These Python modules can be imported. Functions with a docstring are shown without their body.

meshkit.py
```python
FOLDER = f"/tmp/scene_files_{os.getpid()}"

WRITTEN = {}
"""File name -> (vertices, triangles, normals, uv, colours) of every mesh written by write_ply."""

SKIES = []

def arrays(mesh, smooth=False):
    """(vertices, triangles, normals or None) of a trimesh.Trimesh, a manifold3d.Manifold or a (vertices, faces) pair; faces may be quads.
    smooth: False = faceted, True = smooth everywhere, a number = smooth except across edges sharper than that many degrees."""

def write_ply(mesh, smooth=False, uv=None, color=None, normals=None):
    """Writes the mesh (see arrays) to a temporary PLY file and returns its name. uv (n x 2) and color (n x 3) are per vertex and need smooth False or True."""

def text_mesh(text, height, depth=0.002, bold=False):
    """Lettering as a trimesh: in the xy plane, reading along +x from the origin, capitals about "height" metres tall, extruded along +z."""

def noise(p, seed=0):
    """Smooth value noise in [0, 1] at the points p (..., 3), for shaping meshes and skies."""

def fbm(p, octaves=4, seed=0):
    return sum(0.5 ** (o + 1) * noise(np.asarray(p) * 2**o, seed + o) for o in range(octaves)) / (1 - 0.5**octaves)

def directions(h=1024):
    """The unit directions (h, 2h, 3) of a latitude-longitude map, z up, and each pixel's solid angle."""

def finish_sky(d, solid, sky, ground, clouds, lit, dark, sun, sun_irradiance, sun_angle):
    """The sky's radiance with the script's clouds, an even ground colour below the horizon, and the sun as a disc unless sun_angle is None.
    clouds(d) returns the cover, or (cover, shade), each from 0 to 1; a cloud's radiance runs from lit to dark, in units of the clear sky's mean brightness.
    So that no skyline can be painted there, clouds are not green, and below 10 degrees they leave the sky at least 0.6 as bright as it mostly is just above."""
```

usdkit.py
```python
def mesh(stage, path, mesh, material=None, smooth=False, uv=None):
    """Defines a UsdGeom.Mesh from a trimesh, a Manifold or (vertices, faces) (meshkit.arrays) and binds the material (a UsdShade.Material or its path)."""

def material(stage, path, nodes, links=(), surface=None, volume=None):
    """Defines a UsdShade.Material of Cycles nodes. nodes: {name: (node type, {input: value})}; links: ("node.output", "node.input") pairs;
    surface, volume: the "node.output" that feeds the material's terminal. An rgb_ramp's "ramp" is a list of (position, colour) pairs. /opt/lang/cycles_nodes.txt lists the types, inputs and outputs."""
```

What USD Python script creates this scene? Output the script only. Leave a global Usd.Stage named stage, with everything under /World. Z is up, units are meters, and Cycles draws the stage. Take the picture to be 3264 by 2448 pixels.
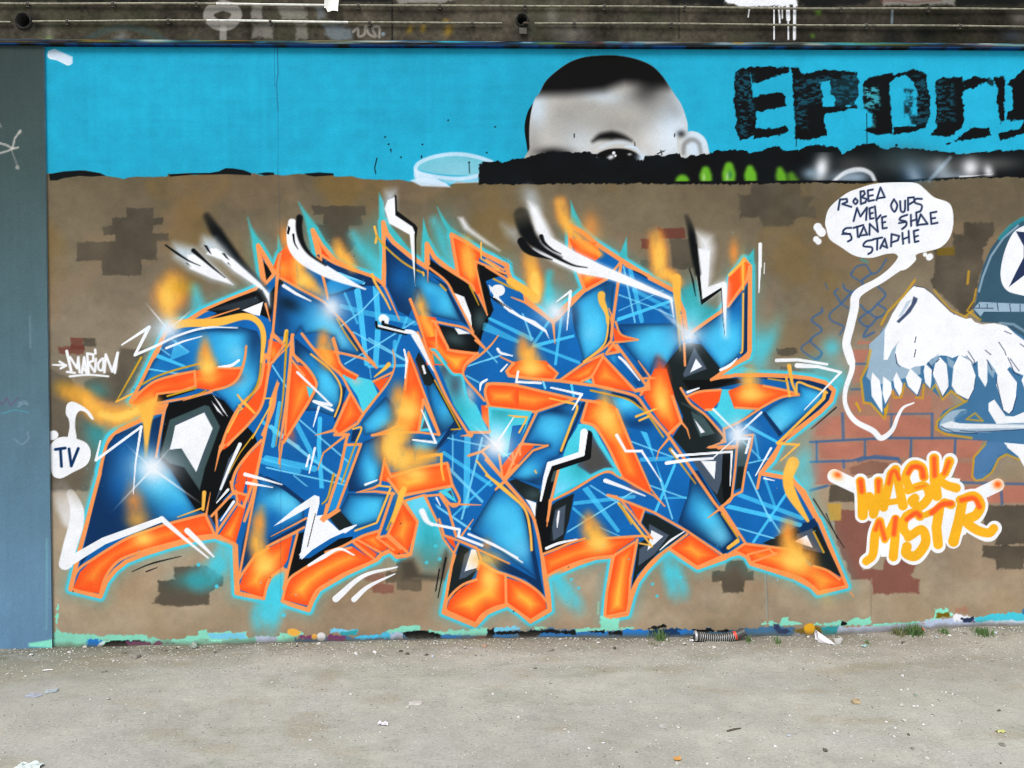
import math, random
import numpy as np, trimesh, usdkit, meshkit
from scipy import ndimage
from pxr import Usd, UsdGeom, UsdLux, UsdShade, Sdf, Gf, Vt

stage = Usd.Stage.CreateInMemory()
UsdGeom.SetStageUpAxis(stage, UsdGeom.Tokens.z)
UsdGeom.SetStageMetersPerUnit(stage, 1.0)
UsdGeom.Xform.Define(stage, '/World')
UsdGeom.Scope.Define(stage, '/World/Looks')

# ---------------------------------------------------------------- camera, sky, sun, exposure
FOC, PITCH, YAW, ROLL = 2539.0, math.radians(-1.0), math.radians(-1.2), math.radians(-0.25)
EYE = np.array([0.0, -4.06, 1.367])
EXPOSURE = 0.93
SKY_STRENGTH, SUN_INTENSITY, SUN_ANGLE = 0.13, 0.38, 25.0
SUN_ELEV, SUN_AZ = math.radians(48), math.radians(205)       # azimuth of the direction towards the sun, atan2(x, y)


def rot(axis, a):
    return trimesh.transformations.rotation_matrix(a, axis)


CAM = trimesh.transformations.translation_matrix(EYE) @ rot([0, 0, 1], YAW) @ rot([1, 0, 0], math.pi / 2 + PITCH) @ rot([0, 0, 1], ROLL)
cam = UsdGeom.Camera.Define(stage, '/World/camera')
cam.CreateFocalLengthAttr(28.0)
cam.CreateHorizontalApertureAttr(28.0 * 3264 / FOC)
cam.CreateVerticalApertureAttr(28.0 * 2448 / FOC)
cam.CreateClippingRangeAttr(Gf.Vec2f(0.05, 2000))
cam.CreateExposureAttr(EXPOSURE)
cam.AddTransformOp().Set(Gf.Matrix4d(*CAM.T.ravel().tolist()))

sun_dir = np.array([math.sin(SUN_AZ) * math.cos(SUN_ELEV), math.cos(SUN_AZ) * math.cos(SUN_ELEV), math.sin(SUN_ELEV)])
usdkit.material(stage, '/World/Looks/sky', {
    'sky': ('sky_texture', {'sky_type': 'single_scattering', 'sun_disc': False, 'sun_elevation': SUN_ELEV, 'sun_rotation': SUN_AZ,
                            'air_density': 1.0, 'aerosol_density': 2.5, 'ozone_density': 1.0}),
    'tc': ('texture_coordinate', {}),
    'n': ('noise_texture', {'scale': 2.2, 'detail': 5.0, 'roughness': 0.6}),
    'r': ('rgb_ramp', {'ramp': [(0.30, (0.55, 0.55, 0.55)), (0.62, (0.98, 0.98, 0.98))]}),
    'cl': ('mix_color', {'a': (0, 0, 0), 'b': (3.6, 3.7, 3.9)}),
    'bg': ('background_shader', {'strength': SKY_STRENGTH})},
    [('tc.generated', 'n.vector'), ('n.fac', 'r.fac'), ('r.color', 'cl.fac'), ('sky.color', 'cl.a'), ('cl.result', 'bg.color')], surface='bg.background')
dome = UsdLux.DomeLight.Define(stage, '/World/sky')
UsdShade.MaterialBindingAPI.Apply(dome.GetPrim()).Bind(UsdShade.Material.Get(stage, '/World/Looks/sky'))
dome.GetPrim().SetCustomDataByKey('kind', 'structure')
sun = UsdLux.DistantLight.Define(stage, '/World/sun')
sun.CreateNormalizeAttr(True)
sun.CreateIntensityAttr(SUN_INTENSITY)
sun.CreateAngleAttr(SUN_ANGLE)
sun.CreateColorAttr(Gf.Vec3f(1.0, 0.96, 0.90))
zax = sun_dir / np.linalg.norm(sun_dir)
xax = np.cross([0, 0, 1.0], zax); xax /= np.linalg.norm(xax)
M = np.eye(4); M[:3, 0], M[:3, 1], M[:3, 2] = xax, np.cross(zax, xax), zax
sun.AddTransformOp().Set(Gf.Matrix4d(*M.T.ravel().tolist()))


# ---------------------------------------------------------------- helpers
def at_plane(px, py, y=0.0):
    """The point of the vertical plane Y = y where the photograph shows (px, py) of its 3264 x 2448 pixels: metres (x, z)."""
    d = np.stack([(np.asarray(px, float) - 1632) / FOC, -(np.asarray(py, float) - 1224) / FOC, -np.ones_like(np.asarray(px, float))], -1) @ CAM[:3, :3].T
    t = (y - EYE[1]) / d[..., 1]
    return EYE[0] + d[..., 0] * t, EYE[2] + d[..., 2] * t


def at_ground(px, py, z=0.0):
    d = np.stack([(np.asarray(px, float) - 1632) / FOC, -(np.asarray(py, float) - 1224) / FOC, -np.ones_like(np.asarray(px, float))], -1) @ CAM[:3, :3].T
    t = (z - EYE[2]) / d[..., 2]
    return EYE[0] + d[..., 0] * t, EYE[1] + d[..., 1] * t


used = {}


def path_for(name, parent='/World'):
    k = used.get((parent, name), 0)
    used[(parent, name)] = k + 1
    return f'{parent}/{name}' if k == 0 else f'{parent}/{name}_{k:03d}'


def tag(prim, label=None, cat=None, group=None, kind=None):
    for k, v in (('label', label), ('category', cat), ('group', group), ('kind', kind)):
        if v:
            prim.SetCustomDataByKey(k, v)
    return prim


def thing(name, label, cat, loc=(0, 0, 0), rotz=0.0, group=None):
    x = UsdGeom.Xform.Define(stage, path_for(name))
    x.AddTranslateOp().Set(Gf.Vec3d(*map(float, loc)))
    if rotz:
        x.AddRotateZOp().Set(math.degrees(rotz))
    return tag(x.GetPrim(), label, cat, group, 'thing')


def obj(name, mesh, m, parent=None, smooth=False, label=None, cat=None, group=None, kind=None):
    p = path_for(name, str(parent.GetPath()) if parent else '/World')
    pr = usdkit.mesh(stage, p, mesh, m, smooth=smooth).GetPrim()
    return tag(pr, label, cat, group, kind)


def quads_mesh(path, v, q, m, paint=None):
    me = UsdGeom.Mesh.Define(stage, path)
    me.CreatePointsAttr(Vt.Vec3fArray.FromNumpy(np.ascontiguousarray(v, np.float32)))
    me.CreateFaceVertexCountsAttr(Vt.IntArray.FromNumpy(np.full(len(q), 4, np.int32)))
    me.CreateFaceVertexIndicesAttr(Vt.IntArray.FromNumpy(np.ascontiguousarray(q, np.int32).ravel()))
    me.CreateSubdivisionSchemeAttr('none')
    if paint is not None:
        UsdGeom.PrimvarsAPI(me).CreatePrimvar('paint', Sdf.ValueTypeNames.Float3Array, 'vertex').Set(Vt.Vec3fArray.FromNumpy(np.ascontiguousarray(paint, np.float32)))
    UsdShade.MaterialBindingAPI.Apply(me.GetPrim()).Bind(m)
    return me.GetPrim()


def lin(c):
    c = np.asarray(c, float) / 255.0
    return np.where(c <= 0.04045, c / 12.92, ((c + 0.055) / 1.055) ** 2.4)


# ---------------------------------------------------------------- materials
def mat(name, color, rough=0.8, var=0.25, scale=30.0, bump=0.3, dist=0.004, bscale=None, **kw):
    a = np.asarray(color, float)
    return usdkit.material(stage, f'/World/Looks/{name}', {
        'g': ('geometry', {}), 'n': ('noise_texture', {'scale': scale, 'detail': 6.0, 'roughness': 0.6}),
        'r': ('rgb_ramp', {'ramp': [(0.3, tuple(a * (1 - var))), (0.7, tuple(np.minimum(a * (1 + var), 0.95)))]}),
        'n2': ('noise_texture', {'scale': bscale or scale * 4, 'detail': 5.0}),
        'b': ('bump', {'strength': bump, 'distance': dist}),
        'p': ('principled_bsdf', {'roughness': rough, **kw})},
        [('g.position', 'n.vector'), ('g.position', 'n2.vector'), ('n.fac', 'r.fac'), ('r.color', 'p.base_color'), ('n2.fac', 'b.height'), ('b.normal', 'p.normal')], surface='p.BSDF')


def paint_mat(name, rough, s1, s2, strength, dist):
    return usdkit.material(stage, f'/World/Looks/{name}', {
        'a': ('attribute', {'attribute': 'paint'}), 'g': ('geometry', {}),
        'n': ('noise_texture', {'scale': s1, 'detail': 7.0, 'roughness': 0.65}),
        'v': ('noise_texture', {'scale': s2, 'detail': 3.0, 'roughness': 0.5}),
        'm': ('mix', {'mix_type': 'mix', 'fac': 0.45}),
        'b': ('bump', {'strength': strength, 'distance': dist}),
        'p': ('principled_bsdf', {'roughness': rough, 'specular_ior_level': 0.04})},
        [('g.position', 'n.vector'), ('g.position', 'v.vector'), ('n.color', 'm.color1'), ('v.color', 'm.color2'), ('m.color', 'b.height'), ('b.normal', 'p.normal'), ('a.color', 'p.base_color')], surface='p.BSDF')


WALL_PAINT = paint_mat('wall_paint', 0.72, 26.0, 160.0, 0.35, 0.006)
BEAM_PAINT = paint_mat('beam_paint', 0.9, 18.0, 110.0, 0.7, 0.012)
CONCRETE = mat('concrete', (0.24, 0.22, 0.19), 0.9, 0.3, 6.0, 0.6, 0.01)

# ---------------------------------------------------------------- paint on the wall: colour per vertex of a fine sheet
rng = np.random.default_rng(7)
LAT = rng.random((256, 256))


def vnoise(x, y):
    xi, yi = np.floor(x).astype(int), np.floor(y).astype(int)
    fx, fy = x - xi, y - yi
    fx, fy = fx * fx * (3 - 2 * fx), fy * fy * (3 - 2 * fy)
    g = lambda a, b: LAT[a & 255, b & 255]
    return (g(xi, yi) * (1 - fx) + g(xi + 1, yi) * fx) * (1 - fy) + (g(xi, yi + 1) * (1 - fx) + g(xi + 1, yi + 1) * fx) * fy


def fbm(x, y, o=4):
    return sum(0.5 ** (k + 1) * vnoise(x * 2 ** k + 17 * k, y * 2 ** k + 31 * k) for k in range(o)) / (1 - 0.5 ** o)


TILES = dict(A=(0, 0), B=(800, 0), C=(1600, 0), D=(2464, 0), E=(150, 560), F=(850, 560), G=(1550, 560), H=(2000, 560), I=(150, 1060), J=(850, 1060), K=(1550, 1060),
             L=(2000, 1060), M=(150, 1500), N=(850, 1500), O=(1550, 1500), P=(2000, 1500), Q=(2464, 560), R=(2464, 1060), S=(2464, 1500), T=(0, 1000),
             U=(0, 1848), V=(800, 1848), W=(1600, 1848), X=(2464, 1848))
PXM = 0.001602


def parse_points(tokens):
    out, tile = [], None
    for t in tokens:
        if t.isalpha():
            tile = t
        else:
            x, y = map(float, t.split(','))
            if tile == 'Z':
                out.append((x * 3264 / 2212, y * 3264 / 2212))
            else:
                ox, oy = TILES[tile]
                out.append((ox + x * 800 / 2212, oy + y * 800 / 2212))
    return np.array(out)


def catmull(p, closed=False, n=7):
    p = np.asarray(p)
    if len(p) < 3:
        return p
    q = np.vstack([p[-1], p, p[0], p[1]]) if closed else np.vstack([2 * p[0] - p[1], p, 2 * p[-1] - p[-2]])
    out = []
    for i in range(len(q) - 3):
        a, b, c, d = q[i:i + 4]
        for t in np.arange(n) / n:
            out.append(0.5 * (2 * b + (c - a) * t + (2 * a - 5 * b + 4 * c - d) * t * t + (3 * b - 3 * c + d - a) * t ** 3))
    if not closed:
        out.append(p[-1])
    return np.array(out)


COL = dict(SAL=(245, 152, 88), ORA=(249, 88, 36), YEL=(255, 182, 66), BLU=(20, 99, 174), NAV=(16, 50, 94), SKY=(76, 204, 252), LSK=(120, 214, 250), CYA=(72, 204, 228), TEA=(44, 158, 170), BLK=(14, 18, 20),
           DGR=(28, 36, 38), GRY=(72, 86, 104), SGR=(62, 84, 88), WHT=(240, 243, 250), AMB=(250, 186, 76), OCH=(206, 158, 40), BRK=(76, 70, 60), RED=(104, 50, 42), BRW=(150, 128, 104), SLA=(56, 88, 108),
           ICE=(152, 178, 200), INK=(40, 54, 88), BSK=(34, 142, 214), BEA=(62, 160, 238), MIN=(140, 232, 206), LAV=(188, 204, 234), TER=(178, 116, 98), MOR=(62, 98, 146), BBL=(78, 122, 168), GRN=(122, 208, 46), YBR=(243, 178, 38), YRD=(250, 84, 44),
           PUR=(120, 56, 110), STR=(30, 122, 218), SKN=(196, 193, 188), HAI=(8, 8, 9), MAR=(128, 78, 68), OLI=(120, 96, 26), GLO=(205, 225, 245), STE=(66, 116, 158), FLM=(240, 146, 62), TUR=(64, 184, 192), YGL=(255, 206, 96), DTE=(24, 84, 106), DIM=(120, 120, 118), BOW=(104, 188, 208))


class Canvas:
    SPLIT = {'white_stroke', 'yellow_line', 'spray_drip', 'orange_block', 'light_beam', 'turquoise_gap', 'black_stroke', 'flame', 'white_shard', 'white_swoosh', 'painted_brick_patch', 'green_spray', 'white_spray', 'slit', 'yellow_outline', 'blue_face', 'black_face', 'turquoise_outline'}

    def __init__(self, us, zs, y, base):
        self.us, self.zs, self.y = us, zs, y
        self.yfun, self.hole = None, None
        self.U, self.Z = np.meshgrid(us, zs)
        self.c = np.empty(self.U.shape + (3,)); self.c[:] = base
        self.lab = np.zeros(self.U.shape, np.int16)
        self.names, self.cur, self.clip = [None], 0, None

    def uv(self, p):
        x, z = at_plane(p[:, 0], p[:, 1], self.y)
        return np.stack([x, z], 1)

    def label(self, name, label=None):
        """Starts a part ('a') or a sub-part ('a/b'); what is painted next belongs to it."""
        self.names.append((name, label)); self.cur = len(self.names) - 1

    def win(self, p, r):
        a, b = np.searchsorted(self.us, [p[:, 0].min() - r, p[:, 0].max() + r])
        c, d = np.searchsorted(self.zs, [p[:, 1].min() - r, p[:, 1].max() + r])
        return (slice(c, d), slice(a, b))

    def put(self, w, a, col, tagit=True):
        if self.clip is not None:
            a = a * self.clip[w]
        self.c[w] += a[..., None] * (np.asarray(col) - self.c[w])
        if tagit and self.cur:
            self.lab[w][a > 0.5] = self.cur

    def edge_dist(self, p, w, r, closed=True):
        """Distance to the outline, up to r, inside the window."""
        d = np.full(self.U[w].shape, r)
        q = np.vstack([p, p[:1]]) if closed else p
        for a, b in zip(q[:-1], q[1:]):
            s = self.win(np.array([a, b]), r)
            s = tuple(slice(max(x.start, y.start), min(x.stop, y.stop)) for x, y in zip(s, w))
            if s[0].start >= s[0].stop or s[1].start >= s[1].stop:
                continue
            l = tuple(slice(x.start - y.start, x.stop - y.start) for x, y in zip(s, w))
            ab = b - a
            X, Y = self.U[s] - a[0], self.Z[s] - a[1]
            t = np.clip((X * ab[0] + Y * ab[1]) / max(ab @ ab, 1e-12), 0, 1)
            d[l] = np.minimum(d[l], np.hypot(X - t * ab[0], Y - t * ab[1]))
        return d

    def inside(self, p, w):
        zz, uu = self.zs[w[0]], self.us[w[1]]
        par = np.zeros((len(zz), len(uu)), bool)
        q = np.vstack([p, p[:1]])
        for a, b in zip(q[:-1], q[1:]):
            if a[1] == b[1]:
                continue
            k = np.nonzero((zz > min(a[1], b[1])) & (zz <= max(a[1], b[1])))[0]
            if len(k) == 0:
                continue
            xs = a[0] + (zz[k] - a[1]) / (b[1] - a[1]) * (b[0] - a[0])
            par[k] ^= uu[None, :] > xs[:, None]
        return par

    def mask(self, p, f, r=0, rag=0, grow=0):
        r = max(r, f + rag + abs(grow), 0.006)
        w = self.win(p, r)
        d = self.edge_dist(p, w, r)
        ins = self.inside(p, w)
        sd = np.where(ins, -d, d) - grow
        if rag:
            sd = sd + rag * 2.4 * (fbm(self.U[w] * 70, self.Z[w] * 70 + 9, 3) - 0.5) + rag * 2 * (fbm(self.U[w] * 22, self.Z[w] * 30 + 2, 2) - 0.5)
        return w, np.clip(0.5 - sd / f, 0, 1), np.where(ins, d, 0)

    def fill(self, p, col, f=0.005, alpha=1.0, edge=None, depth=0.0, grad=None, spots=(), noise=0.0, dry=None, rag=0.0, grow=0.0, rim=0.0, over=False):
        w, a, din = self.mask(p, f, depth * 1.02 if edge is not None else (0.05 if rim else 0), rag, grow)
        a = a * a * (3 - 2 * a)
        col = np.asarray(col, float)
        if edge is not None:
            t = np.clip(din / depth, 0, 1)[..., None] ** 1.45
            col = np.asarray(edge) * (1 - t) + col * t
        else:
            col = np.broadcast_to(col, a.shape + (3,)).copy()
        if grad is not None:
            c2, p0, p1 = grad
            dd = p1 - p0
            t = np.clip(((self.U[w] - p0[0]) * dd[0] + (self.Z[w] - p0[1]) * dd[1]) / (dd @ dd), 0, 1)[..., None]
            t = t * t * (3 - 2 * t)
            col = col * (1 - t) + np.asarray(c2) * t
        for c2, q, rx, ry, ang, al in spots:
            x, z = self.U[w] - q[0], self.Z[w] - q[1]
            ca, sa = math.cos(ang), math.sin(ang)
            g = al * np.exp(-(((x * ca + z * sa) / rx) ** 2 + ((z * ca - x * sa) / ry) ** 2))[..., None]
            col = col * (1 - g) + np.asarray(c2) * g
        if rim:                                                      # faces are shaded darker along their outlines
            g = (rim * np.exp(-(din / 0.014) ** 1.4) + 0.25 * rim * np.exp(-din / 0.04))[..., None]
            col = col * (1 - g) + np.array(COL['NAV']) * g
        if noise:
            col = col * (1 + noise * 2 * (fbm(self.U[w] * 9 + 5, self.Z[w] * 9) - 0.5)[..., None])
        if dry is not None:
            sx, sz, lo, hi = dry
            n = fbm(self.U[w] * sx, self.Z[w] * sz + 3, 5)
            a = a * np.clip((n - lo) / (hi - lo), 0, 1)
        if over:                                                     # only where the paint below is black
            a = a * np.clip((95 - self.c[w].mean(-1)) / 40, 0, 1)
        self.put(w, a * alpha, col)

    def stroke(self, p, widths, col, f=0.005, alpha=1.0, fade=None, wisp=0.0):
        widths = np.asarray(widths, float)
        seg = np.hypot(*np.diff(p, axis=0).T)
        s = np.concatenate([[0], np.cumsum(seg)]); s /= max(s[-1], 1e-9)
        ww = np.interp(s, np.linspace(0, 1, len(widths)), widths) if len(widths) > 1 else np.full(len(p), widths[0])
        r = ww.max() / 2 + f
        w = self.win(p, r)
        best = np.full(self.U[w].shape, 9.0)
        where = np.zeros(self.U[w].shape)
        for i in range(len(p) - 1):
            a, b = p[i], p[i + 1]
            t_ = self.win(np.array([a, b]), r)
            t_ = tuple(slice(max(x.start, y.start), min(x.stop, y.stop)) for x, y in zip(t_, w))
            if t_[0].start >= t_[0].stop or t_[1].start >= t_[1].stop:
                continue
            l = tuple(slice(x.start - y.start, x.stop - y.start) for x, y in zip(t_, w))
            ab = b - a
            X, Y = self.U[t_] - a[0], self.Z[t_] - a[1]
            t = np.clip((X * ab[0] + Y * ab[1]) / max(ab @ ab, 1e-12), 0, 1)
            sd = np.hypot(X - t * ab[0], Y - t * ab[1]) - (ww[i] * (1 - t) + ww[i + 1] * t) / 2
            if fade is not None:
                where[l] = np.where(sd < best[l], s[i] * (1 - t) + s[i + 1] * t, where[l])
            best[l] = np.minimum(best[l], sd)
        a = np.clip(0.5 - best / f, 0, 1)
        a = a * a * (3 - 2 * a)
        if fade is not None:
            a = a * np.interp(where, np.linspace(0, 1, len(fade)), fade)
        if wisp:
            a = a * np.clip(1 - wisp + wisp * 1.9 * fbm(self.U[w] * 34 + 7, self.Z[w] * 16, 4), 0, 1)
        self.put(w, a * alpha, np.asarray(col, float))

    def blob(self, q, rx, ry, ang, col, alpha, tagit=False):
        r = max(rx, ry) * 2.6
        w = self.win(np.array([q, q]), r)
        x, z = self.U[w] - q[0], self.Z[w] - q[1]
        ca, sa = math.cos(ang), math.sin(ang)
        self.put(w, alpha * np.exp(-(((x * ca + z * sa) / rx) ** 2 + ((z * ca - x * sa) / ry) ** 2)), np.asarray(col, float), tagit)

    def run(self, text):
        """The paint list, one stroke or area a line. Widths and radii are photograph pixels; a letter names the part of the photograph that the points were read in."""
        for raw in text.strip().splitlines():
            s = raw.split('//')[0].split()
            if not s:
                continue
            op = s[0]
            if op == '#':
                self.label(s[1], ' '.join(s[2:]) or None); continue
            if op == 'clip':
                if len(s) == 1:
                    self.clip = None
                else:
                    p = parse_points([v for v in s[1:] if v != 'smooth'])
                    p = self.uv(catmull(p, True) if s[1] == 'smooth' else p)
                    w, a, _ = self.mask(p, 0.006)
                    self.clip = np.zeros(self.U.shape); self.clip[w] = a
                continue
            opt = dict(t.split('=') for t in s if '=' in t)
            s, k = [t for t in s if '=' not in t], 1
            col = COL[s[k]]; k += 1
            f = float(opt.get('f', 4.0)) * PXM
            al = float(opt.get('a', 1))
            if op in ('L', 'C'):
                wd = np.array([float(v) for v in s[k].split('>')]) * PXM; k += 1
                p = parse_points(s[k:])
                if op == 'C':
                    p = catmull(p)
                self.stroke(self.uv(p), wd, col, f, al, [float(v) for v in opt['fade'].split('>')] if 'fade' in opt else None, float(opt.get('w', 0)))
            elif op in ('F', 'S'):
                spots, rest = [], s[k:]
                while '@' in rest:                                   # colour, rx, ry, angle, alpha, tile x,y before the outline
                    j = rest.index('@')
                    cc, rr, tile, xy = rest[j + 1:j + 5]
                    rr = [float(v) for v in rr.split(',')]
                    q = self.uv(parse_points([tile, xy]))[0]
                    gw = 1.14 if cc == 'SKY' else 1.0
                    spots.append((COL[cc], q, rr[0] * PXM * gw, (rr[1] if len(rr) > 1 else rr[0]) * PXM * gw, math.radians(rr[2]) if len(rr) > 2 else 0, rr[3] if len(rr) > 3 else 1.0))
                    rest = rest[:j] + rest[j + 5:]
                p = parse_points(rest)
                if op == 'S':
                    p = catmull(p, True)
                kw = {}
                if 'e' in opt:
                    c2, d = opt['e'].split(','); kw = dict(edge=COL[c2], depth=float(d) * 1.75 * PXM)
                if 'g' in opt:                                       # second colour and the two ends of the run, in the tile of the first point
                    c2, t0, t1 = opt['g'].split(';')
                    q = self.uv(parse_points([rest[0], t0, t1]))
                    kw['grad'] = (COL[c2], q[0], q[1])
                kw['rag'], kw['grow'] = float(opt.get('rag', 0)) * PXM, float(opt.get('grow', 0)) * PXM
                if len(spots) and self.cur and self.names[self.cur][0].endswith('blue_face'):
                    kw['rim'] = 0.62
                kw['over'] = 'over' in opt
                if 'dry' in opt:
                    kw['dry'] = [float(v) for v in opt['dry'].split(',')]
                self.fill(self.uv(p), col, f, al, spots=spots, noise=float(opt.get('n', 0)), **kw)
            elif op == 'B':
                rr = [float(v) for v in s[k].split(',')]; k += 1
                for q in self.uv(parse_points(s[k:])):
                    self.blob(q, rr[0] * PXM, (rr[1] if len(rr) > 1 else rr[0]) * PXM, math.radians(rr[2]) if len(rr) > 2 else 0, col, al)
            elif op == 'O':                                          # round spots
                rr = float(s[k]) * PXM; k += 1
                for q in self.uv(parse_points(s[k:])):
                    self.stroke(np.array([q, q + 1e-5]), [rr * 2], col, f, al)
            else:
                raise ValueError(raw)

    def build(self, root, m, base_name, thick_relief=0.0, k=0.80, base_label=None):
        """One sheet, cut along the borders of the painted parts: each is a mesh of its own under the wall."""
        ny, nx = self.U.shape
        g = rng.normal(0, 0.034, self.U.shape)
        al = np.clip(lin(np.clip(self.c, 0, 255)) * k * (1 + g)[..., None], 0.004, 0.86)
        Y = np.full_like(self.U, self.y) if self.yfun is None else self.yfun(self.U, self.Z)
        v = np.stack([self.U, Y, self.Z], -1).reshape(-1, 3)
        idx = np.arange(ny * nx).reshape(ny, nx)
        q = np.stack([idx[:-1, :-1], idx[:-1, 1:], idx[1:, 1:], idx[1:, :-1]], -1)
        cell = self.lab[:-1, :-1].copy()
        if self.hole is not None:
            cell[self.hole[:-1, :-1]] = -1
        al = al.reshape(-1, 3)
        counts = np.bincount(np.maximum(cell, 0).ravel(), minlength=len(self.names))
        made = {}
        keys = {}
        for i, nm in enumerate(self.names):                          # small leftovers go to the part above them
            if nm and counts[i] < 25 and '/' in nm[0]:
                up = nm[0].split('/')[0]
                j = next(j for j, n2 in enumerate(self.names) if n2 and n2[0] == up)
                cell = np.where(cell == i, j, cell)
        pieces = []
        for i, nm in enumerate(self.names):
            here = cell == i
            if nm and nm[0].split('/')[-1] in self.SPLIT:             # each stroke, drip or block stands alone
                lab, n = ndimage.label(here, np.ones((3, 3)))
                size = np.bincount(lab.ravel())
                keep = [k for k in range(1, n + 1) if size[k] >= 40]
                up = next((j for j, n2 in enumerate(self.names) if '/' in nm[0] and n2 and n2[0] == nm[0].split('/')[0]), 0)
                loose = here & ~np.isin(lab, keep)
                if keep:
                    near = ndimage.distance_transform_edt(~np.isin(lab, keep), return_distances=False, return_indices=True)
                    lab = np.where(loose, lab[near[0], near[1]], lab)
                pieces += [(nm, lab == k) for k in keep]
            else:
                pieces.append((nm, here))
        for nm, here in pieces:
            qq = q[here]
            name = base_name if nm is None else nm[0]
            if len(qq) == 0 and not (nm and '/' not in nm[0]):
                continue
            ids, inv = np.unique(qq, return_inverse=True)
            if '/' in name:
                up, leaf = name.split('/')
                parent = made[up]
            else:
                leaf, parent = name, str(root.GetPath())
            p = path_for(leaf, parent)
            if len(qq):
                pr = quads_mesh(p, v[ids], inv.reshape(-1, 4), m, al[ids])
            else:
                pr = UsdGeom.Xform.Define(stage, p).GetPrim()
            tag(pr, nm[1] if nm else base_label)
            if '/' not in name:
                made[name] = p

WALL_FIELD = '''
# blue_paint_band sky blue band of paint across the top of the wall
F n=0.05 BLU A -700,380 V 0,-5 V 0,-5
'''

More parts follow.
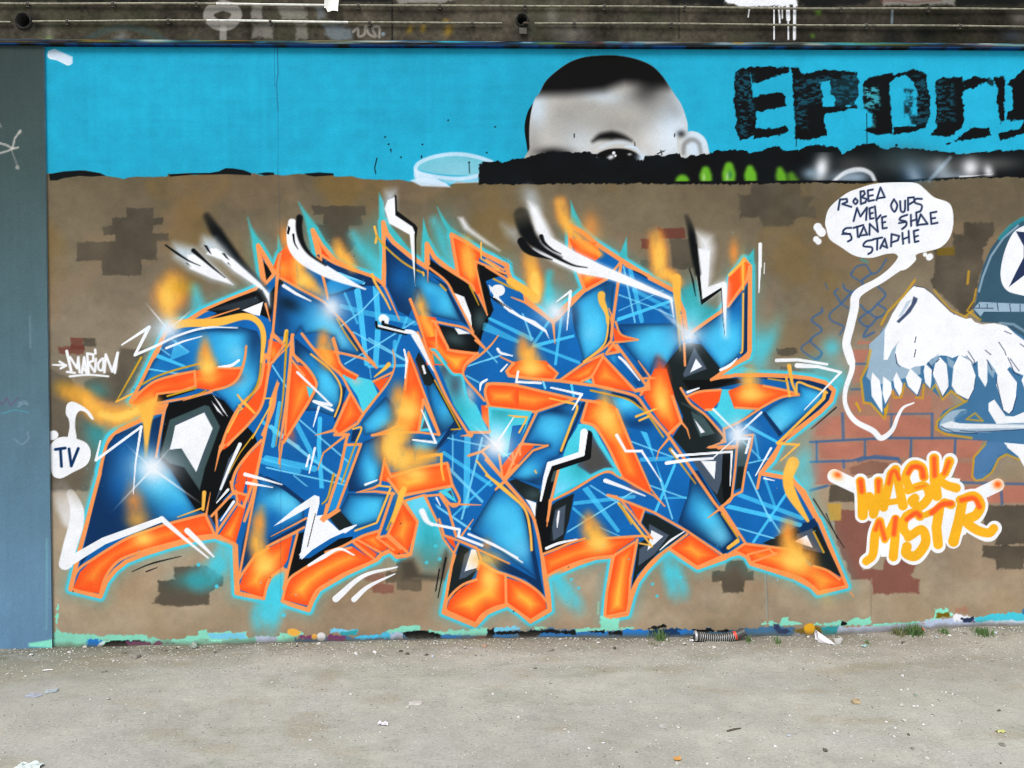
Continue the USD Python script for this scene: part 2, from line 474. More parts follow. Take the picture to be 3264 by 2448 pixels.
BRICKS = '''
# painted_brick_patch grey painted bricks showing through the brown in the upper left
F f=7 rag=3 n=0.2 a=0.82 BRK E 700,285 940,285 940,370 1025,365 1025,435 930,440 930,505 1070,505 1070,575 970,580 965,740 830,745 830,875 485,880 480,750 265,750 255,585 600,580 600,520 500,520 490,450 575,440 570,370 700,370
# painted_brick_patch dark red painted bricks above the white signature
F f=9 rag=4 a=0.7 RED E 210,1425 320,1425 320,1530 210,1530
F f=7 rag=3 n=0.2 a=0.82 BRK E 320,1425 430,1425 430,1500 320,1500
F f=9 rag=4 a=0.65 RED E 210,1500 320,1500 320,1570 95,1570 95,1505
# painted_brick_patch grey painted area behind the signature and the cartoon bomb
F f=14 rag=4 n=0.3 a=0.72 BRK I 640,140 880,140 780,420 620,620 430,610 330,500 330,440 620,330
F f=14 rag=4 n=0.3 a=0.62 BRK T 410,470 620,560 700,760 900,1020 880,1300 780,1560 420,1560
# painted_brick_patch grey painted bricks above the white hooked stroke
F f=7 rag=3 n=0.2 a=0.82 BRK F 400,265 870,265 870,345 840,350 840,430 730,440 720,540 800,600 700,700 640,640 420,540 420,430 500,430 500,345 410,345
# painted_brick_patch dark red and grey painted bricks behind the tall yellow flame
F f=7 rag=4 a=0.75 RED G 1520,465 1750,465 1750,550 1520,550
F f=7 rag=4 a=0.7 RED G 1365,560 1440,560 1430,645 1370,640
F f=7 rag=4 n=0.3 a=0.75 BRK G 1620,560 1860,555 1860,740 1830,740 1830,820 1640,820 1640,740
F f=7 rag=4 n=0.3 a=0.6 BRK G 1360,745 1460,745 1460,800 1370,800
# painted_brick_patch dark grey painted bricks left of the speech bubble
F f=12 rag=4 n=0.3 a=0.75 BRK H 1090,40 1520,40 1530,190 1650,190 1600,260 1660,265 1655,370 1500,370 1440,440 1200,450 1160,370 990,370 980,170 1090,170
# painted_brick_patch dark grey painted bricks between the speech bubble and the helmet
F f=9 rag=4 n=0.3 a=0.8 BRK Q 1680,415 1945,415 1945,520 1900,560 1860,640 1850,760 1800,1000 1770,1150 1690,1240 1420,990 1380,920 1420,900 1420,640 1590,640 1590,515 1680,520
F f=6 a=0.75 OLI Q 1445,645 1600,625 1600,700 1445,705
# painted_brick_patch single dark brown painted brick above the two white strokes
F f=5 rag=4 n=0.3 a=0.75 BRK L 1310,140 1490,135 1500,180 1440,205 1320,190
F f=7 rag=4 a=0.5 RED L 1340,300 1660,330 1640,350 1330,330
# painted_brick_patch cross of dark painted bricks near the foot of the wall
F f=7 rag=3 n=0.2 a=0.82 BRK P 870,790 1060,800 1060,890 1110,890 1110,960 1030,970 1025,1070 840,1080 830,970 750,975 750,890 860,880
# painted_brick_patch dark red and grey painted bricks under the middle letters
F f=7 rag=4 a=0.62 MAR N 830,900 1040,900 1040,980 880,980
F f=7 rag=4 a=0.7 MAR N 930,1000 1130,1000 1130,1080 930,1080
F f=7 rag=4 n=0.3 a=0.62 BRK N 1150,790 1510,830 1510,960 1365,965 1365,1065 1140,1065 1140,985 1040,985 1050,900 1150,880
# painted_brick_patch grey painted bricks under the left foot of the letters
F f=7 rag=3 n=0.2 a=0.82 BRK M 1115,850 1400,840 1560,930 1550,1020 1430,1070 1430,1180 1170,1200 920,1170 1000,1080 980,1070 980,970 1130,960
# painted_brick_patch maroon painted bricks under the orange and yellow name
F f=9 rag=4 a=0.85 MAR S 600,345 720,345 900,480 860,740 780,790 790,870 960,870 980,780 1290,800 1210,930 1290,960 1290,1080 880,1090 870,960 700,960 560,640 530,445 600,440
# painted_brick_patch grey painted bricks beside the orange and yellow name
F f=7 rag=3 n=0.2 a=0.82 BRK R 500,1340 740,1340 740,1500 490,1490
F f=7 a=0.6 OCH S 480,290 600,290 600,440 500,440
F f=7 rag=3 n=0.2 a=0.82 BRK S 1880,310 2300,300 2300,640 1950,660 1990,560 1850,500
F f=7 rag=3 n=0.2 a=0.82 BRK S 1850,660 2300,660 2300,770 2212,780 2212,870 1970,870 1970,780 1850,760
F f=7 rag=3 n=0.2 a=0.82 BRK R 660,1190 860,1130 1020,1150 1000,1250 700,1260
# brick_wall_painting patch of painted terracotta bricks with blue joints beside the skull
F f=26 a=0.55 TER R 330,760 620,500 1500,480 1750,900 1800,1300 2540,1330 2540,1520 1900,1500 1500,1150 350,1350
# brick_wall_painting/painted_brick
F f=6 n=0.08 TER R 390,740 590,740 600,910 370,910
# brick_wall_painting/painted_brick
F f=6 n=0.08 TER R 640,730 1020,740 1020,920 640,920
# brick_wall_painting/painted_brick
F f=6 n=0.08 TER R 1070,720 1390,760 1390,920 1060,920
# brick_wall_painting/painted_brick
F f=6 n=0.08 TER R 400,970 790,970 790,1110 410,1110
# brick_wall_painting/painted_brick
F f=6 n=0.08 TER R 830,950 1200,950 1190,1100 830,1090
# brick_wall_painting/painted_brick
F f=6 n=0.08 TER R 1240,950 1590,950 1580,1110 1240,1090
# brick_wall_painting/painted_brick
F f=6 n=0.08 TER R 1620,950 1850,950 1790,1100 1620,1100
# brick_wall_painting/painted_brick
F f=6 n=0.08 TER R 340,1150 600,1150 600,1330 370,1340
# brick_wall_painting/painted_brick
F f=6 n=0.08 TER R 1600,1150 1760,1150 1760,1300 1600,1300
# brick_wall_painting/painted_brick
F f=6 n=0.08 TER R 1650,1360 2300,1350 2300,1500 1900,1500
# brick_wall_painting/painted_brick
F f=6 a=0.9 TER R 690,150 850,150 800,270 700,270
# brick_wall_painting/painted_brick
F f=6 a=0.8 TER R 700,300 800,290 780,420 690,480
# brick_wall_painting/painted_brick
F f=6 a=0.8 TER R 750,70 900,80 900,100 740,105
# brick_wall_painting/painted_brick
F f=6 a=0.8 TER R 1050,560 1400,560 1390,700 1050,700
# brick_wall_painting/painted_brick
F f=6 a=0.8 TER R 660,560 790,560 800,680 690,690
# brick_wall_painting/painted_joint
L f=5 a=0.8 MOR 8 R 330,965 700,945 1000,930 1600,930 1900,945
L f=5 a=0.8 MOR 8 R 330,1140 700,1130 790,1100 1100,1115
L f=5 a=0.7 MOR 10 R 612,715 620,940
L f=5 a=0.6 MOR 7 R 1045,720 1040,920
L f=5 a=0.7 MOR 10 R 1402,725 1402,930
L f=5 a=0.8 MOR 7 R 385,960 385,1140
L f=5 a=0.7 MOR 8 R 810,950 810,1100
L f=5 a=0.8 MOR 8 R 1218,940 1212,1110
L f=5 a=0.8 MOR 8 R 1607,940 1600,1110
L f=5 a=0.7 MOR 7 R 690,500 770,500
L f=5 a=0.7 MOR 7 R 735,275 835,275
L f=5 a=0.7 MOR 9 R 1590,1320 2212,1335
L f=5 a=0.7 MOR 10 R 2010,1400 2020,1510
L f=5 a=0.8 MOR 9 R 330,1390 480,1350
L f=5 a=0.7 MOR 9 R 620,1130 625,1190
L f=5 a=0.7 MOR 10 R 750,1130 900,1090 1100,1110 1120,1140
L f=5 a=0.6 MOR 7 R 1000,720 1410,715
# fence_painting blue painted wire mesh fence fading out beside the speech bubble
C f=5 a=0.8 MOR 6 Q 690,860 740,800 820,790 870,860 930,840 1000,735
C f=5 a=0.8 MOR 6 Q 690,860 700,890 770,930
C f=5 a=0.8 MOR 8 Q 870,860 790,920 785,980 690,1035 600,1130
C f=5 a=0.8 MOR 7 Q 620,960 635,1000 700,1030
C f=5 a=0.8 MOR 7 Q 600,1130 560,1060 540,1030 570,1000
C f=5 a=0.8 MOR 5 Q 600,1130 680,1180
C f=5 a=0.8 MOR 7 Q 930,980 990,1050 920,1130 840,1200 770,1140
C f=5 a=0.8 MOR 7 Q 840,1200 920,1250 1000,1190 920,1130
C f=5 a=0.8 MOR 7 Q 840,1200 760,1270 840,1330 920,1250
C f=5 a=0.8 MOR 8 Q 840,1330 800,1420 890,1380
C f=5 a=0.8 MOR 7 Q 430,1170 430,1200 340,1270 430,1360 330,1450 430,1560 370,1620
C f=5 a=0.8 MOR 6 Q 600,1130 500,1220 520,1280 620,1330 590,1400
C f=5 a=0.8 MOR 6 Q 330,1450 250,1530 390,1620 430,1560
C f=4 a=0.6 MOR 5 Q 460,950 480,1000
C f=7 a=0.5 TEA 9 Q 780,740 830,760
'''

SKULL = '''
# skull_painting painted white horned skull with long teeth and a blue helmet
F f=4 STE R 960,-30 850,300 780,400 800,600 860,620 970,745 1000,640 1055,490 1110,570 1150,450 1280,570 1320,440 1390,500 1490,585 1570,500 1690,600 1500,690 1440,800 1480,870 1600,905 1900,950 1870,980 1780,1100 1770,1270 1830,1300 1920,1240 1980,1110 2040,1070 2160,1110 2320,1180 2500,1000 2600,700 2640,300 2560,-30
F f=5 ICE Q 1250,965 1130,1080 1020,1280 930,1420 850,1659 Q 820,1770 900,1850 1300,1750 1300,1500
F f=3 ICE R 850,100 960,0 1300,100 1300,330 1060,340 900,360 840,300
# skull_painting/helmet
F f=4 n=0.05 SLA Q 2700,1270 2850,1150 2850,900 2780,640 2620,430 2450,345 2320,340 2212,370 2130,410 2010,520 1920,640 1850,800 1810,960 1790,1100 1760,1180 1830,1290 2000,1300 2212,1420 2330,1460 2560,1420
L f=4 a=0.8 ICE 7 Q 2160,440 2030,550 1920,710 1850,890 1815,1020
L f=4 a=0.6 TEA 14 Q 2300,350 2190,385 2090,450 2000,550
# skull_painting/helmet_star
S f=3 WHT Q 2560,560 2470,440 2330,400 2212,440 2120,500 2050,640 2010,800 2010,920 2050,1000 2130,1040 2330,1070 2490,1020 2570,880 2590,700
F f=3 INK Q 2140,490 2240,500 2320,430 2380,520 2510,540 2410,650 2440,830 2330,780 2210,880 2080,980 2145,845 2210,720 2210,620
# skull_painting/helmet_band
F f=3 ICE Q 1765,1172 1820,1112 2212,1130 2500,1140 2840,1110 2840,1180 2500,1210 2212,1200 1860,1198 1830,1240
L f=2.5 INK 2.6 Q 1765,1165 1940,1170
L f=2.5 INK 2.6 Q 1815,1130 1820,1165
L f=2.5 INK 2.6 Q 1885,1130 1890,1170
L f=2.5 INK 2.6 Q 1975,1125 1985,1190
L f=2.5 INK 2.6 Q 2085,1130 2095,1195
L f=2.5 INK 2.6 Q 2175,1135 2180,1195
L f=4 a=0.6 ICE 9 Q 2000,1300 2120,1310 2230,1380
# skull_painting/bone
F f=3 WHT Q 1240,975 1330,990 1400,1040 1480,1120 1560,1200 1640,1240 1700,1262 1745,1255 1780,1290 1840,1310 1950,1300 2060,1325 2130,1390 2212,1450 2400,1530 2560,1640 R 2600,200 2560,330 2450,400 2330,330 2212,380 2140,350 2090,300 1990,390 1900,250 1830,230 1760,280 1700,215 1640,200 1580,225 1530,205 1480,200 1400,230 1340,290 1250,300 1200,325 1110,290 1075,190 1090,110 1115,70 1050,150 1010,240 975,240 985,-20 Q 1000,1330 1050,1220 1140,1080
F f=6 a=0.8 ICE R 1365,265 1440,200 1462,190 1450,240 1400,290
F f=6 a=0.8 ICE R 1530,210 1600,260 1590,320 1545,290
F f=5 a=0.8 ICE R 1890,240 1960,330 1940,400 1890,340
# skull_painting/nostril
F f=5 a=0.85 INK Q 1238,1062 1275,1082 1268,1112 1210,1205 1110,1300 1087,1285 1160,1215 1218,1135
F f=4 a=0.55 ICE Q 1180,1110 1225,1090 1140,1230 1100,1250
# skull_painting/tooth
F f=3 WHT R 875,350 940,420 960,540 965,710 870,560 862,440
# skull_painting/tooth
F f=3 WHT R 970,385 1040,440 1050,520 990,630 966,540
# skull_painting/tooth
F f=3 WHT R 1088,350 1140,450 1135,520 1115,560 1070,480 1060,410
# skull_painting/tooth
F f=3 WHT R 1210,315 1310,410 1300,480 1275,555 1190,470 1170,400
# skull_painting/tooth
F f=3 WHT R 1340,270 1400,330 1395,430 1387,492 1340,440 1328,340
# skull_painting/tooth
F f=3 WHT R 1470,215 1530,280 1545,420 1545,480 1495,562 1440,470 1408,360 1430,270
# skull_painting/tooth
F f=3 WHT R 1640,195 1740,250 1785,380 1770,500 1722,592 1620,540 1575,470 1590,300
# skull_painting/tooth
F f=3 WHT R 1800,230 1890,230 1890,430 1872,482 1810,380
# skull_painting/tooth
F f=3 WHT R 1980,370 2060,320 2150,440 2140,570 2110,680 2080,717 2030,680 2000,560 1968,460
# skull_painting/tooth
F f=3 WHT R 2212,370 2300,380 2290,490 2250,540 2212,482 2190,420
# skull_painting/jaw
S f=3 ICE R 1470,800 1560,700 1690,675 1700,710 1600,790 1900,805 2212,795 2520,770 2540,830 2212,850 1850,880 1620,880 1500,860
F f=6 a=0.8 STE R 1590,760 1660,690 1720,680 1640,780
F f=6 a=0.85 WHT R 1475,810 1570,780 1640,800 2212,815 2520,800 2520,820 2212,840 1700,850 1520,840
F f=3 WHT R 1900,620 1950,590 2050,735 2120,740 2212,700 2480,680 2500,780 1970,805 1900,690
F f=3 WHT R 2035,970 2212,985 2360,990 2400,1150 2212,1180 2160,1090 2060,1010
# skull_painting/tongue
S f=3 BBL R 1880,970 1790,1100 1770,1270 1840,1295 1950,1150 1990,1080 2060,1050 2040,980
# skull_painting/yellow_outline
L f=5 a=0.75 OCH 8 Q 1250,920 1150,1060 1010,1200 955,1310
L f=5 a=0.75 OCH 6 Q 1790,1000 1770,1100 1710,1190 1830,1270
L f=5 a=0.75 OCH 6 Q 1690,1240 1760,1190
L f=5 a=0.75 OCH 8 Q 1725,845 1715,950
L f=5 a=0.75 OCH 5 Q 1420,1010 1560,1180 1710,1250
L f=5 a=0.75 OCH 8 R 860,155 830,290 775,410 800,620 860,625 985,760 1010,640
L f=5 a=0.75 OCH 8 R 1710,600 1560,680 1450,780 1435,850 1520,895 1750,930
L f=5 a=0.75 OCH 7 R 1870,985 1770,1100 1755,1270 1790,1305 1850,1295 1930,1230 1990,1110 2060,1072 2170,1120
L f=5 a=0.75 OCH 6 R 1780,710 1850,780 1705,765 1780,710
L f=5 a=0.75 OCH 7 R 1160,450 1130,570 1070,575 1050,520
L f=5 a=0.75 OCH 7 R 1260,570 1320,580 1330,460
L f=5 a=0.75 OCH 7 R 1400,500 1430,460 1495,590 1570,515 1690,605
F f=5 OCH R 720,620 740,610 780,690 765,700
F f=5 OCH R 975,670 1010,650 1005,710 980,715
# skull_painting/crack_line
L f=2.5 INK 2.8 Q 1260,1420 1250,1470
L f=2.5 INK 3 R 1258,150 1245,215
L f=2.5 INK 2.6 R 1990,85 2040,160 2055,200
L f=2.5 INK 2.6 R 1720,165 1775,250 1780,290
L f=2.5 INK 2.6 R 1705,205 1770,280
L f=2.5 INK 2.6 R 1870,155 1920,195
L f=2.5 INK 2.6 R 1885,240 1930,330
L f=2.5 INK 2.6 R 2070,220 2110,310 2120,350 2170,380
L f=2.5 INK 2.6 R 2090,230 2140,300 2170,340
L f=2.5 INK 2.8 R 1365,265 1410,320 1405,360
L f=2.5 INK 2.6 R 1440,260 1465,235
L f=2.5 INK 2.6 R 1080,190 1090,270 1120,300
L f=2.5 a=0.7 INK 2.5 R 1310,450 1270,560
L f=2.5 a=0.7 INK 2.5 R 1550,480 1495,565 1420,400
L f=2.5 a=0.7 INK 2.5 R 1785,400 1770,500 1722,596 1620,545
L f=2.5 a=0.8 INK 2.6 R 1965,400 2000,560 2030,690 2080,720 2112,690 2150,560
L f=2.5 a=0.8 INK 2.6 R 1650,865 1800,875 2212,855
L f=2.5 a=0.8 INK 2.6 R 1480,830 1600,880 1800,890
L f=2.5 a=0.8 INK 3 Q 2040,1370 2100,1395
L f=2.5 INK 2.6 R 2180,100 2212,125
L f=2.5 a=0.7 INK 2.6 Q 1240,970 1330,985 1400,1035 1480,1115 1600,1225
'''

BUBBLE = '''
# speech_bubble white painted speech bubble filled with handwritten names
C f=3 WHT 44>26>22>29>28>27>26 Q 1175,700 1110,790 960,910 745,1040 715,1180 680,1330 647,1490 690,1640
C f=3 WHT 26>18>16>14>16>18>19>14>11>5 R 655,130 690,230 695,330 640,500 640,640 720,775 880,865 955,930 1050,860 1100,740 1150,660 1240,620
S f=3 WHT Q 460,400 500,280 640,160 760,110 900,70 1100,58 1260,65 1340,120 1420,190 1560,250 1590,400 1560,540 1480,630 1370,665 1265,695 1255,750 1160,830 1060,820 1105,740 1080,690 1000,690 860,725 720,705 600,630 500,560 470,470
O WHT 14 Q 395,455 415,485 428,500
O WHT 10 Q 380,560 400,580
O WHT 7 Q 1340,695
O WHT 10 Q 1375,720 1385,712
# speech_bubble/word
L INK 6.5 Q 575,300 590,210 650,205 655,230 610,250 690,275
C INK 6.5 Q 725,200 745,225 728,250 708,228 725,200
L INK 6.5 Q 770,140 775,250 815,235 825,205 780,190 810,160 800,135 770,140
L INK 6.5 Q 880,122 835,130 842,225 890,215
L INK 6 Q 838,180 880,172
L INK 6.5 Q 912,215 947,105 985,190 920,200
# speech_bubble/word
L INK 6.5 Q 710,400 740,285 770,360 828,280 820,390
L INK 6.5 Q 880,278 850,288 856,380 885,375
L INK 6 Q 852,335 880,328
L INK 6.5 Q 898,270 910,392 948,348
# speech_bubble/word
C INK 6.5 Q 1065,208 1095,260 1070,318 1040,265 1065,208
C INK 6.5 Q 1120,225 1128,310 1160,310 1165,220
L INK 6.5 Q 1190,305 1190,195 1240,190 1247,225 1195,255
C INK 6.5 Q 1312,205 1258,205 1252,238 1310,262 1300,310 1262,325
# speech_bubble/word
C INK 6.5 Q 690,460 640,465 618,500 680,520 690,560 660,580
L INK 6 Q 610,515 680,512
L INK 6.5 Q 710,460 795,435
L INK 6.5 Q 742,450 748,540
L INK 6.5 Q 760,540 800,450 830,520 770,527
L INK 6.5 Q 850,520 852,425 925,495 912,390
L INK 6.5 Q 995,358 960,368 966,465 1002,460
L INK 6 Q 963,415 990,408
# speech_bubble/word
C INK 6.5 Q 1182,345 1130,365 1118,390 1172,405 1172,440 1138,470
L INK 6 Q 1110,418 1170,408
L INK 6.5 Q 1215,345 1217,442
L INK 6.5 Q 1262,338 1270,440
L INK 6 Q 1215,402 1262,386
L INK 6.5 Q 1302,340 1270,435 1362,425 1302,340
L INK 6.5 Q 1440,318 1388,328 1396,425 1450,415
L INK 6 Q 1393,378 1430,372
# speech_bubble/word
C INK 6.5 Q 882,565 820,580 798,620 870,632 870,670 840,690
L INK 6.5 Q 885,560 962,545
L INK 6.5 Q 920,555 917,652
L INK 6.5 Q 945,640 985,555 1007,635 955,612
L INK 6.5 Q 1040,622 1045,515 1112,532 1100,570 1045,588
L INK 6.5 Q 1140,505 1147,600
L INK 6.5 Q 1195,488 1200,590
L INK 6 Q 1143,560 1197,540
L INK 6.5 Q 1280,478 1240,488 1250,585 1282,577
L INK 6 Q 1245,540 1278,530
# cartoon_bomb white painted cartoon bomb with a curled fuse
S f=3 WHT T 500,1100 590,1085 700,1110 770,1150 800,1230 765,1330 640,1400 540,1450 470,1430 440,1345 412,1280 430,1180
S f=3 WHT T 580,880 590,800 640,775 720,810 790,865 828,930 800,925 755,870 700,858 668,910 662,1000 672,1110 600,1110 612,1000 605,930
O WHT 14 T 458,1075 475,1068
# cartoon_bomb/letter
L NAV 9 T 488,1196 575,1184
L NAV 9 T 532,1192 542,1345
# cartoon_bomb/letter
L NAV 9 T 608,1192 628,1342 690,1188
# signature_tag small white handwritten signature with an arrow and underline
L WHT 8>5 T 580,455 465,450
L WHT 7 T 525,422 582,457 535,482
L WHT 9 T 588,330 628,505
L WHT 8 T 618,385 680,480 690,385 702,515
L WHT 8 T 722,520 742,385 765,520 728,470
L WHT 8 T 782,525 768,350 822,360 822,415 780,430 832,510
L WHT 8 T 838,318 842,350
L WHT 8 T 845,400 838,505
C WHT 8 T 885,410 910,400 905,490 870,490 866,440 890,408
L WHT 8 T 920,515 932,360 990,510 1038,345
L WHT 8 T 1038,345 1012,520
C WHT 7>6 T 615,552 780,538 955,552
L WHT 7 T 590,512 660,522
# name_tag orange and yellow bubble letters outlined in white on two lines
L f=3 WHT 45 R 540,1265 760,1370
L f=3 WHT 43 R 1980,1345 1740,1460
B a=0.9 AMB 19,12,-30 R 560,1260
B a=0.85 ORA 12,9,-30 R 572,1252
B a=0.95 AMB 15,14 R 1982,1340
B a=0.9 ORA 12,11 R 1980,1338
C f=3 WHT 50 R 770,1310 785,1450 790,1610
C f=3 WHT 45 R 790,1610 850,1450 885,1600
C f=3 WHT 50 R 885,1600 930,1450 930,1310
L f=3 WHT 50 R 975,1550 1040,1250 1075,1215 1140,1530
C f=3 WHT 50 R 1330,1290 1320,1200 1230,1170 1165,1270 1210,1380 1330,1360 1370,1440 1290,1530 1225,1480
L f=3 WHT 50 R 1420,1110 1425,1300 1440,1460
L f=3 WHT 50 R 1560,1130 1520,1230 1460,1290 1540,1350 1620,1375
F f=3 WHT R 720,1330 1080,1200 1650,1290 1600,1500 1500,1560 900,1640 730,1650
C f=3 WHT 49 S 825,800 880,740 900,560 940,450
L f=3 WHT 47 S 940,450 990,600 1075,430 1075,600 1065,770
C f=3 WHT 50 S 1300,400 1260,365 1170,400 1150,510 1180,575 1320,520 1340,640 1260,760 1180,730 1180,670
L f=3 WHT 47 S 1340,390 1440,350 1520,275 1570,300
L f=3 WHT 50 S 1460,340 1440,500 1455,660
L f=3 WHT 50 S 1590,620 1640,430 1670,270
C f=3 WHT 50 S 1650,250 1770,230 1830,300 1790,400 1710,450 1800,520 1900,560 1950,510
F f=3 WHT S 900,420 1600,260 1800,260 1700,560 1300,740 950,760
# name_tag/letter
C f=4 YBR 30>33 R 770,1310 785,1450 790,1610
C f=4 YBR 26 R 790,1610 850,1440 885,1600
C f=4 YBR 30 R 885,1600 930,1450 930,1310
C f=14 a=0.9 YRD 19>16 R 772,1310 782,1400
C f=14 a=0.9 YRD 16>11 R 930,1310 928,1400
# name_tag/letter
L f=4 YBR 29>23>32 R 975,1540 1040,1250 1080,1210
L f=4 YBR 26>32 R 1080,1210 1145,1525
L f=4 YBR 20 R 1000,1500 1130,1480
C f=12 a=0.85 YRD 13 R 1020,1330 1045,1235 1080,1225 1110,1290
# name_tag/letter
C f=4 YBR 32>30>27 R 1330,1270 1310,1190 1230,1170 1170,1270 1200,1370
C f=4 YBR 27>30 R 1190,1390 1330,1350 1375,1440 1300,1530 1225,1490 1250,1460
C f=12 a=0.9 YRD 19>14 R 1325,1270 1305,1195 1230,1185 1190,1240
C f=10 a=0.5 YRD 8 R 1260,1370 1340,1350
# name_tag/letter
L f=4 YBR 33 R 1420,1110 1425,1300 1445,1440
L f=4 YBR 32>23>27>30 R 1555,1135 1520,1240 1455,1300 1540,1350 1615,1370
L f=14 a=0.9 YRD 16 R 1420,1110 1425,1260
L f=14 a=0.8 YRD 14 R 1550,1140 1510,1240
# name_tag/letter
C f=4 YBR 26>30>30 S 820,800 880,740 900,560 940,450
L f=4 YBR 30>23>30 S 940,450 985,610 1080,430
L f=4 YBR 30 S 1080,430 1075,600 1060,760
C f=12 a=0.85 YRD 14 S 905,520 935,450 960,520 985,600
L f=12 a=0.9 YRD 16 S 1080,420 1065,560
# name_tag/letter
C f=4 YBR 32>29>29 S 1295,400 1255,370 1170,410 1150,510 1190,570
C f=4 YBR 27>32>32 S 1190,590 1310,520 1345,630 1260,750 1175,730 1180,670
C f=12 a=0.9 YRD 16 S 1295,400 1255,375 1180,430
# name_tag/letter
L f=4 YBR 20>30 S 1345,390 1430,350 1510,280 1570,300
L f=4 YBR 32 S 1465,340 1440,500 1455,650
C f=12 a=0.9 YRD 18 S 1400,370 1490,300 1570,290
# name_tag/letter
L f=4 YBR 35>32 S 1590,625 1640,430 1670,270
C f=4 YBR 30>32>29 S 1650,260 1770,225 1830,300 1790,390 1700,440 1790,520 1900,550 1945,510
C f=12 a=0.85 YRD 16 S 1660,260 1770,245 1820,320
'''

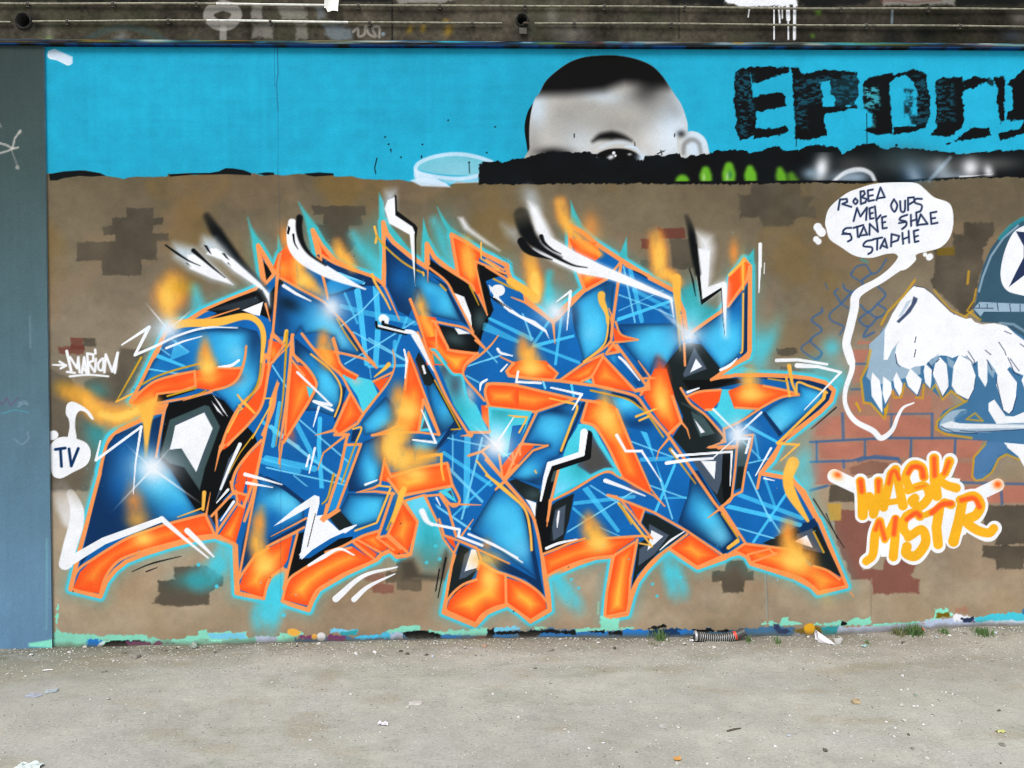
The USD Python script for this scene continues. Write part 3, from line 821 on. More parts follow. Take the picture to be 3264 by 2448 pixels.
TOPBAND = '''
# painted_portrait grey painted portrait of a boy seen from the eyes up with cropped hair
S f=4 HAI C 300,900 240,960 207,1060 200,1150 215,1260 245,1400 330,1400 330,1000
S f=4 SKN @ DIM 130,60,0,0.35 C 800,960 @ DIM 60,90,0,0.3 C 560,1120 @ DIM 110,40,0,0.35 C 1000,1130 @ GLO 60,110,0,0.8 C 1480,1170 @ GLO 40,80,0,0.7 C 1560,980 @ GLO 30,60,0,0.8 C 310,960 @ GLO 70,24,-8,0.5 C 900,850 @ GLO 60,50,0,0.4 C 680,1250 @ DIM 60,70,0,0.5 C 1330,900 @ DIM 30,60,0,0.4 C 270,1250 C 252,1450 243,1300 240,1180 244,1080 262,960 290,870 330,820 400,700 560,570 700,510 850,490 1020,490 1180,520 1320,580 1420,680 1520,830 1580,920 1620,1030 1637,1140 1600,1400 1000,1440
B a=0.35 WHT 60,40 C 1420,1220
# painted_portrait/hair
clip smooth C 252,1300 244,1080 262,960 290,870 330,820 400,700 560,570 700,510 850,490 1020,490 1180,520 1320,580 1420,680 1520,830 1580,920 1620,1030 1637,1140 1600,1400 900,1420
F f=52 HAI C 240,835 300,600 560,400 850,350 1250,350 1500,600 1460,770 1330,770 1200,735 1080,730 1000,755 900,795 760,812 600,825 450,830
B a=0.45 HAI 80,34,30 C 1340,740
B a=0.3 HAI 44,40,35 C 1270,800
B a=0.3 DIM 36,50,30 C 1440,860
B a=0.3 DIM 24,40,25 C 1530,960
clip
# painted_portrait/eyebrow
C f=22 a=0.95 HAI 4>20>26>16>4 C 800,1245 870,1205 980,1195 1070,1210 1140,1240
C f=16 a=0.6 GLO 8>12>6 C 860,1300 1000,1255 1130,1270 1190,1320
B a=0.9 HAI 54,18,0 C 450,1350
# painted_portrait/eye
S f=8 HAI C 830,1380 920,1320 1060,1310 1170,1340 1220,1400 1000,1430
C f=4 a=0.9 GLO 3>9>4 C 1080,1290 1170,1300 1210,1335
B a=0.8 GLO 16,20,0 C 1230,1390
O WHT 5 C 985,1348
O WHT 3.6 C 1000,1372
B a=0.95 WHT 12,7,20 C 960,1385
B a=0.7 WHT 7,4 C 1125,1360
# painted_portrait/ear
S f=5 SKN @ GLO 60,70,0,0.9 C 1740,1230 C 1545,1220 1640,1160 1720,1165 1790,1220 1820,1310 1815,1400 1590,1400
C f=14 a=0.75 DIM 12>16>12 C 1600,1350 1610,1270 1670,1232 1730,1262 1752,1350
B a=0.6 GLO 18,26 C 1690,1330
B a=0.7 HAI 14,12 C 1580,1180
# painted_bowl white outlined painted bowl rim under the blue
S f=4 BOW @ GLO 100,40,0,0.25 B 1800,1500 B 1460,1480 1530,1420 1650,1380 1800,1365 1950,1380 2080,1430 2090,1500 2000,1540 1800,1545 1600,1525
F f=6 a=0.9 GLO B 1450,1500 1500,1520 1600,1550 1740,1640 1460,1600
F f=6 a=0.6 GLO B 1600,1550 1800,1570 2010,1560 2010,1610 1750,1620
C f=6 a=0.85 GLO 12 B 2120,1425 2000,1385 1870,1360 1740,1360 1600,1385 1490,1430 1450,1480 1480,1520 1600,1550 1750,1570 1880,1570 2010,1545
C f=6 a=0.85 GLO 12>16>8 B 1452,1500 1460,1560 1480,1590
F f=8 a=0.9 GLO B 1400,1590 1500,1560 1620,1570 1720,1610 1760,1650 1500,1640
# black_roller_band black roller paint band with sprayed green and white marks below the portrait
F rag=4 f=4 n=0.35 BLK B 2005,1445 2015,1435 2110,1435 2170,1420 2212,1440 C 0,1440 100,1390 200,1400 250,1375 330,1365 430,1335 560,1345 740,1340 800,1355 830,1350 840,1380 1000,1420 1200,1400 1250,1410 1260,1370 1420,1372 1500,1360 1570,1355 1580,1385 1700,1375 1830,1355 1900,1328 2160,1328 2170,1362 D 0,1290 60,1290 80,1335 240,1320 280,1288 400,1278 560,1290 610,1350 640,1340 730,1290 800,1272 900,1270 980,1325 1050,1310 1080,1295 1200,1300 1400,1330 1600,1345 1640,1355 1900,1340 2000,1328 2330,1328 2600,1345 2720,1335 2740,1555 2330,1562 2100,1562 1900,1566 1600,1580 1200,1606 900,1612 300,1612 C 2000,1624 1200,1618 700,1618 300,1624 B 2010,1624
B a=0.6 DIM 150,30 D 1400,1460
B a=0.5 DIM 90,24 D 1950,1440
B a=0.4 DIM 60,30 D 700,1450
B a=0.5 SGR 90,40 D 1150,1380
B a=0.45 STE 50,40 D 1240,1540
L f=10 a=0.5 ICE 12 D 1380,1590 1560,1390
# black_roller_band/green_spray
clip D -2500,1360 2300,1330 2300,1548 1600,1562 900,1595 500,1590 0,1592 -2500,1610
C f=17 a=0.8 GRN 44>40 C 1590,1600 1590,1640
C f=17 a=0.8 GRN 28>40>36 C 1795,1505 1795,1550 1800,1600
C f=17 a=0.8 GRN 30>44>40 C 2000,1470 2000,1530 2000,1600
C f=17 a=0.8 GRN 24>40>38 C 2185,1490 2190,1550 2195,1600
C f=20 a=0.75 GRN 20>34>34 D 60,1500 70,1550 80,1600
C f=22 a=0.6 GRN 24>34 D 160,1550 180,1600
B a=0.5 DTE 8,12 C 2010,1540
B a=0.4 WHT 5,14 C 1985,1560
B a=0.4 WHT 5,14 C 1780,1565
# black_roller_band/white_spray
B a=0.95 WHT 24,44,-12 D 425,1490
B a=0.6 GLO 50,22 D 620,1570
B a=0.5 GLO 26,30,30 D 1480,1480
B a=0.5 GLO 60,20 D 1560,1560
B a=0.45 GLO 22,40,30 D 1250,1560
B a=0.7 ICE 28,20 D 330,1530
C f=9 a=0.85 WHT 10>16>12 D 520,1610 640,1520 770,1495 860,1530 900,1600
B a=0.75 ICE 40,18 D 740,1560
B a=0.9 WHT 28,30 D 1740,1480
B a=0.85 WHT 16,22,20 D 1900,1510
F f=6 a=0.9 WHT D 1640,1550 1920,1540 1940,1530 1640,1570
clip
# block_lettering black rough roller painted block letters on the blue band
# block_lettering/letter
F rag=4 f=5 n=0.3 BLK D -330,640 -270,600 -200,600 -190,720 -170,850 -150,1000 -160,1200 -290,1235 -325,1150 -320,1050 -345,900
F rag=4 f=5 BLK D -210,592 0,590 135,595 140,640 0,680 -190,740
F rag=4 f=5 BLK D -180,850 0,830 60,815 110,850 115,940 0,960 -170,980
F rag=4 f=5 BLK D -190,1120 0,1140 110,1095 135,1150 60,1190 -170,1225
F over=1 rag=6 f=24 a=0.8 dry=46,95,0.47,0.63 DTE D -325,640 -170,640 -170,1200 -300,1200
# block_lettering/letter
F rag=4 f=5 n=0.3 BLK D 165,600 220,600 270,680 420,740 435,860 440,990 465,1120 470,1190 300,1235 190,1215 190,1050 178,900
F rag=4 f=5 BLK D 270,650 330,640 460,612 640,625 740,640 745,690 560,690 410,720 260,700
F rag=4 f=5 a=0.85 BLK D 510,680 740,640 765,840 700,925 530,960 560,880 508,840
F rag=4 f=5 BLK D 300,950 730,930 740,955 450,1005
F over=1 rag=6 f=24 a=0.8 dry=46,95,0.47,0.63 DTE D 190,700 760,640 760,940 300,900 300,1150 190,1100
L BLK 2 D 205,1200 205,1290
# block_lettering/letter
F rag=4 f=6 n=0.3 BLK D 790,740 840,690 1050,640 1080,680 1025,740 1040,1000 1060,1180 930,1190 800,1150 880,1110 880,1000 800,965 790,850
F over=1 f=16 a=0.75 dry=50,90,0.42,0.62 CYA D 800,760 930,760 950,960 800,950
F over=1 f=14 a=0.6 dry=50,90,0.45,0.62 CYA D 810,1010 900,1010 900,1120 820,1120
F rag=4 f=5 BLK D 1020,690 1170,625 1240,608 1340,650 1365,760 1385,900 1385,1000 1350,1130 1200,1170 1060,1195 1060,1120 1260,1110 1280,950 1270,800 1240,720 1170,660
F f=10 a=0.8 dry=26,30,0.4,0.6 BLK D 1150,780 1300,800 1300,1110 1160,1080
F over=1 rag=6 f=24 a=0.8 dry=46,95,0.47,0.63 DTE D 1150,660 1360,660 1380,1100 1160,1100
L BLK 2 D 825,1000 828,1265
# block_lettering/letter
F rag=4 f=5 n=0.3 BLK D 1430,700 1500,680 1660,682 1690,780 1660,860 1695,960 1670,1120 1560,1205 1390,1195 1440,1130 1440,900
F rag=4 f=5 BLK D 1670,720 1780,680 1870,682 1890,715 1800,760 1700,785
F rag=4 f=5 n=0.2 BLK D 1530,1270 1640,1210 1770,1125 1900,1130 1925,1190 1800,1220 1640,1240 1540,1275
F over=1 rag=6 f=24 a=0.8 dry=46,95,0.47,0.63 DTE D 1430,700 1600,700 1600,1050 1430,1080
# block_lettering/letter
F rag=4 f=6 a=0.8 BLK D 1880,690 1945,700 1945,760 1880,735
F rag=4 f=5 BLK D 1935,680 2040,665 2045,800 2040,1060 2005,1085 1970,900 1985,780
F rag=4 f=5 BLK D 2060,745 2130,680 2200,620 2330,600 2330,1200 2200,1180 2010,1240 1985,1180 2180,1130 2205,1060 2055,1060 2060,1000 2110,960 2110,780
# wall_spatter
L BLK 3 B 1110,1395 1090,1480 1100,1530
O BLK 2.6 B 1182,1207 1213,1271 1232,1320 1322,1386 1511,1273 1503,1378 1738,1060 2152,1118 2078,1345
L BLK 2.4 B 1922,1440 1927,1525
O BLK 3 B 1922,1432
L BLK 2.4 B 1232,1320 1235,1340
L BLK 2.4 B 1503,1378 1503,1395
L BLK 3 C 638,1180 637,1210
L BLK 3 C 1170,1255 1172,1285
L BLK 3 C 1522,1180 1520,1205
L BLK 3 C 1370,1355 1430,1330
L BLK 3 C 1400,1325 1410,1365
O BLK 4 D 1088,1280
L a=0.55 f=3 INK 2.6 B 232,420 240,640 225,740 238,980
L a=0.3 f=3 INK 2 B 205,420 208,760
L a=0.25 f=5 INK 2 B 238,980 240,1300 236,1540
C f=4 WHT 26 A 455,485 520,500 600,540
F f=4 a=0.9 GLO A 420,450 480,430 640,500 640,560 610,570 430,500
'''
SIL = ('M 205,1045 290,690 470,20 I 470,1220 510,1060 560,930 640,860 830,770 880,700 740,610 830,450 960,170 E 960,1580 1010,1450 1090,1300 1240,1280 1380,1190 1840,1000 1905,960 1860,615 2005,850 2050,700 '
       'F 130,690 240,740 330,780 470,760 405,480 480,610 600,745 760,830 930,890 1030,960 1040,700 1027,410 1060,510 1120,590 1260,705 1410,810 1412,600 1480,720 1590,810 1690,870 1630,520 1760,590 1910,690 2120,790 '
       'G 190,850 215,910 330,985 355,1100 590,1290 640,1200 870,1000 740,640 740,440 850,500 970,600 1190,745 1450,905 1660,1015 1740,1200 1770,1420 H 540,1400 830,1200 890,1100 920,900 1030,740 1080,800 1078,1540 1060,1600 960,1650 '
       'L 745,415 950,372 1200,375 1400,382 1600,405 1740,440 1820,510 1795,600 1700,700 1350,975 1280,1120 1175,1240 1450,1290 1540,1420 1670,1650 P 1690,440 1930,1020 1680,1080 1620,1020 1470,940 1090,820 1050,755 990,725 900,745 860,770 620,855 370,690 '
       'O 1610,690 1520,760 1420,860 1330,980 1285,1100 1240,1265 1050,1300 1060,1150 1090,950 1120,755 960,770 800,825 530,945 550,1100 560,1230 390,1330 300,1250 190,1180 80,1220 N 1940,1255 1840,1365 1560,1250 1590,1100 1650,750 1540,590 1500,490 1390,225 1230,270 1330,450 1270,745 1150,760 1090,705 1010,740 970,785 700,910 560,990 460,1050 400,1150 370,1230 130,1155 165,880 90,930 M 1975,980 1930,1060 1915,1130 1670,1080 1650,650 1480,580 1300,610 1100,660 850,740 700,800 600,880 520,980 470,1110')

GRAFFITI = '''
# graffiti_lettering blue and orange wild style graffiti lettering outlined in salmon and turquoise
F f=14 TUR E 1768,370 1800,450 1870,560 2015,800 1990,870 1900,720 1850,640 1915,960 1880,965 1845,800
F f=8 TUR E 2035,520 2060,600 2070,680 2010,850 1990,830 2030,640
F f=14 TUR F 282,235 330,300 440,440 520,580 640,745 600,770 480,640 410,480 470,760 420,720 380,560 330,370
F f=8 TUR F 990,150 1030,230 1050,390 1200,570 1290,690 1240,710 1100,600 1030,430 1020,700 1000,620 990,380
F f=7 TUR F 1380,370 1410,480 1450,600 1500,700 1430,640 1410,820 1330,770 1375,740 1370,560
F f=9 TUR F 1500,270 1560,370 1620,450 1720,530 1640,520 1690,870 1650,790 1610,520 1550,410
F f=9 TUR G 745,220 790,330 860,460 880,500 790,420 745,440
F f=7 TUR G 1237,540 1245,720 1200,745 1165,720
F f=8 TUR H 1115,645 1125,1560 1080,1600 1060,780 1030,750
C f=30 w=0.4 a=0.9 TUR 18>30>34 G 560,860 540,960 560,1160
C w=0.5 f=44 a=0.85 CYA 20>40>50 F 760,520 830,640 960,780 1000,900
C w=0.5 f=44 a=0.8 CYA 20>30>30 F 1480,400 1540,560 1620,780
C w=0.5 f=44 a=0.8 CYA 26>36>30 E 1300,1000 1330,1130 1330,1250
F f=30 a=0.85 TEA H 600,940 660,1130 820,1190 560,1380 500,1150 480,1010
B a=0.85 CYA 30,40 H 580,1230
B a=0.6 TUR 46,60 F 900,640
B a=0.6 CYA 50,50 G 560,1080
B a=0.5 TUR 40,70 F 1560,560
B a=0.5 TUR 50,60 H 560,1080
B a=0.5 CYA 60,40 L 1700,330
B a=0.6 TEA 34,60 F 440,900
B a=0.9 CYA 24,60,12 F 440,830
B a=0.7 CYA 26,80,-25 H 1230,1500
B a=0.7 CYA 30,60,-10 L 1150,130
B a=0.7 CYA 30,30 L 1800,130
B a=0.75 CYA 34,34 L 1860,430
B a=0.6 CYA 30,60,-20 L 1540,1150
B a=0.6 CYA 30,60,-20 P 1570,130
B a=0.7 TEA 40,60,10 I 440,900
B a=0.5 TEA 40,30 I 420,520
C f=10 CYA 36 I 470,1220 510,1060 560,930 640,860
'''

GRAFFITI2 = '''
# graffiti_lettering/blue_face
F f=4 BSK @ SKY 55,70,0,0.9 E 1620,1490 @ SKY 50,60,0,0.9 I 1720,440 @ LSK 24,24,0,0.7 E 1670,1560 @ NAV 30,80,0,0.8 E 1830,1440 @ NAV 60,14,-5,0.7 E 1600,1350 @ BLU 70,70,0,0.9 I 1120,200 E 930,1640 1080,1440 1300,1370 1700,1330 1850,1370 1900,1500 1890,1659 I 1890,200 1870,430 1780,600 1640,700 1560,600 1460,520 1690,380 1500,310 1300,340 950,430 800,520
# graffiti_lettering/blue_face
F f=4 NAV @ BLU 60,110,0,0.8 I 700,1100 @ SKY 75,55,-40,1.0 I 1000,1330 @ SKY 60,50,-40,0.95 I 1180,1480 @ BSK 60,40,0,0.8 I 1150,1580 @ SKY 30,60,0,0.6 I 860,1230 @ BLU 50,60,0,0.7 M 680,120 I 520,1010 600,900 830,810 1010,730 960,1100 1090,1210 1200,1380 1310,1560 1390,1610 M 1400,380 1060,480 700,560 400,700 285,850 470,20
# graffiti_lettering/black_face
F f=4 BLK I 1060,625 1450,540 1560,600 1660,720 1830,900 1850,960 1760,1080 1660,1230 1620,1400 1490,1540 M 1500,520 1440,400 1400,380 I 1310,1560 1200,1380 1090,1210 985,1110 1020,850
F f=6 SGR I 1080,770 1390,640 1430,650 1525,830 1460,1010 1390,1200 1345,1390 1210,1190 1080,1150 1000,1080
F f=4 a=0.5 GRY I 1140,790 1400,690 1470,850 1340,1240 1190,1030 1070,1050
F f=3 GRY I 1600,1110 1700,980 1640,1180 1540,1390 1480,1500
# graffiti_lettering/white_shard
F f=2.6 WHT I 1130,820 1385,705 1460,845 1380,1050 1315,1230 1185,1020 1080,1032 1100,960
# graffiti_lettering/black_face
F f=3 BLK I 980,545 1150,515 1315,480 1300,510 960,620
F f=3 BLK I 1210,605 1380,510 1400,520 1300,560
F f=4 BLK E 1390,1180 1600,1090 1850,1000 1900,965 1960,1040 2060,900 2100,980 2120,1080 2010,1290 1890,1230 1700,1215 1370,1280 1500,1210
F f=10 a=0.5 GRY E 1400,1190 1850,1060 1880,1110 1720,1180
F f=3 WHT E 1720,1185 1905,1110 1875,1235 1820,1225
F f=3 WHT E 2040,1010 2085,1035 2020,1110
F f=3 BLK E 1895,740 1990,850 1920,950
# graffiti_lettering/blue_face
F f=5 BLU @ NAV 30,90,10,0.85 F 130,1240 @ SKY 75,60,-30,1.0 F 540,1340 @ LSK 40,50,-30,0.7 F 660,1420 @ BLK 40,24,-25,0.7 F 200,1130 F 120,950 300,1030 480,1120 540,1180 610,1260 860,1600 640,1540 590,1420 480,1380 330,1400 300,1340 230,1440 60,1400 30,1250
F f=3 NAV F 610,1230 650,1240 960,1659 830,1570
# graffiti_lettering/blue_face
F f=3 NAV @ BLU 60,40,-30,0.9 F 600,960 @ SKY 40,20,-10,0.9 F 570,1000 F 480,690 600,790 930,900 1030,970 880,970 560,1070 520,1000 500,850
F f=3 LSK F 520,870 640,850 870,940 860,960
F f=3 a=0.8 BSK F 620,880 870,940 700,1000 540,1050 520,960
# graffiti_lettering/blue_face
F f=4 NAV @ BLU 40,50,0,0.8 F 1180,900 @ SKY 60,70,35,1.0 F 1580,1120 @ SKY 40,40,0,0.9 F 1450,980 @ BSK 40,60,0,0.6 F 1430,1150 F 1045,560 1200,680 1300,770 1420,860 1440,920 1590,980 1720,1290 1480,1240 1380,1180 1330,1000 1310,1100 1250,1240 1160,1190 1060,970
F f=3 NAV F 1440,870 1590,960 1600,1000 1780,1330 1720,1290 1560,970
# graffiti_lettering/black_face
F f=4 BLK F 1430,730 1530,800 1700,880 1800,970 1940,1220 1900,1400 1860,1565 1610,1540 1590,1500 1500,1310 1640,1340 1790,1400 1812,1350 1740,1200 1650,1040 1590,940 1430,840
B a=0.85 SGR 22,34 F 1880,1270
B a=0.8 SGR 36,22,-20 F 1660,1440
# graffiti_lettering/black_face
F f=4 BLK F 1830,760 2110,870 1990,905 1930,930 1960,1010 1975,1100 2000,1180 1930,1330 1850,1500 1870,1400 1940,1240 1880,1000
F f=3 BLK F 1690,560 1730,620 1715,660
# graffiti_lettering/white_shard
F f=2.6 WHT F 1645,1030 1740,1068 1800,1230 1812,1360 1730,1200
F f=2.6 WHT F 1655,1340 1700,1350 1800,1392 1690,1397
# graffiti_lettering/blue_face
F f=4 BSK @ SKY 60,90,10,1.0 G 950,1300 @ LSK 26,30,0,0.6 G 920,1400 @ NAV 20,60,0,0.85 G 770,1260 @ NAV 26,60,0,0.7 G 1060,1010 @ SKY 30,30,0,0.6 K 940,130 G 750,1120 1060,930 1130,940 1105,1200 1080,1440 1020,1530 860,1650 820,1500 770,1330
F f=2.6 NAV G 1075,1240 1110,1240 1095,1450 1050,1520 860,1659 830,1640 1020,1520 1060,1430
# graffiti_lettering/blue_face
F f=4 BLU @ NAV 80,24,0,0.8 G 1400,1340 @ SKY 50,60,0,1.0 G 1480,1440 @ SKY 40,40,0,0.9 G 1400,1500 @ SKY 40,60,0,0.9 K 1600,170 @ NAV 26,60,30,0.7 K 1240,220 G 1150,1310 1680,1300 1710,1480 K 1700,100 1600,280 1500,230 1440,380 1180,110 1190,0
F f=3 NAV G 1245,790 1430,870 1420,910 1280,840
F f=3 NAV F 440,700 480,690 480,740
# graffiti_lettering/blue_face
F f=4 BSK @ BLU 40,50,0,0.9 H 960,1170 @ NAV 40,24,25,0.8 H 720,1330 @ SKY 70,50,0,1.0 H 870,1420 @ SKY 40,50,0,0.9 L 860,190 H 580,1390 840,1200 900,1160 1045,990 1030,1510 1010,1560 940,1630 L 820,330 640,100
F f=2.6 NAV H 1035,1000 1065,940 1055,1540 1000,1610 1015,1530
# graffiti_lettering/black_face
F f=4 DGR L 470,110 560,90 650,105 830,330 740,410 970,400 1010,440 820,485 540,530 480,490 540,600 660,690 780,810 855,920 820,965 700,1010 950,1020 935,1100 910,1490 830,1530 600,1160 400,925 480,800 490,740 440,620 380,480 325,300
F f=4 BLK L 480,420 740,415 950,420 800,480 560,520
F f=6 GRY L 590,130 700,320 500,395 490,370
F f=5 SGR L 560,690 680,760 770,890 640,920 590,800
F f=4 GRY L 560,1110 840,1065 830,1300 790,1430 740,1380
F f=3 BLK L 840,1060 920,1050 910,1440 850,1500 830,1300
C f=8 a=0.8 SGR 3>10>3 L 480,620 620,700 740,860
# graffiti_lettering/white_shard
F f=2.6 WHT L 603,230 658,300 553,352
# graffiti_lettering/white_shard
F f=2.6 WHT L 590,765 683,877 648,888
# graffiti_lettering/white_shard
F f=2.6 WHT L 645,1130 780,1133 768,1293
# graffiti_lettering/grey_face
F f=3 SGR L 980,950 1080,940 1050,1060 1010,1360 950,1390 975,1100
F f=8 a=0.7 BLK L 970,1180 1030,1180 1005,1370 945,1390
# graffiti_lettering/blue_face
F f=4 BSK @ BLU 60,40,-35,0.9 L 1400,590 @ SKY 70,50,35,1.0 L 1350,750 @ LSK 30,40,0,0.5 L 1330,820 @ SKY 40,30,0,0.8 L 1650,560 L 1180,720 1280,640 1400,570 1510,540 1500,450 1690,505 1740,520 1700,620 1330,920 1200,740
F f=2.6 NAV L 1180,700 1220,700 1370,890 1340,920
F f=3 NAV L 1130,395 1400,400 1600,420 1740,460 1800,520 1770,600 1380,960 1330,960 1700,610 1750,540 1690,490 1490,440 1420,425 1200,410
F f=3 BLU L 1200,410 1420,430 1410,490 1240,460
# graffiti_lettering/blue_face
F f=4 BLU @ NAV 40,14,20,0.6 J 1000,620 @ SKY 70,55,0,1.0 J 1010,790 @ NAV 20,50,0,0.5 J 1120,760 J 830,800 920,700 1050,560 1120,640 1150,750 1130,800 960,890 860,905
# graffiti_lettering/blue_face
F f=4 NAV @ SKY 66,60,0,1.0 J 520,420 @ SKY 50,60,0,0.9 J 590,560 @ BSK 40,40,0,0.8 J 400,260 @ BLU 50,30,0,0.6 J 500,650 J 250,50 390,170 560,330 650,470 650,610 590,740 440,690 330,690 430,520 430,420 250,230
F f=2.6 NAV J 640,440 700,490 670,640 600,790 590,740 650,610
# graffiti_lettering/blue_face
F f=4 NAV @ SKY 40,60,20,1.0 J 1570,640 @ BSK 40,50,0,0.8 J 1480,600 J 1400,440 1480,420 1720,830 1640,850 1540,930 1480,800
F f=4 DGR J 1340,170 1480,430 1440,470 1390,460 1310,240
F f=2.6 WHT J 1365,290 1385,285 1408,365 1388,368
F f=2.6 BLK J 1350,180 1720,840 1690,850 1480,460
# graffiti_lettering/blue_face
F f=4 BLU @ SKY 60,40,20,1.0 J 1370,1010 @ NAV 30,20,-45,0.6 J 1500,1040 J 1270,930 1470,930 1650,800 1690,870 1480,1060 1380,1080 1280,1060
F f=3 NAV J 1660,770 1680,830 1480,1060 1450,1070
# graffiti_lettering/blue_face
F f=4 NAV @ BLU 30,80,0,0.9 J 860,1150 @ SKY 30,70,10,1.0 J 930,1240 @ BSK 24,40,0,0.6 J 960,1050 J 860,960 1020,900 1040,1000 1060,1110 985,1330 800,1400 720,1400 720,1300 840,1000
# graffiti_lettering/blue_face
F f=4 NAV @ BSK 70,60,0,1.0 N 860,330 @ SKY 56,40,0,1.0 N 950,320 @ SKY 40,30,0,0.7 N 820,420 N 720,200 1060,215 1010,420 980,450 750,520 640,360
# graffiti_lettering/blue_face
F f=4 BLU @ SKY 70,55,0,1.0 M 2090,260 @ LSK 40,30,0,0.5 M 2110,300 @ NAV 40,80,10,0.9 M 1760,760 @ NAV 50,20,35,0.7 M 2050,110 @ BLU 30,40,0,0.8 M 1990,440 M 1870,20 2060,130 2212,230 N 330,310 330,430 40,600 M 1960,650 1690,900 1720,640 1830,200
F f=3 NAV M 1960,620 2212,480 N 370,400 330,500 20,650
C f=3 NAV 16>14>12 J 0,1290 130,1350 240,1430 330,1500
# graffiti_lettering/blue_face
F f=4 BLU @ SKY 66,60,20,1.0 K 560,850 @ SKY 40,50,0,0.9 K 370,1220 @ NAV 60,16,-15,0.9 K 600,680 @ NAV 40,20,20,0.8 K 420,1310 @ BLU 40,50,0,0.6 K 420,1000 K 460,720 720,620 830,620 800,760 680,1020 640,1100 560,1130 520,1200 480,1350 340,1310 195,1280 420,1040 550,995 330,975
F f=3 NAV K 840,620 880,610 740,930 660,1080 640,1050 790,780
# graffiti_lettering/black_face
F f=4 DGR K 195,1310 260,1290 470,1380 470,1490 440,1490 340,1470
B a=0.7 SGR 26,20 K 410,1430
F f=3 BLK K 540,1190 640,1170 560,1450 540,1659 420,1659 430,1500 470,1490 490,1400
F f=3 SGR K 560,1210 650,1180 620,1300 570,1320
# graffiti_lettering/blue_face
F f=4 BLU @ NAV 50,60,-30,0.9 N 1850,330 @ SKY 70,80,0,1.0 O 240,560 @ SKY 60,50,0,0.9 O 150,380 @ LSK 40,40,0,0.5 O 310,700 N 1790,530 2000,190 O 150,110 330,310 370,500 440,960 330,870 100,700 N 1940,640
F f=3 NAV O 150,100 400,410 430,700 500,1060 505,1100 350,960 100,870 20,740 130,790 440,960 360,480 300,270
# graffiti_lettering/black_face
F f=3 DGR O 440,290 560,320 620,270 775,200 730,440 680,610 800,600 820,620 490,735 470,560 430,430
F f=3 BLK O 480,180 560,160 540,480 600,300 560,620 690,620 500,720 470,560 440,430 460,240
F f=5 GRY O 610,350 700,300 680,560 590,620 580,500
# graffiti_lettering/white_shard
F f=2.6 WHT O 345,250 440,285 430,410 385,310
# graffiti_lettering/black_face
F f=3 DGR O 1400,370 1500,400 1740,540 1750,555 1500,740 1330,920 1270,1110 1340,640 1430,590 1450,560 1370,460
F f=4 GRY O 1435,470 1610,570 1480,740 1340,840 1350,690 1430,640
# graffiti_lettering/white_shard
F f=2.6 WHT O 1455,525 1560,580 1420,705 1440,600
# graffiti_lettering/blue_face
F f=4 NAV @ BLU 40,60,0,0.9 O 1830,330 @ SKY 36,80,35,1.0 O 1960,420 @ LSK 30,40,30,0.7 O 2060,570 O 1690,460 1780,200 1800,40 1860,0 2180,560 2180,620 2080,705 1760,520
F f=2.6 NAV O 1830,0 1870,0 2212,580 2180,680 2090,740 2060,700 2180,600 2000,300
# graffiti_lettering/black_face
F f=3 DGR P 1190,640 1480,500 1650,430 1890,940 1780,880 1640,840 1500,700 1350,690
F f=4 NAV P 1470,500 1650,420 1680,480 1540,560
F f=4 GRY P 1490,560 1630,510 1740,730 1500,680
# graffiti_lettering/white_shard
F f=2.6 WHT P 1467,625 1580,570 1634,680
# graffiti_lettering/black_face
F f=3 BLK N 160,1010 260,560 330,540 290,780 380,770 640,600 760,580 745,640 560,720 380,830 210,950
F f=3 DGR N 540,400 640,350 760,480 640,530
# graffiti_lettering/white_shard
F f=2.6 WHT N 430,400 490,390 640,530 720,500 790,475 760,510 560,600 400,700 310,785 285,740 360,660
# graffiti_lettering/black_face
F f=3 DGR N 1700,650 1790,690 1740,890 1860,860 1800,970 1700,1060 1590,1140 1640,850
F f=4 GRY N 1745,740 1790,700 1745,890 1850,870 1760,940 1695,960
# graffiti_lettering/white_shard
F f=2.6 WHT N 1805,690 1845,700 1882,850 1745,888
# graffiti_lettering/blue_face
F f=3 BLU N 1100,275 1140,285 1065,560 995,565
F f=3 BLU N 1430,220 1540,230 1640,500 1520,450
F f=3 BSK J 700,1000 800,1000 620,1560 530,1580
F f=3 NAV J 760,850 830,860 790,960 740,960
F f=3 BLK I 1480,1500 1640,1460 1660,1480 1500,1659 M 1500,500
# graffiti_lettering/light_beam
clip I 470,1220 510,1060 560,930 640,860 830,770 960,170 1010,60 1330,60 F 540,1180 480,1000 560,1030 930,960 1160,1200 1340,1300 2000,1050 G 100,1090 590,1290 700,1250 830,1620 K 650,420 980,600 K 820,640 J 1960,860 1900,900 J 1600,1180 K 160,1300 O 20,330 N 1700,660 N 1440,200 J 1230,1100 J 700,1500 M 2212,230 I 1900,1150 1900,300
C f=3 a=0.9 SKY 20>14 F 800,1020 820,1150 850,1400 880,1659
L f=3 a=0.85 SKY 18 F 960,980 985,1300 960,1659
L f=3 a=0.7 SKY 8 F 690,1040 800,1300
L f=3 a=0.6 SKY 14>22 F 660,1150 880,1210 1310,1290
L f=2.6 a=0.9 LSK 5 F 990,1030 840,1190 650,1330
L f=2.6 a=0.85 LSK 5 F 770,1380 960,1490 1240,1640
L f=2.6 a=0.85 LSK 5 F 690,1659 960,1500 1310,1280
L f=2.6 a=0.7 SKY 8 F 1240,1240 1130,1540
L f=3 a=0.7 SKY 12 J 1130,80 1120,300
L f=3 a=0.8 SKY 9 J 900,300 1220,290
L f=2.6 a=0.85 LSK 5 J 900,50 1220,240
L f=2.6 a=0.6 LSK 4 J 900,250 920,400
# graffiti_lettering/light_beam
clip I 1900,280 2212,0 J 300,740 440,640 600,900 740,900 850,960 J 700,1400 M 2212,130 M 1850,20 I 1880,1150
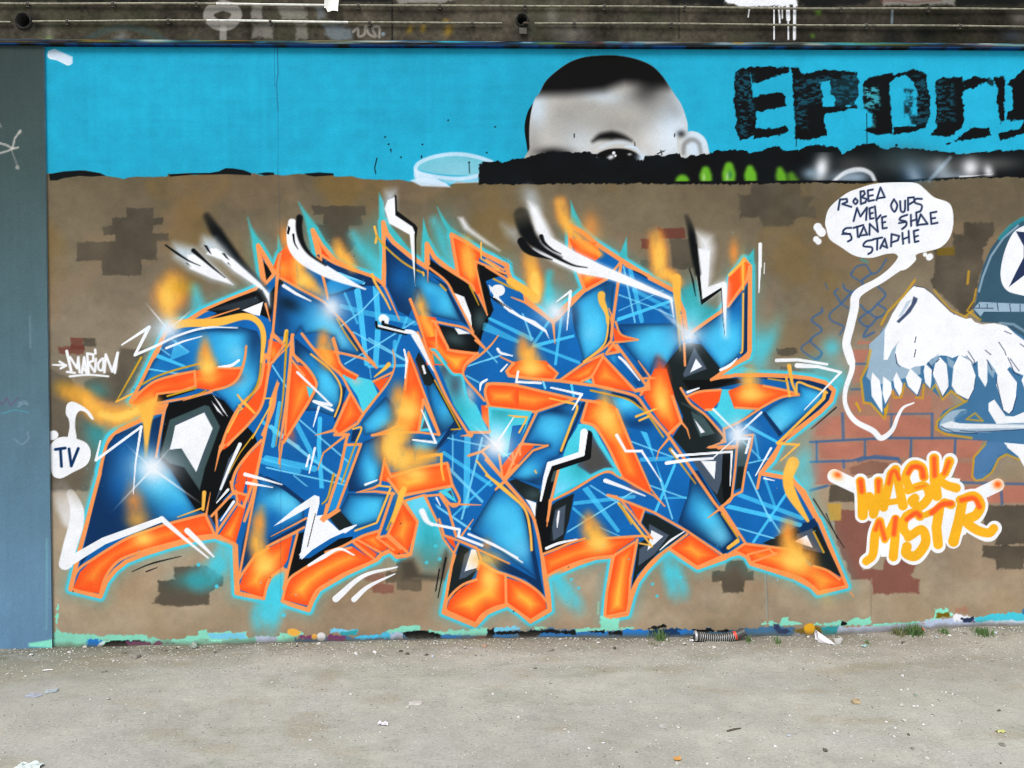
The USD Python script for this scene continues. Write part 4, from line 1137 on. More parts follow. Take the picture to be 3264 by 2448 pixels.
L f=2.6 a=0.9 LSK 12>7 J 40,830 380,1100 680,1310
L f=2.6 a=0.9 LSK 5 J 0,1190 680,1340
L f=3 a=0.85 SKY 14 J 470,760 460,1000 490,1440
L f=2.6 a=0.85 LSK 5 J 290,770 720,1140
L f=3 a=0.7 SKY 16 J 260,800 430,1130
L f=3 a=0.7 SKY 20 J 0,1110 420,1200
L f=2.6 a=0.7 LSK 5 J 240,1260 480,1460
L f=2.6 a=0.9 LSK 5 J 50,290 200,520
L f=3 a=0.8 SKY 14>8 I 1830,740 2030,880
L f=3 a=0.8 LSK 12 I 2000,870 2212,1010
L f=3 a=0.8 SKY 12 I 2050,620 1990,1000
L f=3 a=0.6 SKY 20 I 1900,1130 2212,1220
# graffiti_lettering/light_beam
clip I 800,440 1000,60 1360,60 1340,330 950,430
F f=3 a=0.85 SKY I 940,190 960,180 1220,290 1240,320 930,210
F f=3 a=0.6 SKY I 1130,60 1250,180 1080,250
L f=2.6 a=0.9 LSK 5 I 890,320 1200,370
L f=2.6 a=0.7 LSK 5 I 1000,140 1080,200
L f=2.6 a=0.6 LSK 5 I 1100,60 1250,170
# graffiti_lettering/light_beam
clip F 1960,1050 2212,1200 G 590,1290 690,1220 750,1290 K 830,270 650,420 620,380 330,100 110,210 J 1960,640 1720,360 1860,180
L f=3 a=0.75 SKY 10>14 G 30,1260 400,1440
L f=3 a=0.6 SKY 26>12 F 1920,1330 2212,1460
L f=2.6 a=0.8 LSK 6 G 230,1000 330,1240 400,1440
L f=3 a=0.8 SKY 9 G 660,1260 610,1659
L f=3 a=0.85 SKY 12>9 G 420,1500 780,1410
L f=3 a=0.7 SKY 9 G 420,1480 560,1270
L f=2.6 a=0.85 LSK 5 K 0,245 300,150
L f=2.6 a=0.85 LSK 5 J 1760,300 2212,150
L f=3 a=0.7 SKY 10 K 440,120 830,270
L f=2.6 a=0.8 LSK 5 J 1880,90 2080,320
L f=2.6 a=0.8 LSK 5 J 1760,380 1870,440
L f=2.6 a=0.6 LSK 5 K 150,320 230,400
# graffiti_lettering/light_beam
clip G 1150,1300 1180,740 1450,900 1660,1010 1690,1310
L f=3 a=0.7 SKY 14 G 1270,830 1370,1280
L f=2.6 a=0.8 LSK 6 G 1210,800 1310,1290
L f=3 a=0.9 SKY 12>9 G 1140,1275 1640,1100
L f=2.6 a=0.7 LSK 5 G 1170,1050 1440,1150 1650,1240
L f=3 a=0.6 SKY 12 G 1300,1010 1600,1160
L f=2.6 a=0.6 LSK 4 G 1170,1190 1560,1010
# graffiti_lettering/light_beam
clip K 1220,830 1560,830 1640,920 2050,1530 O 1760,520 1500,400 1200,260 1050,210 K 1500,1500 1400,1380
F f=3 a=0.85 SKY K 1350,850 1405,850 1440,950 1560,1390 1590,1400 1490,1130
L f=2.6 a=0.95 LSK 5 K 1530,1290 1640,1640
L f=2.6 a=0.9 SKY 9 K 1660,1170 1490,1580
L f=2.6 a=0.8 LSK 5 K 1250,950 1650,1100
L f=3 a=0.6 SKY 14 K 1370,1120 1620,1110
L f=2.6 a=0.8 LSK 5 K 1420,1340 1760,1460
L f=2.6 a=0.6 SKY 7 K 1570,1460 1760,1455
# graffiti_lettering/light_beam
clip O 790,190 1050,60 1500,300 1400,570 700,600
L f=3 a=0.75 SKY 20>12 O 870,150 1160,530
L f=3 a=0.7 SKY 12 O 760,290 1300,230
L f=2.6 a=0.9 LSK 5 O 700,550 1320,170
L f=2.6 a=0.8 LSK 5 O 900,120 1280,360
L f=3 a=0.7 SKY 8 O 740,310 880,430
L f=2.6 a=0.7 LSK 4 O 1000,500 1180,580
# graffiti_lettering/light_beam
clip J 1280,1080 1600,900 1960,880 K 20,1100 K 120,1290 N 1960,160 N 1790,540 N 1700,660 N 1440,220 J 1600,1180
L f=3 a=0.75 SKY 20 J 1770,920 1760,1520
L f=3 a=0.8 LSK 10>8 J 1600,1190 1940,1530
L f=3 a=0.7 SKY 12 J 1560,1060 2000,1360
L f=2.6 a=0.8 LSK 5 J 1600,930 2010,1020
L f=2.6 a=0.8 LSK 5 J 1640,900 1640,1210
L f=2.6 a=0.85 LSK 7 J 1900,930 1720,1640
L f=2.6 a=0.7 SKY 7 J 1990,1290 1650,1610
L f=2.6 a=0.9 LSK 7 N 1420,260 1800,520
# graffiti_lettering/light_beam
clip L 1000,780 1180,700 1340,930 1180,1230 1460,1290 1700,1659 P 1650,440 1200,640 1050,640 850,340 1000,190
L f=3 a=0.85 SKY 12>9 L 1050,820 1310,960
L f=3 a=0.85 SKY 14 P 860,310 1250,400 1520,480
L f=2.6 a=0.95 LSK 6 L 1060,1230 1260,1659
L f=2.6 a=0.85 SKY 9 P 1410,190 1110,630
L f=3 a=0.7 SKY 14 P 950,200 1540,420
L f=3 a=0.6 SKY 9 P 1210,60 1300,320
L f=2.6 a=0.9 LSK 5 P 950,500 1300,600
L f=2.6 a=0.8 LSK 6 P 1250,400 1340,540
L f=2.6 a=0.8 LSK 5 L 1070,1150 1250,1110
L f=2.6 a=0.7 LSK 5 L 1020,960 1170,1110
L f=2.6 a=0.6 SKY 7 L 1120,900 1160,1120
clip
# graffiti_lettering/turquoise_gap
F f=4 CYA J 680,380 800,390 930,420 980,540 930,630 850,715 800,560
B a=0.6 SKN 16,12 J 790,430
# graffiti_lettering/turquoise_gap
F f=4 CYA @ TEA 40,30,0,0.8 K 120,720 @ LSK 30,40,0,0.7 K 80,880 K 22,655 400,695 350,840 225,1070 150,1100 60,1000 20,880
F f=3 BLU K 230,820 350,810 250,1060 190,1060
# graffiti_lettering/turquoise_gap
F f=5 CYA @ GRY 26,60,-28,0.9 J 1560,330 @ GRY 26,50,0,0.85 J 1660,460 @ TEA 30,40,0,0.6 J 1700,700 J 1465,160 1490,170 1600,320 1640,370 1725,380 1770,560 1850,640 1960,880 1810,890 1650,640
B a=0.8 SKN 16,30,20 J 1790,540
# graffiti_lettering/turquoise_gap
F f=4 CYA @ LSK 40,40,0,0.9 K 660,1410 @ TEA 30,40,0,0.7 K 820,1170 K 810,820 940,840 1010,980 1190,1270 1040,1210 590,1465 640,1200 720,960
F f=10 GRY K 850,850 920,870 990,1000 1150,1240 1050,1190 920,1250 800,1170 870,1080
F f=20 a=0.7 BRK K 900,940 980,1010 1100,1200 1040,1190 900,1220 850,1150
# graffiti_lettering/turquoise_gap
F f=4 CYA L 830,500 930,500 915,570 950,660 1120,680 1000,770 850,850 800,790 700,690 790,660
F f=6 a=0.9 CYA L 870,380 1010,300 1130,330 1110,375
# graffiti_lettering/turquoise_gap
F f=3 CYA J 1510,1400 1620,1360 1675,1500 1640,1480
F f=3 GRY J 1590,1400 1625,1390 1650,1460
F f=3 CYA J 350,470 400,490 420,520 375,575
F f=4 CYA J 1395,680 1460,870 1335,870
F f=4 GRY J 1400,740 1435,840 1365,850
F f=3 CYA K 865,435 900,402 945,450
F f=4 g=BRW;1400,520;1400,860 CYA @ LSK 40,60,0,0.7 N 1350,330 N 1230,275 1390,225 1500,460 1545,600 1650,745 1570,960 1290,960 1200,800 1275,745 1340,450
# graffiti_lettering/spray_drip
F f=30 BRK N 1180,790 1290,780 1350,900 1530,930 1530,820 1580,700 1600,740 1560,960 1200,960
C w=0.5 f=44 a=0.95 TEA 44>60>66>40 fade=0.6>0.8>0.6>0 N 1400,420 1430,600 1440,760 1450,960
O a=0.8 CYA 6 N 1490,665 1525,780 1410,810
C w=0.5 f=44 a=0.9 CYA 40>70>80 fade=0.9>1>0.5 M 1570,680 1500,850 1350,960
B a=0.7 TEA 70,26 M 1330,970
O CYA 6 M 1335,830 1495,1020
B a=0.85 CYA 40,50 M 2010,1080
C w=0.5 f=44 a=0.95 CYA 50>76>92>70 fade=1>1>0.95>0.35 M 2020,960 1970,1180 1930,1290 1920,1450
O CYA 6 M 2085,1275
F f=12 CYA M 1990,960 2080,900 2060,1180 1920,1180
C w=0.5 f=44 a=0.9 CYA 40>60>50>30 fade=1>0.9>0.8>0 O 600,930 700,1060 800,1200 860,1310
O a=0.9 CYA 5 O 815,1035 750,960
C w=0.5 f=44 a=0.9 CYA 50>64>70>40 fade=0.8>1>0.8>0 O 1600,760 1640,900 1690,1050 1720,1190
O a=0.9 CYA 5 O 1715,940 1505,1105 1465,1000
'''
GRAFFITI3 = '''
# graffiti_lettering/orange_block
F grow=4 e=ORA,22 YEL I 740,610 830,520 960,440 1130,385 1300,350 1400,330 1500,310 1690,320 1690,380 1640,430 1460,500 1330,480 970,540 950,620 850,650
B a=0.9 ORA 50,16,12 I 1150,430
B a=0.9 ORA 36,22,0 I 1600,400
F f=4 SAL I 940,640 1060,620 1050,640 1020,690 940,715
# graffiti_lettering/orange_block
F grow=4 e=ORA,26 YEL M 240,1040 300,900 420,780 560,690 720,600 900,530 1060,480 1400,390 1470,550 1250,590 850,700 640,780 520,900 460,1070
B a=0.85 ORA 46,20,15 M 1300,480
B a=0.85 ORA 26,22 M 380,1010
# graffiti_lettering/orange_block
F grow=4 e=ORA,24 YEL M 1700,1040 1740,920 1830,740 1960,690 2150,590 2110,780 2080,830 1980,920 1900,1110
# graffiti_lettering/orange_block
F grow=4 e=ORA,24 YEL N 150,1130 200,990 280,900 440,800 600,720 750,680 910,785 700,890 560,960 460,1040 400,1120 360,1180
# graffiti_lettering/orange_block
F grow=4 e=ORA,14 YEL N 770,640 800,620 960,740 930,780
# graffiti_lettering/orange_block
F grow=4 e=ORA,16 YEL N 810,600 960,540 1050,690 970,710
F grow=4 e=ORA,14 YEL N 990,610 1070,595 1210,720 1140,730
# graffiti_lettering/orange_block
F grow=4 e=ORA,22 YEL N 1180,310 1200,310 1320,460 1235,715 1080,590
# graffiti_lettering/orange_block
F grow=4 e=ORA,26 YEL N 1590,1240 1620,1150 1700,1060 1850,970 1880,850 1900,810 2095,930 2095,1180 1950,1220 1830,1330
# graffiti_lettering/orange_block
F grow=4 e=ORA,22 YEL O 190,960 330,1000 440,1060 510,1150 520,1210 390,1310 195,1160
# graffiti_lettering/orange_block
F grow=4 e=ORA,22 YEL O 500,770 680,690 850,630 1000,600 1300,600 1150,700 1120,745 800,800 525,920
# graffiti_lettering/orange_block
F grow=4 e=ORA,18 YEL O 1150,740 1310,640 1270,900 1240,1255 1050,1285 1070,1080
# graffiti_lettering/orange_block
F ORA O 1250,290 1390,340 1350,450
# graffiti_lettering/orange_block
F grow=4 e=ORA,22 YEL O 1640,685 1800,575 2050,755 1860,840
# graffiti_lettering/orange_block
F grow=4 e=ORA,24 YEL P 950,705 1040,650 1200,680 1380,690 1600,850 1780,890 1900,970 1920,1025 1690,1065 1630,1000 1480,920 1100,810 1060,745
# graffiti_lettering/orange_block
F ORA @ YEL 12,20,0,0.6 I 1990,180 I 1950,60 2080,100 1990,250 1940,260
F grow=4 e=ORA,8 ORA I 1970,280 1930,450 1880,640 1600,990 1555,1020 1640,790 1880,500 1920,280
# graffiti_lettering/orange_block
F ORA I 1890,970 1860,1150 1800,1400 1770,1520 M 1760,60 1700,310 1650,130 1700,80 I 1660,1330 1680,1230 1740,1120
F grow=4 e=ORA,14 YEL M 1690,320 1740,320 1650,640 1520,580
F ORA M 1690,190 1760,210 1730,300
# graffiti_lettering/orange_block
F grow=4 e=ORA,24 YEL J 225,285 330,310 420,430 430,500 370,620 290,740 150,960 190,700
B a=0.9 ORA 16,40,10 J 290,400
B a=0.85 ORA 14,40,20 J 190,840
F f=3 CYA J 350,470 400,490 415,515 375,575
# graffiti_lettering/orange_block
F grow=4 e=ORA,16 YEL J 420,150 600,170 640,290 690,380 660,380 560,290 480,220
F ORA J 670,310 810,380 780,420 690,380
F ORA J 940,435 1085,385 1000,520
# graffiti_lettering/orange_block
F grow=4 e=ORA,24 YEL J 740,545 780,600 825,740 640,885 615,870 680,640
# graffiti_lettering/orange_block
F grow=4 e=ORA,22 YEL J 1255,190 1300,290 1390,560 1350,690 1330,860 1230,870 1160,800 1210,560 1230,380
B a=0.8 ORA 14,34,-12 J 1300,420
# graffiti_lettering/orange_block
F grow=4 e=ORA,20 YEL J 1000,1290 1040,1160 1090,1250 1350,1200 1600,1165 1620,1330 1400,1390 1200,1440 1120,1320
B a=0.85 ORA 40,18,8 J 1480,1270
F f=3 BLU J 1390,1160 1500,1125 1510,1145
F ORA N 1565,570 1640,580 1675,700 1620,650
# graffiti_lettering/orange_block
F grow=4 e=ORA,16 YEL F 1265,1090 1330,1240 1480,1260 1600,1535 1860,1575 1770,1659 1420,1659 1390,1440
F grow=4 e=ORA,16 YEL J 1510,40 1600,155 1845,185 1760,280 1730,350 1640,360 1450,150 1380,60
F f=3 TEA F 1455,1530 1520,1560 1600,1659 1480,1659
# graffiti_lettering/orange_block
F ORA @ SAL 12,30,0,0.8 J 1930,780 J 1890,640 1965,645 1965,860 1900,760
# graffiti_lettering/orange_block
F grow=4 e=ORA,18 YEL F 1630,525 1760,600 1880,690 1860,740 1800,960 1690,860
B a=0.5 ORA 20,40,0 F 1680,640
F ORA @ YEL 14,40,0,0.9 F 1800,830 F 1760,700 1830,760 1940,1220 1860,1060 1790,960
# graffiti_lettering/orange_block
F grow=4 e=ORA,20 YEL G 740,560 960,600 1000,700 960,740 800,680
F ORA @ YEL 26,14,30,0.8 G 900,900 G 810,830 940,870 1060,910 1000,940 870,1000
F grow=4 e=ORA,14 ORA F 60,830 110,700 200,600 240,750 260,960 120,900
B a=0.6 YEL 24,30 F 150,830
# graffiti_lettering/orange_block
F ORA F 405,490 470,600 610,760 500,720 470,680
F ORA E 1860,625 2000,840 1900,730
# graffiti_lettering/orange_block
F grow=4 e=ORA,14 YEL K 680,415 1020,210 930,390 830,430
F grow=4 e=ORA,24 YEL K 945,375 1030,220 1110,300 1310,510 960,460
F ORA K 1070,110 1110,100 1160,165 1080,170
F ORA G 1120,1330 1190,1400 1330,1440 1130,1470
# graffiti_lettering/orange_block
F grow=4 e=ORA,20 YEL K 190,340 250,270 340,250 520,260 620,360 600,400 200,380
# graffiti_lettering/orange_block
F grow=4 e=ORA,24 YEL K 10,500 30,470 250,470 500,520 740,570 430,690 25,640
F grow=4 e=ORA,20 YEL J 1930,510 1960,480 2212,480 2212,650 1960,640
# graffiti_lettering/orange_block
F grow=4 e=ORA,26 YEL K 890,620 990,600 1130,660 1240,900 1440,1400 1200,1280 1100,1040 1000,880 950,830 840,790
B a=0.8 ORA 20,30,-20 K 1330,1310
# graffiti_lettering/orange_block
F grow=4 e=ORA,24 YEL K 1400,570 1440,430 1490,330 1580,330 1630,500 1710,780 1640,890 1540,780
F ORA K 1320,490 1440,490 1380,560
# graffiti_lettering/orange_block
F grow=4 e=ORA,12 ORA L 540,560 680,520 820,510 800,600 740,670 690,680
F grow=4 e=ORA,26 YEL L 900,520 1000,480 1110,460 1250,480 1500,540 1340,570 1180,655 950,660
# graffiti_lettering/orange_block
F grow=4 e=ORA,10 ORA K 160,1290 140,1190 240,1060 300,990 410,1000 330,1080
# graffiti_lettering/orange_block
F grow=4 e=ORA,18 ORA H 900,900 930,880 1040,770 1080,800 1070,900 1000,1010 880,1150
B a=0.8 YEL 8,50 H 1020,850
# graffiti_lettering/slit
F f=3 BLU @ NAV 20,20,0,0.5 K 1330,450 @ SKY 10,30,0,0.4 K 1120,230 K 1070,208 1170,198 1395,470 1330,480
F f=3 BLU @ NAV 20,40,0,0.6 K 1380,360 K 1150,110 1200,105 1420,370 1390,405
F f=3 BLU K 275,425 480,430 840,470 970,495 980,590 890,600 760,570 500,515
L f=2.6 LSK 7 K 500,430 520,490
L f=2.6 SKY 8 K 750,460 770,560
F f=3 NAV K 1100,520 1290,560 1420,690 1400,700 1260,590 1110,560
F f=3 BLU @ SKY 50,30,0,1.0 K 1240,620 @ NAV 60,20,0,0.7 K 1340,800 K 1100,560 1250,590 1400,700 1560,920 1220,830 1150,680
# graffiti_lettering/salmon_outline
L SAL 9.5 M 205,1045 295,690 470,20
C SAL 9.5 I 470,1220 500,1080 540,950 620,870 720,820 830,770
C SAL 8.6 M 215,1040 270,880 420,770 560,680 720,590 900,525 1060,470 1390,385
L SAL 8.6 M 215,1045 330,1075 465,1105
C SAL 9.5 M 465,1105 520,930 640,790 850,710 1100,640 1300,590 1480,570 1560,600 1660,650
L SAL 9.5>7.7>1.7 M 1480,570 1400,400 1440,190
L SAL 8.6 M 1480,570 1500,540 1490,360 1450,400 1640,195 1620,100
L SAL 8.6 M 1500,540 1670,290 1730,320
C SAL 9.5 M 1730,320 1850,20
L SAL 8.6 M 1660,190 1760,215
L SAL 7.7 M 1665,180 1680,300
C SAL 9.5 I 1850,1230 1920,900 1960,700 2035,450
C SAL 9.5 I 1890,950 1780,1060 1670,1210 1630,1340 1650,1420
C SAL 9.5 I 1850,1230 1810,1450 1740,1659
L SAL 8.6>3.4 I 1960,720 2035,440
C SAL 10.3>9.5>7.7>2.6 I 1900,900 1960,760 2000,650 2030,470
C SAL 9.5 E 1990,1380 1940,1600 I 1920,200 1890,400 1850,500 1700,650 1600,830 1530,1020
L SAL 9.5>2.6 I 1530,1000 1480,1220
C SAL 8.6 I 1960,280 1900,620 1780,800 1590,990
L SAL 8.6 I 1560,990 1520,1050
L SAL 10.3>7.7 E 2030,870 2010,1150 1990,1390
L SAL 7.7>3.4 E 1925,1130 1965,1280
L SAL 8.6 E 1990,1390 2100,1500
L SAL 8.6 I 1980,20 2090,110 1990,260 1950,280 1980,20
C SAL 7.7>3.4 I 2170,20 2130,110 2000,250
L SAL 9.5 I 2160,40 2170,190 2212,250
C SAL 8.6 J 240,200 340,290 420,400 435,480 370,610 290,740 150,970
L SAL 9.5>10.3>8.6>2.6 J 225,20 205,300 170,650 110,1010 120,1190
L SAL 7.7 J 140,960 110,1150
L SAL 7.7 J 210,280 160,900
L SAL 6.9 J 220,240 330,380
L SAL 7.7>2.6 J 30,620 95,420
C SAL 8.6 E 1390,1180 1600,1090 1840,1000
L SAL 6.9>3.4 E 1350,1280 1690,1170
L SAL 7.7 E 1330,1290 1240,1285
L SAL 8.6>3.4 E 1920,960 2000,880 1865,640
L SAL 8.6 E 1890,740 1925,950 2010,850
L SAL 7.7 E 2010,850 1930,760
L SAL 9.5>7.7 I 740,600 830,440 1010,60
L SAL 7.7 E 950,1600 1010,1450 1080,1320
C SAL 7.7 I 745,610 850,500 960,425 1130,375 1300,340
L SAL 7.7 I 1300,340 1310,470 1180,515 970,540 945,640
L SAL 7.7 I 960,625 1210,580 1450,520
L SAL 7.7>2.6 I 1450,520 1200,600
C SAL 7.7>7.7>8.6>6.9 I 1440,515 1600,470 1690,390 1740,240 1755,120
C SAL 7.7 I 1500,310 1640,315 1710,310
L SAL 7.7 I 1060,630 1030,700 940,720
L SAL 9.5>6.9 I 1030,700 960,1100
L SAL 8.6 F 105,870 60,830 0,740
L SAL 8.6 F 90,870 120,690
C SAL 7.7 F 120,900 300,1000 500,1110 600,1210 720,1350 860,1560 950,1659
L SAL 7.7>3.4 J 750,0 860,180 970,310
L SAL 7.7>3.4 F 590,1430 640,1580
L SAL 9.5>6.9 F 490,860 520,990 540,1090
C SAL 8.6 F 480,700 600,770 760,830 930,890 1030,960
L SAL 7.7 F 405,490 470,650 480,740
L SAL 7.7 F 405,490 490,620 590,750
L SAL 9.5 F 1030,420 1035,650 1025,960
C SAL 8.6 F 1030,420 1080,540 1220,680 1420,810
L SAL 7.7>3.4 F 1030,960 1090,1090 1170,1270
L SAL 7.7>1.7 F 1420,780 1420,940
L SAL 7.7 F 1420,610 1430,780
C SAL 8.6 F 1415,610 1500,750 1620,840 1790,950 1830,1010
C SAL 7.7 F 1430,810 1580,930 1650,1050 1740,1220 1820,1380
C SAL 7.7 F 1460,1280 1600,1310 1740,1340 1820,1400 1920,1520
L SAL 7.7 F 1910,1510 1840,1450
C SAL 7.7>7.7>4.3 F 1760,1659 1870,1590 1970,1500 2040,1410
L SAL 7.7>2.6 F 1870,1050 1940,1220
L SAL 7.7 F 1630,525 1690,870
L SAL 7.7 F 1630,525 1760,590 1900,680 2110,800 2130,860
L SAL 7.7 F 1830,750 2100,860 2130,860
L SAL 7.7>4.3 F 1830,750 1900,1050 1945,1230
L SAL 7.7 G 0,740 150,830 190,800
L SAL 8.6 G 0,800 210,930 330,1010 350,1120 590,1290
L SAL 7.7>3.4 G 350,1120 220,1070
L SAL 10.3>2.6 G 590,1290 605,1480
L SAL 9.5 G 620,1270 860,1020 1060,910
L SAL 7.7 G 1060,910 1170,780 1190,740
C SAL 8.6 G 970,610 1190,740 1450,900 1660,1020
L SAL 7.7 G 1420,870 1240,800 1200,760
L SAL 7.7 G 1430,870 1440,910
L SAL 10.3>8.6 G 1190,760 1160,960 1120,1250 1100,1420
L SAL 7.7>3.4 G 1120,1270 1080,1170
L SAL 6.9 G 810,830 870,1000
C SAL 8.6>5.2 F 1265,1090 1330,1260 1400,1480 1460,1659
C SAL 8.6 F 1480,1290 1590,1500 1620,1540 1860,1570
L SAL 6.0 F 1490,1360 1500,1520 1440,1530
C SAL 8.6 J 1330,0 1460,290 1600,600 1780,890 1810,900
L SAL 8.6>6.9 J 1440,140 1640,360 1730,370
C SAL 7.7 J 1860,180 1760,270 1730,350 1760,420 1850,520 1920,600
L SAL 9.5>2.6 J 1800,905 1710,910
L SAL 8.6 J 1780,880 1960,880
C SAL 7.7>4.3 G 1140,1290 1190,1400 1340,1445
L SAL 7.7>4.3 G 1090,1470 1180,1465 1340,1448
C SAL 7.7 G 1100,1250 1110,1400 1060,1500 860,1640
L SAL 8.6 K 650,420 860,270 1030,190
L SAL 8.6 K 1060,190 1170,170 1120,100 1060,180
L SAL 9.5 K 1150,110 1400,450 1430,470
L SAL 7.7 K 1030,210 930,390 840,430
L SAL 8.6 K 1020,200 1310,510 1430,480
L SAL 7.7 K 930,380 950,460
L SAL 7.7>3.4 K 1450,400 1340,250
L SAL 7.7 K 1380,405 1490,400
L SAL 6.9 K 1430,410 1440,500 1310,520
L SAL 10.3 K 1110,500 970,470 640,425 430,410 200,380 180,340 240,270
L SAL 6.9>4.3 K 240,270 120,210
L SAL 6.9 K 600,400 630,360 550,290
C SAL 9.5 K 1100,500 1260,540 1340,580 1420,690 1600,900
L SAL 7.7 K 1360,550 1430,420
L SAL 9.5 K 1600,900 1720,790 1640,560
L SAL 7.7>2.6 K 1720,790 1770,850 1795,935
L SAL 9.5 K 1600,900 2010,1500 2060,1560
L SAL 8.6>2.6 K 1610,930 1520,1040 1500,1120
L SAL 9.5 O 2060,330 2212,570
L SAL 8.6>3.4 O 2070,330 1955,415
C SAL 7.7 L 800,1020 900,1020 960,1010
L SAL 8.6 L 740,415 950,372
C SAL 9.5 L 950,372 1200,375 1450,385 1620,410 1750,450 1815,510 1790,600 1700,690 1330,970
L SAL 9.5 L 1350,980 1170,1240 1145,1370
L SAL 8.6 L 1170,1240 1320,1260 1450,1290 1560,1430 1680,1659
L SAL 9.5 P 1440,70 1560,180 1700,460 1930,1010
L SAL 9.5 H 1075,800 1070,1560 960,1659
L SAL 9.5 L 1060,190 900,310 740,415
L SAL 7.7 H 1030,745 900,880
L SAL 8.6 H 1080,800 1050,920 890,1150
L SAL 7.7>4.3 H 540,1400 700,1290 840,1200
L SAL 8.6>3.4 H 500,1480 505,1659 L 505,290
L SAL 7.7 H 470,1230 490,1450
L SAL 6.9 L 500,90 508,290
C SAL 7.7 L 470,490 500,540 560,630 680,720 780,830 850,920 830,960
L SAL 8.6>2.6 L 860,960 700,1015
L SAL 8.6 L 720,1010 970,1000
L SAL 7.7 L 850,850 860,960
C SAL 7.7 L 530,560 640,520 820,505
L SAL 7.7 L 690,680 750,680
C SAL 7.7 L 850,850 1000,780 1200,650 1360,570 1510,550
L SAL 6.9 L 950,660 1160,675
L SAL 7.7 L 1510,545 1400,510 1300,490 1200,470
L SAL 7.7 L 975,920 1105,900 1090,1000 1040,1200 1010,1400 930,1440 830,1540
L SAL 7.7 L 970,950 950,1200 920,1450
L SAL 7.7 L 930,1440 900,1490 830,1530
C SAL 8.6 K 850,790 950,820 1010,900 1100,1060 1200,1280
L SAL 8.6 K 890,610 840,780
L SAL 8.6 K 880,600 960,610
L SAL 9.5>4.3 K 1150,680 1250,930 1450,1380 1570,1530
L SAL 8.6>6.9>3.4 K 1180,1270 1350,1370 1480,1440 1575,1530
C SAL 8.6 K 570,1480 760,1390 1040,1230 1190,1280
L SAL 8.6 K 640,1190 570,1480 540,1659
L SAL 7.7>3.4 O 560,260 535,490
L SAL 8.6 K 445,700 300,1000 160,1300
L SAL 8.6 K 0,650 430,700 760,590
C SAL 8.6 J 1960,650 1930,560 1930,490 1980,450 2212,460
C SAL 8.6 K 0,470 30,450 250,465 500,520 760,580
L SAL 7.7 K 760,580 1000,620
L SAL 8.6 J 1960,650 1970,860
L SAL 8.6>3.4 K 310,980 540,995
L SAL 7.7 K 540,995 410,1040 170,1300
L SAL 6.9 K 290,990 300,1080
L SAL 6.0 K 230,1060 240,1160
L SAL 10.3>7.7 K 0,1120 160,1300 310,1480 380,1570 430,1659
C SAL 9.5 O 160,90 330,280 420,430 480,700 510,950 550,1220
L SAL 7.7>3.4 K 170,1310 80,1390
L SAL 8.6 J 1960,1000 1890,1050 1780,1085
L SAL 8.6 J 1900,1050 2090,1290 2212,1440
L SAL 6.9 J 2080,1320 2020,1380
L SAL 7.7 J 2050,1080 2080,1290 2212,1170
L SAL 7.7 J 1160,820 1080,860 940,905
L SAL 8.6>6.9 J 930,905 1120,880 1350,880 1520,900
L SAL 8.6 J 1520,900 1380,590
L SAL 8.6>5.2 J 1520,890 1250,170
L SAL 7.7 J 1250,180 1220,500
L SAL 6.9 J 1150,820 1190,700
L SAL 8.6 J 1340,870 1380,600
C SAL 8.6>7.7 J 310,10 420,150 560,290 660,380 740,530 850,720
L SAL 7.7 J 580,60 620,190 640,250
C SAL 7.7 J 600,170 740,200 880,240 970,310
C SAL 7.7 J 640,260 690,320 800,380
L SAL 8.6 J 740,530 590,860
L SAL 9.5 J 590,860 640,900 800,800 850,720
C SAL 8.6>7.7>3.4 J 850,720 960,580 1080,420 1130,280 1110,150
L SAL 6.9 J 940,430 1110,350
L SAL 10.3>2.6 J 600,860 430,905
L SAL 10.3 J 600,900 720,900
L SAL 8.6>2.6 J 680,920 500,1060 450,1210
L SAL 9.5 J 710,910 650,1200 500,1659
L SAL 8.6 J 690,990 830,985 620,1560 500,1640
L SAL 7.7>6.9 J 1040,1110 1000,1330
L SAL 7.7 J 1040,1130 1090,1260
L SAL 8.6>6.9>2.6 J 1000,1340 940,1370 790,1410
L SAL 9.5>7.7>2.6 J 1120,1420 960,1400 800,1408
L SAL 8.6 J 1100,1270 1350,1190 1590,1150 1640,1360
L SAL 9.5 J 1070,1290 1180,1440 1640,1350
C SAL 8.6 J 1640,1350 1700,1480 1640,1530 1530,1420
L SAL 8.6>2.6 J 1600,1510 1890,1520
L SAL 7.7 J 1390,1440 1500,1659
L SAL 7.7 J 1400,1440 1520,1430
L SAL 8.6 N 1530,220 1600,330 1670,580
L SAL 7.7 N 1520,430 1560,560
L SAL 9.5 N 1110,200 980,590
L SAL 8.6 N 1200,260 1060,580
L SAL 8.6 N 980,590 1080,570 1260,740
L SAL 8.6 N 1200,270 1330,450 1270,740 1150,755
L SAL 6.9 N 970,590 1120,700
L SAL 6.9 N 1060,580 1180,690
C SAL 8.6 N 990,530 860,570 760,620 640,680 520,720
L SAL 6.9 N 750,620 950,780
L SAL 6.9 N 800,610 1000,720
C SAL 8.6 N 980,785 700,900 560,980 450,1050 390,1150 365,1220
L SAL 8.6 N 365,1220 135,1150
C SAL 8.6 N 135,1150 190,970 300,880 460,790 620,710 740,680
L SAL 9.5>7.7 N 150,1040 270,560
L SAL 7.7 N 330,500 40,650
L SAL 6.9>2.6 N 350,420 40,580
L SAL 7.7 N 0,670 270,540
L SAL 8.6 N 500,440 640,350
L SAL 7.7 N 530,300 510,390 480,430
L SAL 9.5 M 1670,660 1680,950 1690,1080
C SAL 8.6 M 1690,960 1740,880 1830,760 1950,680
L SAL 8.6 M 1690,1075 1910,1130
C SAL 8.6 M 1910,1130 1960,960 2080,860
L SAL 7.7 M 1690,950 1850,100
L SAL 7.7 N 1650,720 1580,1130
